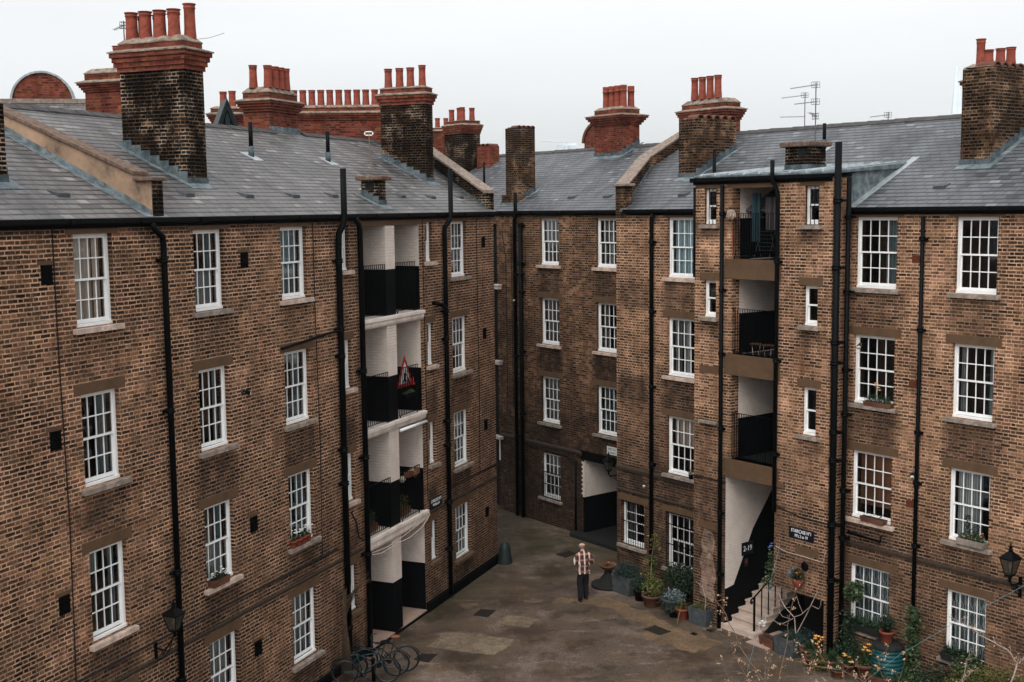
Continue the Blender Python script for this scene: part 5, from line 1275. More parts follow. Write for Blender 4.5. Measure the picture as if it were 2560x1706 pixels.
def box_pot(e, w, d, h, mat, taper=.9, th=.03, z=0):
    m = MB(); W0, D0 = w/2*taper, d/2*taper; W1, D1 = w/2, d/2
    for sx in (-1, 1): m.hexa([(sx*W0, -D0, z), (sx*(W0-th), -D0, z), (sx*(W0-th), D0, z), (sx*W0, D0, z)], [(sx*W1, -D1, z+h), (sx*(W1-th), -D1, z+h), (sx*(W1-th), D1, z+h), (sx*W1, D1, z+h)])
    for sy in (-1, 1): m.hexa([(-W0+th, sy*D0, z), (W0-th, sy*D0, z), (W0-th, sy*(D0-th), z), (-W0+th, sy*(D0-th), z)], [(-W1+th, sy*D1, z+h), (W1-th, sy*D1, z+h), (W1-th, sy*(D1-th), z+h), (-W1+th, sy*(D1-th), z+h)])
    m.box(-W0+th, W0-th, -D0+th, D0-th, z, z+.03)
    m.build('planter_box', M[mat], e, bevel=.006)
    MB().box(-W0+th*.8, W0-th*.8, -D0+th*.8, D0-th*.8, z+h*.8, z+h*.86).build('soil', M['soil'], e)
def plant(kind, loc, rz, label, cat='potted plant', group=None): return empty(kind, loc, rz, label, cat, group)
def flowers(m, pts, r=.035, n=6):
    for p in pts:
        p = Vector(p)
        for k in range(n):
            a = 6.283*k/n; d = Vector((math.cos(a), math.sin(a), .35 + rnd.uniform(-.2, .3))); s = Vector((-math.sin(a), math.cos(a), 0))*r*.45
            m.add([p, p + d*r*.6 + s, p + d*r*1.1, p + d*r*.6 - s], [(0, 1, 2, 3)])
        m.lathe([(r*.22, 0), (r*.34, r*.6)], tuple(p), 6, caps=False)

# 1 pedestal urn
e = plant('stone_pedestal', rp(-5.29, -.62), RA, 'round stepped stone base by the corner of the right block, carrying a bowl', 'pedestal')
MB().lathe([(.52, 0), (.52, .08), (.48, .10), (.36, .105), (.26, .2), (.20, .30), (.14, .36), (.10, .48), (.12, .5)], (0, 0, 0), 28).build('stone_base', M['step'], e, fixn=False)
e = plant('planter_bowl', rp(-5.29, -.62, .5), RA, 'shallow clay bowl with one orange flower on the stone pedestal', 'plant bowl')
MB().lathe([(.10, 0), (.2, .05), (.29, .14), (.30, .17), (.26, .17), (.22, .12), (.001, .12)], (0, 0, 0), 24, caps=False).build('bowl', M['terradull_shade'], e, fixn=False)
m = MB(); flowers(m, [(0, 0, .2), (.01, .01, .23)], .03); m.build('flower_cluster', M['oflower'], e, fixn=False)
m = MB(); leafcloud(m, 40, ell(0, 0, .15, .15, .15, .04), .06); m.build('foliage', M['leaf'], e, fixn=False)
# 2 trough
e = plant('planter_trough', rp(-4.45, -.62), RA, 'square stone trough with feathery blue green bush by the drainpipe')
box_pot(e, .80, .55, .55, 'galv'); m = MB(); leafcloud(m, 1500, ell(0, 0, .66, .46, .36, .26), .075, asp=3.2); m.build('foliage', M['leafb'], e, fixn=False)
# 3 little dark pot
e = plant('potted_shrub', rp(-3.70, -.80), RA, 'small dark pot with drooping dark leaves, left of the variegated climber')
round_pot(e, .19, .30, 'ironm'); m = MB(); leafcloud(m, 500, ell(0, 0, .45, .24, .24, .22), .07, asp=2.5); m.build('foliage', M['leaf'], e, fixn=False)
# 4 variegated climber
e = plant('potted_climber', rp(-3.12, -.88), RA, 'terracotta pot of yellow variegated climber reaching up the drainpipe')
round_pot(e, .29, .34, 'terradull_shade'); m = MB()
leafcloud(m, 600, ell(0, .05, .55, .34, .3, .26), .07); leafcloud(m, 330, lambda: (-.35 + rnd.gauss(0, .09), .3 + rnd.gauss(0, .06), rnd.uniform(.6, 1.35)), .07)
leafcloud(m, 120, lambda: (-.25 + rnd.gauss(0, .10), .34 + rnd.gauss(0, .05), rnd.uniform(1.55, 2.0)), .075)
m.build('foliage', M['leafy'], e, fixn=False)
MB().tube([(0, 0, .25), (-.2, .15, .8), (-.34, .32, 1.3), (-.24, .36, 1.95)], .012, 5).build('stem', M['bark2'], e)
# 5 big dark shrub and friends
e = plant('potted_shrub', rp(-2.55, -.38), RA, 'large dark green shrub under the barred window of the right block')
round_pot(e, .26, .4, 'ironm'); m = MB(); leafcloud(m, 2600, ell(.1, 0, .85, .62, .30, .46), .065); leafcloud(m, 700, ell(.5, .0, .95, .35, .28, .40), .06); m.build('foliage', M['leaf'], e, fixn=False)
e = plant('galvanised_tub', rp(-2.35, -.82), RA, 'weathered pale tub with silvery foliage between climber and strap leaved pot')
round_pot(e, .30, .42, 'galv'); m = MB(); leafcloud(m, 420, ell(.12, -.02, .5, .34, .26, .2), .07, asp=3); m.build('foliage', M['leafsilver'], e, fixn=False)
m = MB(); leafcloud(m, 500, ell(-.05, .0, .36, .4, .3, .3), .07, asp=2.5); m.build('foliage', M['leafb'], e, fixn=False)
e = plant('potted_strap_plant', rp(-1.78, -.98), RA, 'orange clay pot of long arching yellow green strap leaves')
round_pot(e, .19, .32, 'terra'); m = MB(); straps(m, (0, 0, .28), 46, .5, .03, .9, .8); blade(m, (0, 0, .3), (-1, -.9, .35), .8, .04, .7); blade(m, (0, 0, .3), (.5, -1, .5), .6, .03, 1.1); m.build('foliage', M['leafmoss'], e, fixn=False)
e = plant('potted_shrub', rp(-2.05, -1.05), RA, 'low dark green plant in a hidden pot left of the orange pot')
round_pot(e, .16, .2, 'ironm'); m = MB(); leafcloud(m, 500, ell(0, 0, .28, .25, .22, .18), .06, asp=2.6); m.build('foliage', M['leafb'], e, fixn=False)
e = plant('galvanised_tub', rp(-1.20, -.82), RA + R_(8), 'square pale grey metal tub with a forked bare stem')
box_pot(e, .62, .46, .46, 'galv', .88); m = MB(); leafcloud(m, 260, ell(-.05, 0, .46, .22, .18, .06), .06, asp=3.2); m.build('foliage', M['leafmoss'], e, fixn=False)
m = MB(); m.tube([(.1, 0, .38), (.12, 0, .7), (.02, 0, 1.02), (-.22, .0, 1.16)], [.012, .010, .008, .004], 5); m.tube([(.02, 0, 1.02), (.03, 0, 1.18)], [.007, .004], 5); m.tube([(.11, 0, .5), (.22, 0, .62)], .006, 5); m.build('bare_stem', M['bark'], e, fixn=False)
# 6 right side: trough with pale bare shrub
e = plant('galvanised_tub', rp(1.80, -.75), RA, 'pale metal tub holding a pale bare branching shrub, right of the stairs')
box_pot(e, .64, .50, .46, 'galv', .9)
m = MB(); leafcloud(m, 500, ell(.1, 0, .48, .28, .2, .16), .08, asp=3.5); m.build('foliage', M['leafb'], e, fixn=False)
m = MB()
for pts, r in (([(1.98, .42), (1.98, .62), (1.9, .98), (1.63, 1.18), (1.49, 1.31), (1.4, 1.61)], .015), ([(1.98, .55), (2.33, 1.23), (2.45, 1.43), (2.62, 1.84)], .013), ([(1.9, .98), (2.17, 1.13), (2.45, 1.43)], .010), ([(1.89, .95), (1.6, .74), (1.37, .68), (1.21, .72), (1.1, .80)], .009), ([(1.63, 1.15), (1.86, 1.27)], .006), ([(2.45, 1.43), (2.68, 1.42), (2.8, 1.57), (2.79, 1.66)], .008), ([(1.84, .94), (1.57, .92), (1.5, 1.0), (1.44, 1.12)], .007), ([(2.2, 1.15), (2.1, 1.4), (2.0, 1.6)], .006), ([(1.49, 1.31), (1.38, 1.28), (1.3, 1.36)], .005), ([(2.6, 1.8), (2.7, 1.95)], .005)):
    P_ = [(x-1.80 + rnd.uniform(-.012, .012), rnd.uniform(-.06, .06), z + rnd.uniform(-.012, .012)) for x, z in pts]; m.tube(P_, [r*(1 - .5*i/len(P_)) for i in range(len(P_))], 6)
m.build('bare_branches', M['bark'], e, fixn=False)
# 7 terracotta pots of the front row
row = [(1.15, -.75, .22, .26, 'box', None), (2.35, -.66, .24, .30, 'pot', 'daff0'), (2.80, -.98, .25, .26, 'pot', 'grn'), (3.18, -.80, .26, .30, 'pot', 'daff1'), (3.58, -.70, .20, .28, 'pot', 'daff2'), (3.55, -1.05, .16, .2, 'pot', 'grn'), (4.05, -.68, .22, .42, 'pot', 'daff3'), (4.55, -.80, .22, .30, 'box', 'daff4'), (5.05, -.75, .2, .3, 'pot', 'grn'), (4.98, -.45, .18, .3, 'pot', 'grn')]
lb = ['long empty clay trough on the ground by the foot slab', 'clay pot with a cluster of orange yellow daffodils in front of the dark opening', 'wide low clay pot of green leaves at the front of the row', 'broken rimmed clay pot of grassy leaves in mid row', 'clay pot with one drooping yellow flower left of the water butt', 'small clay pot lying low at the front edge of the row', 'tall clay pot crowded with pale yellow daffodils beside the teal water butt', 'square clay planter with small yellow flowers in front of the water butt', 'clay pot half out of the frame at the foot of the ivy', 'clay pot against the wall just right of the water butt']
for k, (x, y, r, h, sh, pl_) in enumerate(row):
    e = plant('clay_pot', rp(x, y), RA + rnd.uniform(-.3, .3), lb[k], 'potted plant' if pl_ else 'planter', 'clay pots along the right block')
    if sh == 'pot': round_pot(e, r, h, 'terradull_shade')
    else: box_pot(e, r*2.6 if k == 0 else r*2, r*1.3 if k == 0 else r*1.5, h, 'terradull_shade', .85)
    if not pl_: continue
    m = MB(); straps(m, (0, 0, h*.85), 60 if pl_ != 'grn' else 26, .42, .018, .6, .45); leafcloud(m, 90, ell(0, 0, h+.05, r, r, .1), .06); m.build('foliage', M['strap'], e, fixn=False)
    pts = {'daff0': [(.27, 0, .62), (.4, 0, .72), (.5, .02, .66), (.33, 0, .50), (.2, .05, .66), (.45, 0, .60), (.56, 0, .75)], 'daff1': [(.3, 0, .48)], 'daff2': [(-.03, -.1, .47), (.12, -.1, .36), (.02, .0, .42)], 'daff3': [(.0, 0, .80), (.12, -.02, .76), (.22, .03, .74), (.06, .05, .88), (.3, .0, .82), (-.05, 0, .72), (.15, .05, .66)], 'daff4': [(-.1, 0, .5), (0, .0, .46), (.1, .05, .52)]}.get(pl_)
    if pts:
        m = MB(); flowers(m, pts, .055); m.build('daffodil', M['daff'], e, fixn=False)
        m = MB(); [m.tube([(p[0]*.3, 0, h*.85), (p[0]*.8, p[1]*.6, p[2]*.75), (p[0], p[1], p[2])], .005, 4) for p in pts]; m.build('stem', M['strap'], e, fixn=False)
for k, (x, y, z, c, lab) in enumerate([(2.9, -.35, .35, 'strap', 'clump of tall dark grassy leaves against the wall under the tower'), (3.45, -.3, .3, 'leaf', 'low dark green clump against the wall left of the water butt')]):
    e = plant('grassy_clump', rp(x, y), RA, lab, 'plant'); m = MB(); straps(m, (0, 0, 0), 120, .55, .02, .9, .5); leafcloud(m, 260, ell(0, 0, .25, .35, .2, .22), .06); m.build('foliage', M[c], e, fixn=False)
for k, (x, y, rx, h_, mt_, lab) in enumerate([(2.1, -.40, .35, .55, 'leafb', 'dark feathery clump behind the pale metal tub, right of the stairs'), (3.75, -.50, .45, .40, 'leaf', 'dense dark tangle behind the mid row of clay pots'), (5.35, -.42, .42, .38, 'leafivy', 'low leafy tangle to the right of the ivy foot'), (2.95, -1.0, .3, .28, 'leafmoss', 'sprawling yellow green stems over the rims of the front clay pots')]):
    e = plant('leafy_clump', rp(x, y), RA, lab, 'plant'); m = MB(); leafcloud(m, 900, ell(0, 0, h_*.6, rx, .24, h_*.6), .06, asp=2.2); straps(m, (0, 0, 0), 40, h_*1.4, .012, 1.1, .6); m.build('foliage', M[mt_], e, fixn=False)
# water butt with pot on top
e = plant('water_butt', rp(4.50, -.42), RA, 'ribbed teal plastic water butt standing below the right block window', 'water butt')
prof = [(.30, 0)]
for i in range(9):
    z = .05 + i*.095; prof += [(.33 + .03*math.sin(i/8*math.pi), z), (.355 + .03*math.sin(i/8*math.pi), z+.02), (.355 + .03*math.sin(i/8*math.pi), z+.05), (.33 + .03*math.sin(i/8*math.pi), z+.07)]
prof += [(.34, .93), (.30, .97)]
MB().lathe(prof, (0, 0, 0), 32).build('barrel_body', M['barrel'], e, fixn=False)
MB().lathe([(.36, .90), (.365, .94), (.33, 1.0), (.001, 1.02)], (0, 0, 0), 32, caps=False).build('barrel_lid', M['step'], e, fixn=False)
e = plant('potted_dracaena', rp(4.48, -.45, 1.02), RA, 'clay pot with a spiky dark plant standing on the water butt')
round_pot(e, .17, .28); m = MB(); straps(m, (0, 0, .25), 90, .5, .035, 1.0, .35); leafcloud(m, 200, ell(0, 0, .5, .2, .2, .2), .09, asp=3); m.build('foliage', M['leaf'], e, fixn=False)
# ivy on the pipe
e = plant('ivy_column', rp(5.0, -.12), RA, 'ivy climbing the thin drainpipe of the right block', 'ivy'); m = MB()
leafcloud(m, 900, lambda: (rnd.gauss(0, .10), -.06 + rnd.gauss(0, .05), rnd.uniform(.1, 1.95)), .085, asp=1.2); m.build('foliage', M['leafivy'], e, fixn=False)
e = plant('hanging_ivy', rp(3.40, -.30, 1.95), RA, 'round hanging clump of pale ivy beside the twin soil pipes', 'ivy'); m = MB(); leafcloud(m, 520, ell(0, 0, 0, .26, .22, .26), .08, asp=1.3); m.build('foliage', M['leafivy'], e, fixn=False)
MB().lathe([(.06, -.1), (.14, .0), (.15, .06)], (0, 0, -.05), 12).build('basket', M['ironm'], e, fixn=False)
e = plant('bushy_creeper', rp(3.2, -.25, .0), RA, 'dark creeper spreading at the foot of the twin soil pipes', 'creeper'); m = MB(); leafcloud(m, 900, ell(0, 0, .75, .26, .2, .75), .06, asp=1.3); leafcloud(m, 1500, ell(.35, -.1, .35, .7, .28, .42), .065); m.build('foliage', M['leaf'], e, fixn=False)
# tower wall pot
e = plant('wall_planter', rp(2.06, TY-.02, 1.92), RA, 'half round clay wall pot with orange and silver flowers on the tower')
MB().lathe([(.04, -.12), (.13, .0), (.17, .12), (.15, .12), (.001, .1)], (0, -.1, 0), 14, sy=.7, caps=False).build('pot', M['terra'], e, fixn=False)
m = MB(); leafcloud(m, 160, ell(-.16, -.12, .22, .12, .1, .13), .07, asp=2); m.build('silver_foliage', M['leafsilver'], e, fixn=False)
m = MB(); leafcloud(m, 260, ell(0, -.12, .2, .2, .1, .16), .07); straps(m, (-.1, -.1, .15), 20, .3, .015, .8, .2); m.build('foliage', M['leaf'], e, fixn=False)
m = MB(); flowers(m, [(.06, -.18, .24), (.13, -.16, .2), (.02, -.18, .28), (.1, -.14, .3)], .04); m.build('flower_cluster', M['oflower'], e, fixn=False)
# plants on the stair
e = plant('stair_creeper', rp(.98, TY+.2, 1.45), RA, 'trailing green plant with blue flowers at the right side of the open stair', 'creeper'); m = MB()
leafcloud(m, 420, ell(0, 0, .55, .12, .25, .55), .07); leafcloud(m, 160, ell(-.15, 0, .15, .2, .15, .16), .06); m.build('foliage', M['leafivy'], e, fixn=False)
m = MB(); flowers(m, [(-.05, -.1, 1.1), (0, -.1, 1.15), (-.02, -.05, 1.2)], .05); m.build('flower_cluster', M['bflower'], e, fixn=False)
# right hand shrubs
e = plant('trailing_shrub', rp(6.65, -.45), RA, 'green trailing shrub hanging from the lower right window box', 'shrub'); m = MB(); leafcloud(m, 1500, ell(0, 0, .75, .48, .28, .55), .075); m.build('foliage', M['leafivy'], e, fixn=False)
e = plant('broad_shrub', rp(7.6, -.85), RA, 'yellow green shrub filling the bottom right corner', 'shrub'); m = MB(); leafcloud(m, 4600, ell(.1, 0, .80, 1.05, .55, .62), .07, asp=2.4); leafcloud(m, 1300, ell(-.9, .1, .55, .5, .4, .5), .07, asp=2.2); m.build('foliage', M['leafmoss'], e, fixn=False)
e = plant('dark_shrub', rp(6.0, -.55), RA, 'dark green shrub in shade under the lower right window', 'shrub'); m = MB(); leafcloud(m, 1300, ell(0, 0, .45, .6, .35, .45), .07); m.build('foliage', M['leaf'], e, fixn=False)
# window boxes
def wbox(loc, rz, w, mat, label, leaf, nl_, fl=None, fm=None, strap_=0, h=.15, d=.2):
    e = plant('window_box', loc, rz, label, 'window box')
    box_pot(e, w, d, h, mat, .9, .015)
    m = MB()
    if nl_: leafcloud(m, nl_, ell(0, 0, h+.05, w*.45, d*.45, .09), .055)
    for i in range(strap_): straps(m, (rnd.uniform(-w/2, w/2)*.9, 0, h*.8), 1, .34, .016, .8, .4)
    if nl_ or strap_: m.build('foliage', M[leaf], e, fixn=False)
    if fl: m = MB(); flowers(m, [(rnd.uniform(-.45, .45)*w, rnd.uniform(-.06, .06), h + rnd.uniform(.06, .18)) for _ in range(fl)], .032); m.build('flower_cluster', M[fm], e, fixn=False)
    return e
wbox(lp(-14.86, -.06, 3.735), LA, .58, 'terradull_shade', 'clay window box of small white flowers on a left block sill, second column', 'leaf', 220, 18, 'wflower', d=.18)
for k, (x, s) in enumerate([(-12.0, .10), (-11.80, .11), (-11.58, .10), (-11.38, .09)]):
    e = plant('sill_pot', lp(x, -.03, 3.735), LA, ['leftmost little clay pot on the sill crowded with white narcissi', 'second little clay pot on the sill crowded with white narcissi', 'third little clay pot on the sill crowded with white narcissi', 'rightmost little clay pot on the sill crowded with white narcissi'][k], 'potted plant', 'clay pots on the left block sill')
    round_pot(e, s, .17, 'terra', soil=False); m = MB(); straps(m, (0, 0, .12), 26, .32, .014, .7, .5); m.build('foliage', M['strap'], e, fixn=False)
    m = MB(); flowers(m, [(rnd.gauss(0, .09), rnd.gauss(-.03, .04), rnd.uniform(.26, .42)) for _ in range(8)], .032); m.build('flower_cluster', M['wflower'], e, fixn=False)
wbox(rp(3.82, -.04, 6.57), RA, .82, 'terradull_shade', 'window box with tall yellow daffodils and grass on a right block sill', 'strap', 0, 0, None, 90, .11, .18)
e = plant('daffodil_clump', rp(3.74, -.06, 6.66), RA, 'three yellow daffodils standing in the window box', 'flowers'); m = MB(); flowers(m, [(-.02, 0, .40), (.06, 0, .36), (.03, -.02, .46), (.10, .0, .30)], .055); m.build('flower_cluster', M['daff'], e, fixn=False)
m = MB(); [m.tube([(0, 0, 0), (a, 0, b)], .005, 4) for a, b in ((-.02, .4), (.06, .36), (.03, .46))]; m.build('stem', M['strap'], e, fixn=False)
wbox(rp(3.76, -.07, 3.72), RA, .70, 'terradull_shade', 'shallow nearly bare window box on the pale sill, right block', 'leaf', 40, d=.18, h=.12)
wbox(rp(6.40, -.07, 3.72), RA, .72, 'sillgrey', 'window box with leafy plants and dark blooms, rightmost right block sill', 'leafivy', 320, 4, 'oflower', 14)
e = plant('sill_plant', rp(6.25, -.03, 3.86), RA, 'tall spindly green plant in the rightmost window box', 'plant'); m = MB(); leafcloud(m, 90, lambda: (rnd.gauss(0, .04), rnd.gauss(0, .03), rnd.uniform(0, .55)), .07); leafcloud(m, 50, lambda: (.25+rnd.gauss(0, .03), rnd.gauss(0, .03), rnd.uniform(0, .35)), .06); m.build('foliage', M['leaf'], e, fixn=False)
wbox(rp(3.66, -.06, .93), RA, 1.15, 'step', 'dark trough of long strap leaves below the left lattice grille window', 'strap', 200, 0, None, 300, .16, .24)
wbox(rp(6.25, -.08, .93), RA, 1.05, 'step', 'dark trough of bushy leaves below the right lattice grille window', 'leaf', 700, 0, None, 140, .16, .24)
e = plant('sill_pot', rp(-2.42, -.03, 3.71), RA, 'small dark pot of yellow flowers at the end of a sill by the tower', 'potted plant'); round_pot(e, .07, .12, 'ironm'); m = MB(); leafcloud(m, 90, ell(0, 0, .18, .09, .07, .08), .05); m.build('foliage', M['leafmoss'], e, fixn=False)

# ---------------------------------------------------------------- bollard
e = empty('corner_bollard', lp(.02, -.24), LA, 'green round topped guard stone at the far corner of the left block', 'bollard')
MB().lathe([(.25, 0), (.21, .25), (.18, .5), (.15, .60), (.09, .68), (.001, .71)], (0, 0, 0), 24, caps=False).build('guard_stone', M['green_metal'], e, fixn=False)

# ---------------------------------------------------------------- balcony things
e = empty('mop', rp(-.30, TY-.05, 10.03), RA, 'string mop with wooden handle propped upside down at the top tower balcony', 'mop')
MB().tube([(.03, 0, 0), (-.05, 0, 1.12)], .012, 6).build('mop_handle', M['terra'], e, fixn=False)
m = MB()
for i in range(120):
    a = rnd.uniform(0, 6.28); r = rnd.uniform(.02, .12); m.tube([(-.05, 0, 1.14), (-.05 + r*math.cos(a), r*math.sin(a)*.7, 1.2 + rnd.uniform(-.02, .08)), (-.05 + r*1.2*math.cos(a), r*math.sin(a), 1.08 + rnd.uniform(-.06, .08))], .007, 3)
m.build('mop_head', M['sillstone'], e, fixn=False)
def cloth(name, loc, w, h, mat, label, folds=.09, cat='cloth'):
    o = wavy(-w/2, w/2, -h, 0, 0, .035, folds).build(name, M[mat], fixn=False); o.location = loc; o.rotation_euler.z = RA; tag(o, label, cat); return o
M['clothblue'] = curtain('dark_blue_cloth', (.012, .04, .055), 12); M['clothpink'] = curtain('striped_pink_grey_cloth', (.07, .06, .065), 14)
cloth('hanging_cloth', rp(.12, TY+.38, 11.72), .28, 1.25, 'clothblue', 'dark blue cloth hanging from the top tower balcony ceiling')
cloth('hanging_cloth', rp(.55, TY+.5, 11.62), .42, .85, 'clothpink', 'grey striped cloth drying at the top tower balcony')
def rack(loc, rz, label, w=.5, h=.75, name='clothes_airer', mat='galv'):
    e = empty(name, loc, rz, label, 'airer'); m = MB()
    for x in (-w/2, w/2):
        m.tube([(x, -.15, 0), (x, .1, h)], .008, 4); m.tube([(x, .15, 0), (x, -.1, h)], .008, 4)
    for i in range(6): z = h*(.3+.13*i); m.tube([(-w/2, 0, z), (w/2, 0, z)], .006, 4)
    m.build('airer_frame', M[mat], e, fixn=False)
rack(rp(.45, TY+.36, 10.03), RA, 'grey folding clothes airer behind the top tower railing')
for k, x in enumerate((.22, .62, .98)):
    e = empty('plant_stand', rp(x, TY+.3, 7.53), RA, ['left of three small wicker topped stands on the tower balcony', 'middle of three small wicker topped stands on the tower balcony', 'right of three small wicker topped stands on the tower balcony'][k], 'stand', 'small stands on the middle tower balcony'); m = MB()
    for a in (0, 90, 180, 270): m.tube([(.1*math.cos(R_(a)), .1*math.sin(R_(a)), 0), (.15*math.cos(R_(a)), .15*math.sin(R_(a)), .28)], .007, 4)
    m.build('stand_legs', M['sillstone'], e, fixn=False); MB().lathe([(.15, 0), (.16, .015), (.15, .03), (.12, .02)], (0, 0, .27), 14).build('stand_top', M['terradull_shade'], e, fixn=False)
for k, (x, z, lm, lab) in enumerate([(-6.1, 3.05, 'leafy', 'leafy pots behind the lower right balcony railing, left block'), (-8.0, 3.05, 'leafivy', 'dark potted greenery behind the lower left balcony railing, left block')]):
    e = plant('balcony_plants', lp(x, .25, z), LA, lab, 'plants'); MB().box(-.35, .35, -.1, .1, 0, .18).build('trough', M['terradull_shade'], e); m = MB(); leafcloud(m, 300, ell(0, 0, .35, .4, .14, .22), .06); m.build('foliage', M[lm], e, fixn=False)
e = plant('rail_planter', lp(-6.1, -.08, 4.18), LA, 'clay coloured rail trough with dead trailing stems, left block balcony', 'window box'); box_pot(e, .72, .16, .15, 'terradull_shade', .9, .015); m = MB(); straps(m, (0, 0, .1), 40, .3, .01, 1.2, 1.6); m.build('dead_foliage', M['bud'], e, fixn=False)
e = plant('rail_planter', lp(-6.15, -.06, 6.35), LA, 'green leafed trough half hidden under the roadworks sign', 'window box'); box_pot(e, .7, .14, .12, 'ironm', .9, .015); m = MB(); leafcloud(m, 120, ell(0, 0, .13, .33, .06, .06), .05); m.build('foliage', M['leafivy'], e, fixn=False)
def globe(loc, label):
    o = MB().lathe([(.001, -.1), (.06, -.08), (.10, 0), (.06, .08), (.001, .1)], (0, 0, 0), 16, caps=False).build('paper_lamp', M['bulb'], fixn=False); o.location = loc; tag(o, label, 'lamp')
globe(lp(-5.95, .3, 4.0), 'white globe behind the lower right balcony railing, left block')

# ---------------------------------------------------------------- bicycles
def bicycle(loc, rz, label, fm='blackp', sad='iron', lean=.12):
    e = empty('bicycle', loc, 0, label, 'bicycle', 'bicycles parked at the left block'); e.rotation_mode = 'XYZ'; e.rotation_euler = (lean, 0, rz)
    wb, r = 1.02, .335
    for x, nm in ((-wb/2, 'rear'), (wb/2, 'front')):
        m = MB(); n = 28
        def ring(mb, R, t, k=6): mb.tube([(x + R*math.cos(6.2832*i/n), 0, r + R*math.sin(6.2832*i/n)) for i in range(n+1)], t, k, caps=False)
        ring(m, r-.018, .018, 8); w = m.build('wheel', M['tyre'], e, fixn=False)
        m = MB(); ring(m, r-.042, .010); m.build('rim', M['chrome'], w, fixn=False)
        m = MB()
        for i in range(14):
            a = 6.2832*i/14; m.tube([(x+.02*math.cos(a+1), rnd.choice((-.03, .03)), r+.02*math.sin(a+1)), (x+(r-.045)*math.cos(a), 0, r+(r-.045)*math.sin(a))], .0016, 3)
        m.tube([(x, -.05, r), (x, .05, r)], .018, 8); m.build('spokes', M['chrome'], w, fixn=False)
    bb = (-.08, 0, .29); st = (-.22, 0, .80); hd0 = (.36, 0, .62); hd1 = (.32, 0, .80); ra = (-wb/2, 0, r); fa = (wb/2, 0, r)
    m = MB(); m.tube([bb, st], .016, 8); m.tube([bb, hd0], .018, 8); m.tube([(-.20, 0, .74), hd1], .016, 8); m.tube([hd0, hd1], .02, 8)
    for s in (-.045, .045): m.tube([(bb[0], s*.5, bb[2]), (ra[0], s, ra[2])], .010, 6); m.tube([(-.2, s*.3, .72), (ra[0], s, ra[2])], .009, 6)
    m.build('bike_frame', M[fm], e, fixn=False)
    m = MB(); m.tube([hd0, (.40, 0, .56)], .018, 6)
    for s in (-.05, .05): m.tube([(.385, s, .60), (.43, s, .5), (fa[0], s, fa[2])], .011, 6)
    m.build('fork', M[fm], e, fixn=False)
    m = MB(); m.tube([hd1, (.30, 0, .90)], .013, 6); m.tube([(.22, -.28, .90), (.33, -.2, .93), (.35, 0, .92), (.33, .2, .93), (.22, .28, .90)], .012, 6); m.build('handlebar', M['chrome'], e, fixn=False)
    m = MB(); m.tube([st, (-.24, 0, .90)], .012, 6); m.build('seat_post', M['chrome'], e, fixn=False)
    m = MB(); m.lathe([(.001, -.03), (.9, -.02), (1, 0), (.8, .022), (.001, .03)], (0, 0, 0), 16, sx=.13, sy=.075); o = m.build('saddle', M[sad], e, fixn=False); o.location = (-.25, 0, .93)
    m = MB(); m.lathe([(.085, 0), (.085, .006)], (0, 0, 0), 20); o = m.build('chainring', M['blackp'], e); o.rotation_euler.x = R_(90); o.location = (bb[0], -.05, bb[2])
    m = MB(); m.tube([(bb[0], -.06, bb[2]), (bb[0]+.12, -.07, bb[2]-.11)], .008, 5); m.tube([(bb[0], .06, bb[2]), (bb[0]-.12, .07, bb[2]+.11)], .008, 5); m.box(bb[0]+.08, bb[0]+.17, -.16, -.07, bb[2]-.125, bb[2]-.105); m.box(bb[0]-.17, bb[0]-.08, .07, .16, bb[2]+.10, bb[2]+.12); m.build('crank', M['chrome'], e, fixn=False)
    m = MB()
    for x in (-wb/2,): m.tube([(x + (r+.03)*math.cos(a), 0, r + (r+.03)*math.sin(a)) for a in [R_(20+i*14) for i in range(11)]], .014, 5)
    m.build('mudguard', M['blackp'], e, fixn=False)
    return e
def bl(a, b, label, **k):   # wheels' contact points in the frame of the left wall
    pa, pb = lp(*a), lp(*b); c = (pa+pb)/2; d = pb-pa; return bicycle((c.x, c.y, 0), math.atan2(d.y, d.x), label, **k)
bl((-10.62, -.42), (-10.10, -1.42), 'teal framed bicycle nearest the camera at the left wall', fm='teal', lean=.10)
bl((-9.62, -1.42), (-10.18, -.42), 'black bicycle in the middle of the group at the left wall', lean=-.12)
bl((-9.28, -1.52), (-9.80, -.5), 'black bicycle with brown saddle farthest from the camera', sad='saddle', lean=-.06)
e = empty('bike_post', lp(-10.15, -1.0), LA, 'short black iron post among the bicycles', 'post'); MB().lathe([(.05, 0), (.045, .5), (.06, .52), (.06, .56), (.02, .60)], (0, 0, 0), 12).build('post', M['iron'], e, fixn=False)
# tied bundle of bare climber stems
e = empty('bare_climber', lp(-10.28, -.34), LA, 'tall bundle of bare brown climber stems tied against the left wall', 'climber'); m = MB()
for i in range(80):
    a = rnd.uniform(0, 6.28); r = rnd.uniform(0, .19); x0, y0 = r*math.cos(a), r*math.sin(a)*.6; k = rnd.uniform(.2, .5)
    m.tube([(x0, y0, 0), (x0*.8, y0*.8, .7), (.05+x0*k, .06+y0*k, 1.3), (.22+x0*.4+rnd.uniform(-.06, .06), .14, 1.9+rnd.uniform(-.2, .3))], .009, 4)
for i in range(22):
    L_ = rnd.uniform(.4, 1.1); x1 = .25 + L_*rnd.uniform(.2, .9); m.tube([(.2, .1, rnd.uniform(1.5, 2.0)), ((x1+.2)/2, -.05, 2.15), (x1, rnd.uniform(-.3, .0), 2.1+L_*rnd.uniform(.1, .6))], [.006, .004, .002], 3)
m.build('bare_stems', M['cane'], e, fixn=False)

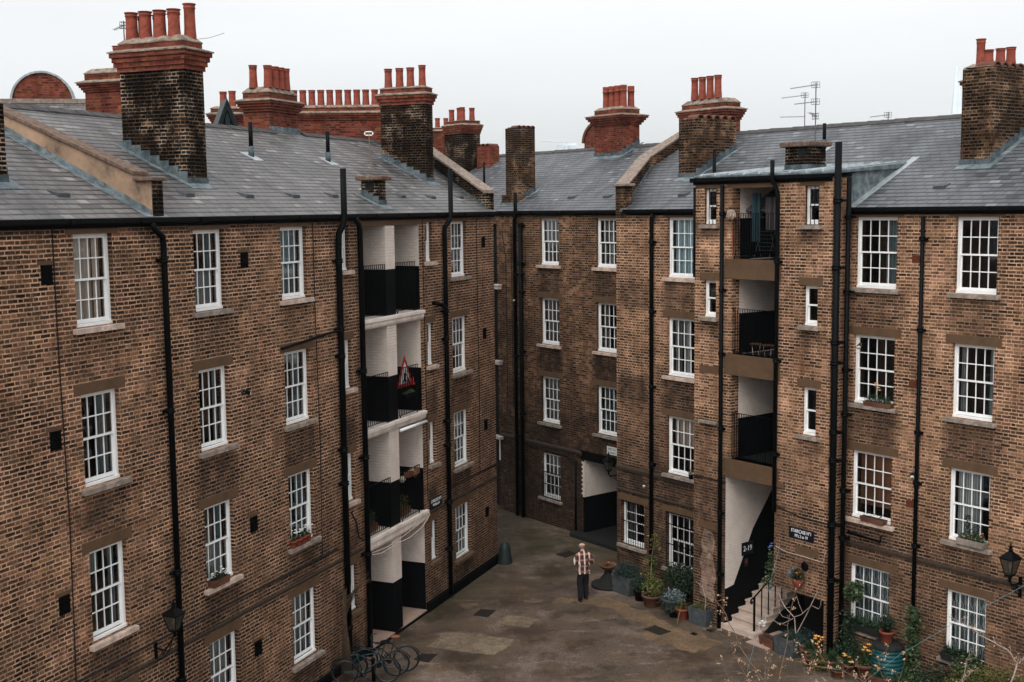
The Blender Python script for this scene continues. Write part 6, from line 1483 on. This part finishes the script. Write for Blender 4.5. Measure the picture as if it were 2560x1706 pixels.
# ---------------------------------------------------------------- ropes
o = MB().tube([rp(1.39, TY-.03, 2.75), (6.26, 29.21, 1.40), (5.67, 28.38, .03)], .004, 5).build('rope', M['rope'], fixn=False); tag(o, 'thin blue green rope from the stair tower wall down to the tarmac', 'rope')
o = MB().tube([(7.35, 25.6, .6), (8.4, 25.3, 1.62), (9.5, 25.0, 2.45), (11.5, 24.7, 3.72)], .004, 5).build('rope', M['rope'], fixn=False); tag(o, 'blue green rope slanting up across the bottom right corner', 'rope')
e = empty('rope_knot', (6.22, 29.25, .95), 0, 'white rag knotted on the thin rope by the stairs', 'rag'); m = MB(); leafcloud(m, 26, ell(0, 0, 0, .04, .04, .09), .09); m.build('rag', M['wflower'], e, fixn=False)

# ---------------------------------------------------------------- foreground shrub twigs
def twigs(name, base, branches, label, seed, buds=6, mat='bark2'):
    rs_ = random.Random(seed); e = empty(name, base, 0, label, 'shrub'); b = Vector(base); m = MB(); lf = MB()
    for pts, r in branches:
        P_ = [Vector(p) - b for p in pts]
        Q_ = []
        for a, c in zip(P_, P_[1:]):
            for k in range(3): Q_.append(a.lerp(c, k/3) + Vector((rs_.gauss(0, .012), rs_.gauss(0, .02), rs_.gauss(0, .012))))
        Q_.append(P_[-1]); m.tube(Q_, [r*(1-.7*i/len(Q_)) for i in range(len(Q_))], 5)
        for q in Q_[1:]:
            if rs_.random() < .9:
                d = Vector((rs_.gauss(0, 1), rs_.gauss(0, .6), abs(rs_.gauss(.5, .6)))).normalized()*rs_.uniform(.06, .30)
                t_ = q + d; m.tube([q, q + d*.5 + Vector((0, 0, .01)), t_], [.004, .003, .0015], 4)
                for _ in range(rs_.randint(1, buds)):
                    c = q.lerp(t_, rs_.uniform(.4, 1)) + Vector((rs_.gauss(0, .018), rs_.gauss(0, .018), rs_.gauss(0, .018))); s = rs_.uniform(.016, .036)
                    for _k in range(4):
                        dd = Vector((rs_.gauss(0, 1), rs_.gauss(0, 1), rs_.gauss(0, 1))).normalized(); aa = dd.cross(Vector((0, 0, 1))).normalized()
                        lf.add([c, c+dd*s*.5+aa*s*.35, c+dd*s, c+dd*s*.5-aa*s*.35], [(0, 1, 2, 3)])
    m.build('twigs', M[mat], e, fixn=False); lf.build('buds', M['bud'], e, fixn=False)
Y_ = 24.0
twigs('budding_shrub', (5.4, 24, 0), [([(5.5, 24, .2), (5.15, 24, 1.56), (4.67, 24, 2.32), (4.45, 24, 2.81), (4.27, 24, 3.14), (4.1, 24, 3.4)], .014), ([(5.42, 24, .3), (5.45, 24, 1.55), (5.63, 24.1, 2.37), (5.69, 24.1, 2.9), (5.79, 24.1, 3.47)], .012), ([(5.0, 24, .6), (4.46, 24, 1.57), (4.28, 24, 1.98)], .007), ([(5.2, 24, .5), (5.19, 24, 1.56), (5.16, 24, 2.35)], .007),
    ([(5.1, 23.9, .5), (4.86, 23.9, 1.6), (4.5, 23.9, 2.2), (4.38, 23.9, 2.83)], .006), ([(5.3, 24, .6), (5.1, 24, 1.5), (5.28, 24, 1.9), (5.3, 24, 2.1)], .006), ([(5.0, 24, .6), (4.75, 24.1, 1.5), (4.86, 24, 1.9)], .005), ([(4.67, 24, 2.3), (4.2, 24, 2.65), (4.0, 24, 2.72)], .004)], 'tall thin twigs with brown buds rising from the bottom edge in front of the stairs', 3)
twigs('budding_shrub', (6.6, 24, 0), [([(7.4, 24, .4), (7.3, 24, 1.5), (6.73, 24, 1.82), (6.02, 24, 1.94), (5.66, 24, 2.04)], .010), ([(6.3, 24, .4), (6.2, 24, 1.54), (6.21, 24, 2.1)], .007), ([(6.6, 24, .4), (6.1, 24, 1.5), (5.9, 24, 2.0), (5.95, 24, 2.3)], .006), ([(6.9, 24, .4), (6.75, 24, 1.5), (6.9, 24, 1.85)], .005), ([(6.6, 24, .4), (6.55, 24, 1.5), (6.4, 24, 2.0), (6.15, 24, 2.35)], .006),
    ([(7.0, 23.8, .4), (7.15, 23.8, 1.6), (7.0, 23.8, 2.1)], .005), ([(7.6, 24, .4), (7.65, 24, 1.6), (7.5, 24, 2.0), (7.72, 24, 2.3)], .006), ([(7.9, 24, .4), (7.95, 24, 1.5), (8.1, 24, 2.1)], .006)], 'tangle of bud covered twigs along the bottom in front of the clay pots', 4, 9)
twigs('bare_tree', (10.0, 23, 0), [([(9.9, 23, .2), (9.87, 23, 1.91), (9.99, 23, 2.28), (9.77, 23, 2.56), (9.35, 23, 2.81), (9.02, 23, 3.03), (8.59, 23, 3.27)], .018), ([(8.85, 23, .4), (8.88, 23, 1.92), (8.95, 23, 2.26), (9.02, 23, 2.6)], .009), ([(9.99, 23, 2.28), (10.1, 23, 2.45), (10.4, 23, 2.9)], .010), ([(8.7, 23, .4), (8.62, 23, 1.7), (8.9, 23, 2.0), (9.2, 23, 2.2)], .006)], 'slim bare tree branches crossing the bottom right corner', 5, 2, 'bark')
# ================================================================== the man
def skin(name, nodes, edges, root, mat, parent, sub=2):
    keys = list(nodes); me = bpy.data.meshes.new(name); me.from_pydata([nodes[k][0] for k in keys], [(keys.index(a), keys.index(b)) for a, b in edges], [])
    o = bpy.data.objects.new(name, me); C.objects.link(o)
    md = o.modifiers.new('skin', 'SKIN'); md.branch_smoothing = .6; md.use_smooth_shade = True
    sk = me.skin_vertices[0].data if me.skin_vertices else None
    if sk is None:
        bm = bmesh.new(); bm.from_mesh(me); bm.verts.layers.skin.verify(); bm.to_mesh(me); bm.free(); sk = me.skin_vertices[0].data
    for i, k in enumerate(keys):
        r = nodes[k][1]; sk[i].radius = r if isinstance(r, tuple) else (r, r); sk[i].use_root = (k == root)
    sb = o.modifiers.new('sub', 'SUBSURF'); sb.levels = sub; sb.render_levels = sub
    dg = bpy.context.evaluated_depsgraph_get(); dg.update(); m2 = bpy.data.meshes.new_from_object(o.evaluated_get(dg)); bpy.data.objects.remove(o)
    m2.name = name; m2.materials.clear(); m2.materials.append(mat)
    for p in m2.polygons: p.use_smooth = True
    o2 = bpy.data.objects.new(name, m2); C.objects.link(o2); o2.parent = parent
    return o2
M['skinm'] = pm('skin', (.50, .27, .19), .55, .08, 12)
M['trouser'] = pm('black_trousers', (.006, .006, .008), .9, .3, 20)
M['shoe'] = pm('black_shoes', (.006, .006, .007), .4, .2, 20)
M['greyhair'] = pm('short_grey_hair', (.16, .13, .12), .8, .3, 60)
def plaid():
    t = NT('plaid_shirt'); ob = t.coords(); sp = t.node('ShaderNodeSeparateXYZ', {0: ob}); x, z = sp.outputs[0], sp.outputs[2]
    def band(v, per, off, w):
        f = t.m('FRACT', t.m('ADD', t.m('DIVIDE', v, per), off)); return t.mr(t.m('ABSOLUTE', t.m('SUBTRACT', f, .5)), w, w+.06, 1, 0)
    bx = band(x, .15, .40, .10); bz = band(z, .17, .3, .10); dx = band(x, .15, .88, .16); dz = band(z, .17, .8, .20)
    c = t.mix(t.m('MULTIPLY', dx, .6), (.13, .028, .020), (.03, .011, .010)); c = t.mix(t.m('MULTIPLY', dz, .65), c, (.035, .012, .011))
    c = t.mix(t.m('MULTIPLY', bz, .4), c, (.5, .30, .22)); c = t.mix(t.m('MULTIPLY', bx, .85), c, (.66, .56, .49))
    return t.finish(c, .9, 0, t.bump(t.noise(ob, 14, 3), .3, .02))
M['plaid'] = plaid()
PE = empty('person', (1.99, 34.06, 0), R_(14), 'bald man seen from behind in plaid shirt and black trousers, standing in the court', 'person')
body = {'pel': ((0, 0, .92), (.13, .10)), 'abd': ((0, .0, 1.06), (.13, .10)), 'che': ((0, -.01, 1.26), (.15, .105)), 'upc': ((0, -.015, 1.38), (.13, .09)), 'nk': ((0, .015, 1.455), .056), 'nk2': ((0, .04, 1.50), .054),
 'hb': ((0, .08, 1.555), (.076, .084)), 'hm': ((0, .085, 1.62), (.088, .105)), 'ht': ((0, .075, 1.685), (.072, .086))}
be = [('pel', 'abd'), ('abd', 'che'), ('che', 'upc'), ('upc', 'nk'), ('nk', 'nk2'), ('nk2', 'hb'), ('hb', 'hm'), ('hm', 'ht')]
for s, t_ in ((-1, 'l'), (1, 'r')):
    f = .02*s
    body.update({'sh'+t_: ((s*.165, -.02, 1.385), .062), 'el'+t_: ((s*.275, -.07, 1.13), .043), 'wr'+t_: ((s*.155, .14, 1.09), .028), 'pa'+t_: ((s*.105, .20, 1.10), (.030, .022)),
      'hp'+t_: ((s*.085, 0, .86), .078), 'kn'+t_: ((s*.108, .03+f*3, .49), .052), 'an'+t_: ((s*.110, -.04+f*5, .10), .036), 'to'+t_: ((s*.120, .08+f*5, .035), (.032, .025))})
    be += [('upc', 'sh'+t_), ('sh'+t_, 'el'+t_), ('el'+t_, 'wr'+t_), ('wr'+t_, 'pa'+t_), ('pel', 'hp'+t_), ('hp'+t_, 'kn'+t_), ('kn'+t_, 'an'+t_), ('an'+t_, 'to'+t_)]
    for i in range(4):
        oz = (i-1.5)*.016; L_ = (.045, .052, .048, .038)[i]
        body['f%d%s' % (i, t_)] = ((s*.075, .235, 1.10-oz), .0085); body['g%d%s' % (i, t_)] = ((s*.045, .235+L_*.55, 1.095-oz), .0075); body['k%d%s' % (i, t_)] = ((s*.02, .225+L_*.55, 1.085-oz), .007)
        be += [('pa'+t_, 'f%d%s' % (i, t_)), ('f%d%s' % (i, t_), 'g%d%s' % (i, t_)), ('g%d%s' % (i, t_), 'k%d%s' % (i, t_))]
    body['t0'+t_] = ((s*.10, .20, 1.135), .010); body['t1'+t_] = ((s*.07, .225, 1.15), .009); be += [('pa'+t_, 't0'+t_), ('t0'+t_, 't1'+t_)]
    body['er'+t_] = ((s*.105, .075, 1.60), (.012, .022)); be += [('hm', 'er'+t_)]
body['nose'] = ((0, .178, 1.60), (.012, .014)); be.append(('hm', 'nose'))
skin('body', body, be, 'pel', M['skinm'], PE)
sh = {'w0': ((0, 0, .90), (.178, .142)), 'w': ((0, 0, .97), (.172, .136)), 'a': ((0, -.01, 1.08), (.172, .135)), 'c': ((0, -.015, 1.25), (.182, .135)), 'u': ((0, -.018, 1.37), (.155, .11)), 'n': ((0, .0, 1.445), (.075, .07)), 'n2': ((0, .012, 1.475), (.066, .062))}
se = [('w0', 'w'), ('w', 'a'), ('a', 'c'), ('c', 'u'), ('u', 'n'), ('n', 'n2')]
for s, t_ in ((-1, 'l'), (1, 'r')):
    sh.update({'s'+t_: ((s*.165, -.02, 1.375), .080), 'm'+t_: ((s*.235, -.055, 1.24), .070), 'e'+t_: ((s*.285, -.075, 1.13), .062), 'f'+t_: ((s*.225, .04, 1.10), .050)})
    se += [('u', 's'+t_), ('s'+t_, 'm'+t_), ('m'+t_, 'e'+t_), ('e'+t_, 'f'+t_)]
skin('shirt', sh, se, 'w', M['plaid'], PE)
tr = {'w': ((0, 0, .96), (.160, .124)), 'b': ((0, -.01, .87), (.175, .145))}; te = [('w', 'b')]
for s, t_ in ((-1, 'l'), (1, 'r')):
    f = .02*s
    tr.update({'h'+t_: ((s*.095, -.005, .76), (.108, .115)), 'k'+t_: ((s*.110, .03+f*3, .47), .092), 'c'+t_: ((s*.108, -.02+f*4, .27), .086), 'a'+t_: ((s*.112, -.04+f*5, .07), .080)})
    te += [('b', 'h'+t_), ('h'+t_, 'k'+t_), ('k'+t_, 'c'+t_), ('c'+t_, 'a'+t_)]
skin('trousers', tr, te, 'b', M['trouser'], PE)
for s in (-1, 1):
    m = MB(); f = .02*s; m.lathe([(.9, 0), (1, .03), (.85, .07), (.4, .095), (.001, .10)], (s*.118, .02+f*5, 0), 16, sx=.055, sy=.145, caps=False); m.build('shoe', M['shoe'], PE, fixn=False)
m = MB(); vs = []
for i in range(26):
    a = R_(150 + i*240/25 + 0)
    for z, k in ((1.53, .90), (1.565, 1.03), (1.61, 1.045), (1.635, 1.0)): vs.append((.090*k*math.cos(a), .080 + .104*k*math.sin(a), z - .02*math.sin(a)*0))
m.smooth = True; m.add(vs, [(4*i+j, 4*i+4+j, 4*i+5+j, 4*i+1+j) for i in range(25) for j in range(3)]); m.build('hair', M['greyhair'], PE, fixn=False)
m = MB(); [m.lathe([(.001, -.008), (.009, 0), (.001, .008)], (s*.03, .162, 1.625), 8) for s in (-1, 1)]; m.build('eyes', M['dark'], PE, fixn=False)
m = MB(); m.tube([(-.024, .152, 1.565), (0, .160, 1.562), (.024, .152, 1.565)], .005, 5); m.build('mouth', M['ventred'], PE, fixn=False)
# thin air: one even haze box round everything
HZ = MB().box(-900, 1500, -120, 1850, -1.0, 182).build('haze', None); HZ.data.materials.clear()
hm_ = bpy.data.materials.new('haze'); hm_.use_nodes = True; hn = hm_.node_tree
for n in list(hn.nodes): hn.nodes.remove(n)
ho = hn.nodes.new('ShaderNodeOutputMaterial'); pv = hn.nodes.new('ShaderNodeVolumePrincipled'); pv.inputs['Color'].default_value = (.9, .95, 1, 1); pv.inputs['Density'].default_value = .0001; pv.inputs['Anisotropy'].default_value = .2
hn.links.new(pv.outputs[0], ho.inputs['Volume']); HZ.data.materials.append(hm_); tag(HZ, kind='stuff')
SKY0, SKY1, SUN, EXPO = .58, 1.3, 1.7, 0.17
# ================================================================== ground, camera, light
def ground():
    vs = []; fs = []; xs = [-300, -60, -30] + [-16 + i*.5 for i in range(65)] + [30, 60, 300]; ys = [-60, 0, 15] + [20 + i*.5 for i in range(70)] + [80, 200, 1900]
    g = {}
    La, Ra = R_(67.731), R_(-53)
    for j, y in enumerate(ys):
        for i, x in enumerate(xs): vs.append((x, y, 0))
    W = len(xs)
    for j in range(len(ys)-1):
        for i in range(W-1): fs.append((j*W+i, j*W+i+1, (j+1)*W+i+1, (j+1)*W+i))
    me = bpy.data.meshes.new('ground'); me.from_pydata(vs, [], fs); me.materials.append(M['ground']); boxuv(me)
    at = me.attributes.new('soot', 'FLOAT', 'POINT'); vals = []  # ground mask: moss by the walls, darker towards the far end
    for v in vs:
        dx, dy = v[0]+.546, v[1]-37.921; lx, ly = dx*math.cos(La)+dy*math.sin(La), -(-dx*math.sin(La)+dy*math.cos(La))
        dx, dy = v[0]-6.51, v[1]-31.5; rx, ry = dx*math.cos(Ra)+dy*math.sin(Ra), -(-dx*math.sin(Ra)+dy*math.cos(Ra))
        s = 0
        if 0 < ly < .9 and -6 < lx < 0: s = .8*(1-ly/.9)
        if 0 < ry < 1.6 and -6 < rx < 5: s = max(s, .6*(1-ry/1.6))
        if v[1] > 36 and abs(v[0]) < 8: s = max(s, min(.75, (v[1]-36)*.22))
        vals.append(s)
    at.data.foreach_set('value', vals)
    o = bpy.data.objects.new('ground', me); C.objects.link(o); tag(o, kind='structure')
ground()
cam = bpy.data.cameras.new('camera'); co = bpy.data.objects.new('camera', cam); C.objects.link(co)
roll = math.atan(352/29700); pitch = math.atan(331/3000)
fw = Vector((0, math.cos(pitch), -math.sin(pitch))); up0 = Vector((0, math.sin(pitch), math.cos(pitch))); rt0 = Vector((1, 0, 0))
c_, s_ = math.cos(roll), math.sin(roll)
rt = c_*rt0 - s_*up0; up = s_*rt0 + c_*up0
mat = Matrix((rt, up, -fw)).transposed().to_4x4(); mat.translation = Vector((0, 0, H))
co.matrix_world = mat
cam.sensor_width = 36; cam.lens = 36*3000/2560; cam.clip_end = 4000; cam.clip_start = .1
sc.camera = co
w = bpy.data.worlds.new('World'); sc.world = w; w.use_nodes = True
nt = w.node_tree
for n in list(nt.nodes): nt.nodes.remove(n)
out = nt.nodes.new('ShaderNodeOutputWorld')
sky = nt.nodes.new('ShaderNodeTexSky'); sky.sky_type = 'NISHITA'; sky.sun_disc = False; sky.sun_elevation = R_(48); sky.sun_rotation = R_(200); sky.air_density = 1; sky.dust_density = 4
b1 = nt.nodes.new('ShaderNodeBackground'); b1.inputs[1].default_value = .05
hs = nt.nodes.new('ShaderNodeHueSaturation'); hs.inputs['Saturation'].default_value = .15
nt.links.new(sky.outputs[0], hs.inputs['Color']); nt.links.new(hs.outputs[0], b1.inputs[0])
# overcast cloud layer: brighter towards the zenith, soft mottling
tc = nt.nodes.new('ShaderNodeTexCoord'); sp = nt.nodes.new('ShaderNodeSeparateXYZ'); nt.links.new(tc.outputs['Generated'], sp.inputs[0])
mr = nt.nodes.new('ShaderNodeMapRange'); mr.inputs[1].default_value = 0; mr.inputs[2].default_value = 1; mr.inputs[3].default_value = SKY0; mr.inputs[4].default_value = SKY1
nt.links.new(sp.outputs[2], mr.inputs[0])
mp = nt.nodes.new('ShaderNodeMapping'); mp.inputs[3].default_value = (1, 1, 5); nt.links.new(tc.outputs['Generated'], mp.inputs[0])
nz = nt.nodes.new('ShaderNodeTexNoise'); nz.inputs['Scale'].default_value = 2.2; nz.inputs['Detail'].default_value = 4; nt.links.new(mp.outputs[0], nz.inputs['Vector'])
nr = nt.nodes.new('ShaderNodeMapRange'); nr.inputs[1].default_value = .3; nr.inputs[2].default_value = .7; nr.inputs[3].default_value = .94; nr.inputs[4].default_value = 1.05; nt.links.new(nz.outputs[0], nr.inputs[0])
mu = nt.nodes.new('ShaderNodeMath'); mu.operation = 'MULTIPLY'; nt.links.new(mr.outputs[0], mu.inputs[0]); nt.links.new(nr.outputs[0], mu.inputs[1])
b2 = nt.nodes.new('ShaderNodeBackground'); b2.inputs[0].default_value = (.965, .99, 1.0, 1); nt.links.new(mu.outputs[0], b2.inputs[1])
ad = nt.nodes.new('ShaderNodeAddShader'); nt.links.new(b1.outputs[0], ad.inputs[0]); nt.links.new(b2.outputs[0], ad.inputs[1]); nt.links.new(ad.outputs[0], out.inputs[0])
sl = bpy.data.lights.new('sun', 'SUN'); sl.energy = SUN; sl.angle = R_(45); sl.color = (1, .97, .93)
so_ = bpy.data.objects.new('sun', sl); C.objects.link(so_)
# light comes from the sky above and behind the camera
el, az = R_(48), R_(200)
d = Vector((math.sin(az)*math.cos(el), math.cos(az)*math.cos(el), math.sin(el)))
so_.rotation_euler = d.to_track_quat('Z', 'Y').to_euler(); so_.location = (0, 0, 60)
vs_ = sc.view_settings; vs_.view_transform = 'Standard'; vs_.look = 'None'; vs_.exposure = EXPO; vs_.gamma = 1
sc.cycles.max_bounces = 6; sc.cycles.diffuse_bounces = 3; sc.cycles.transparent_max_bounces = 12
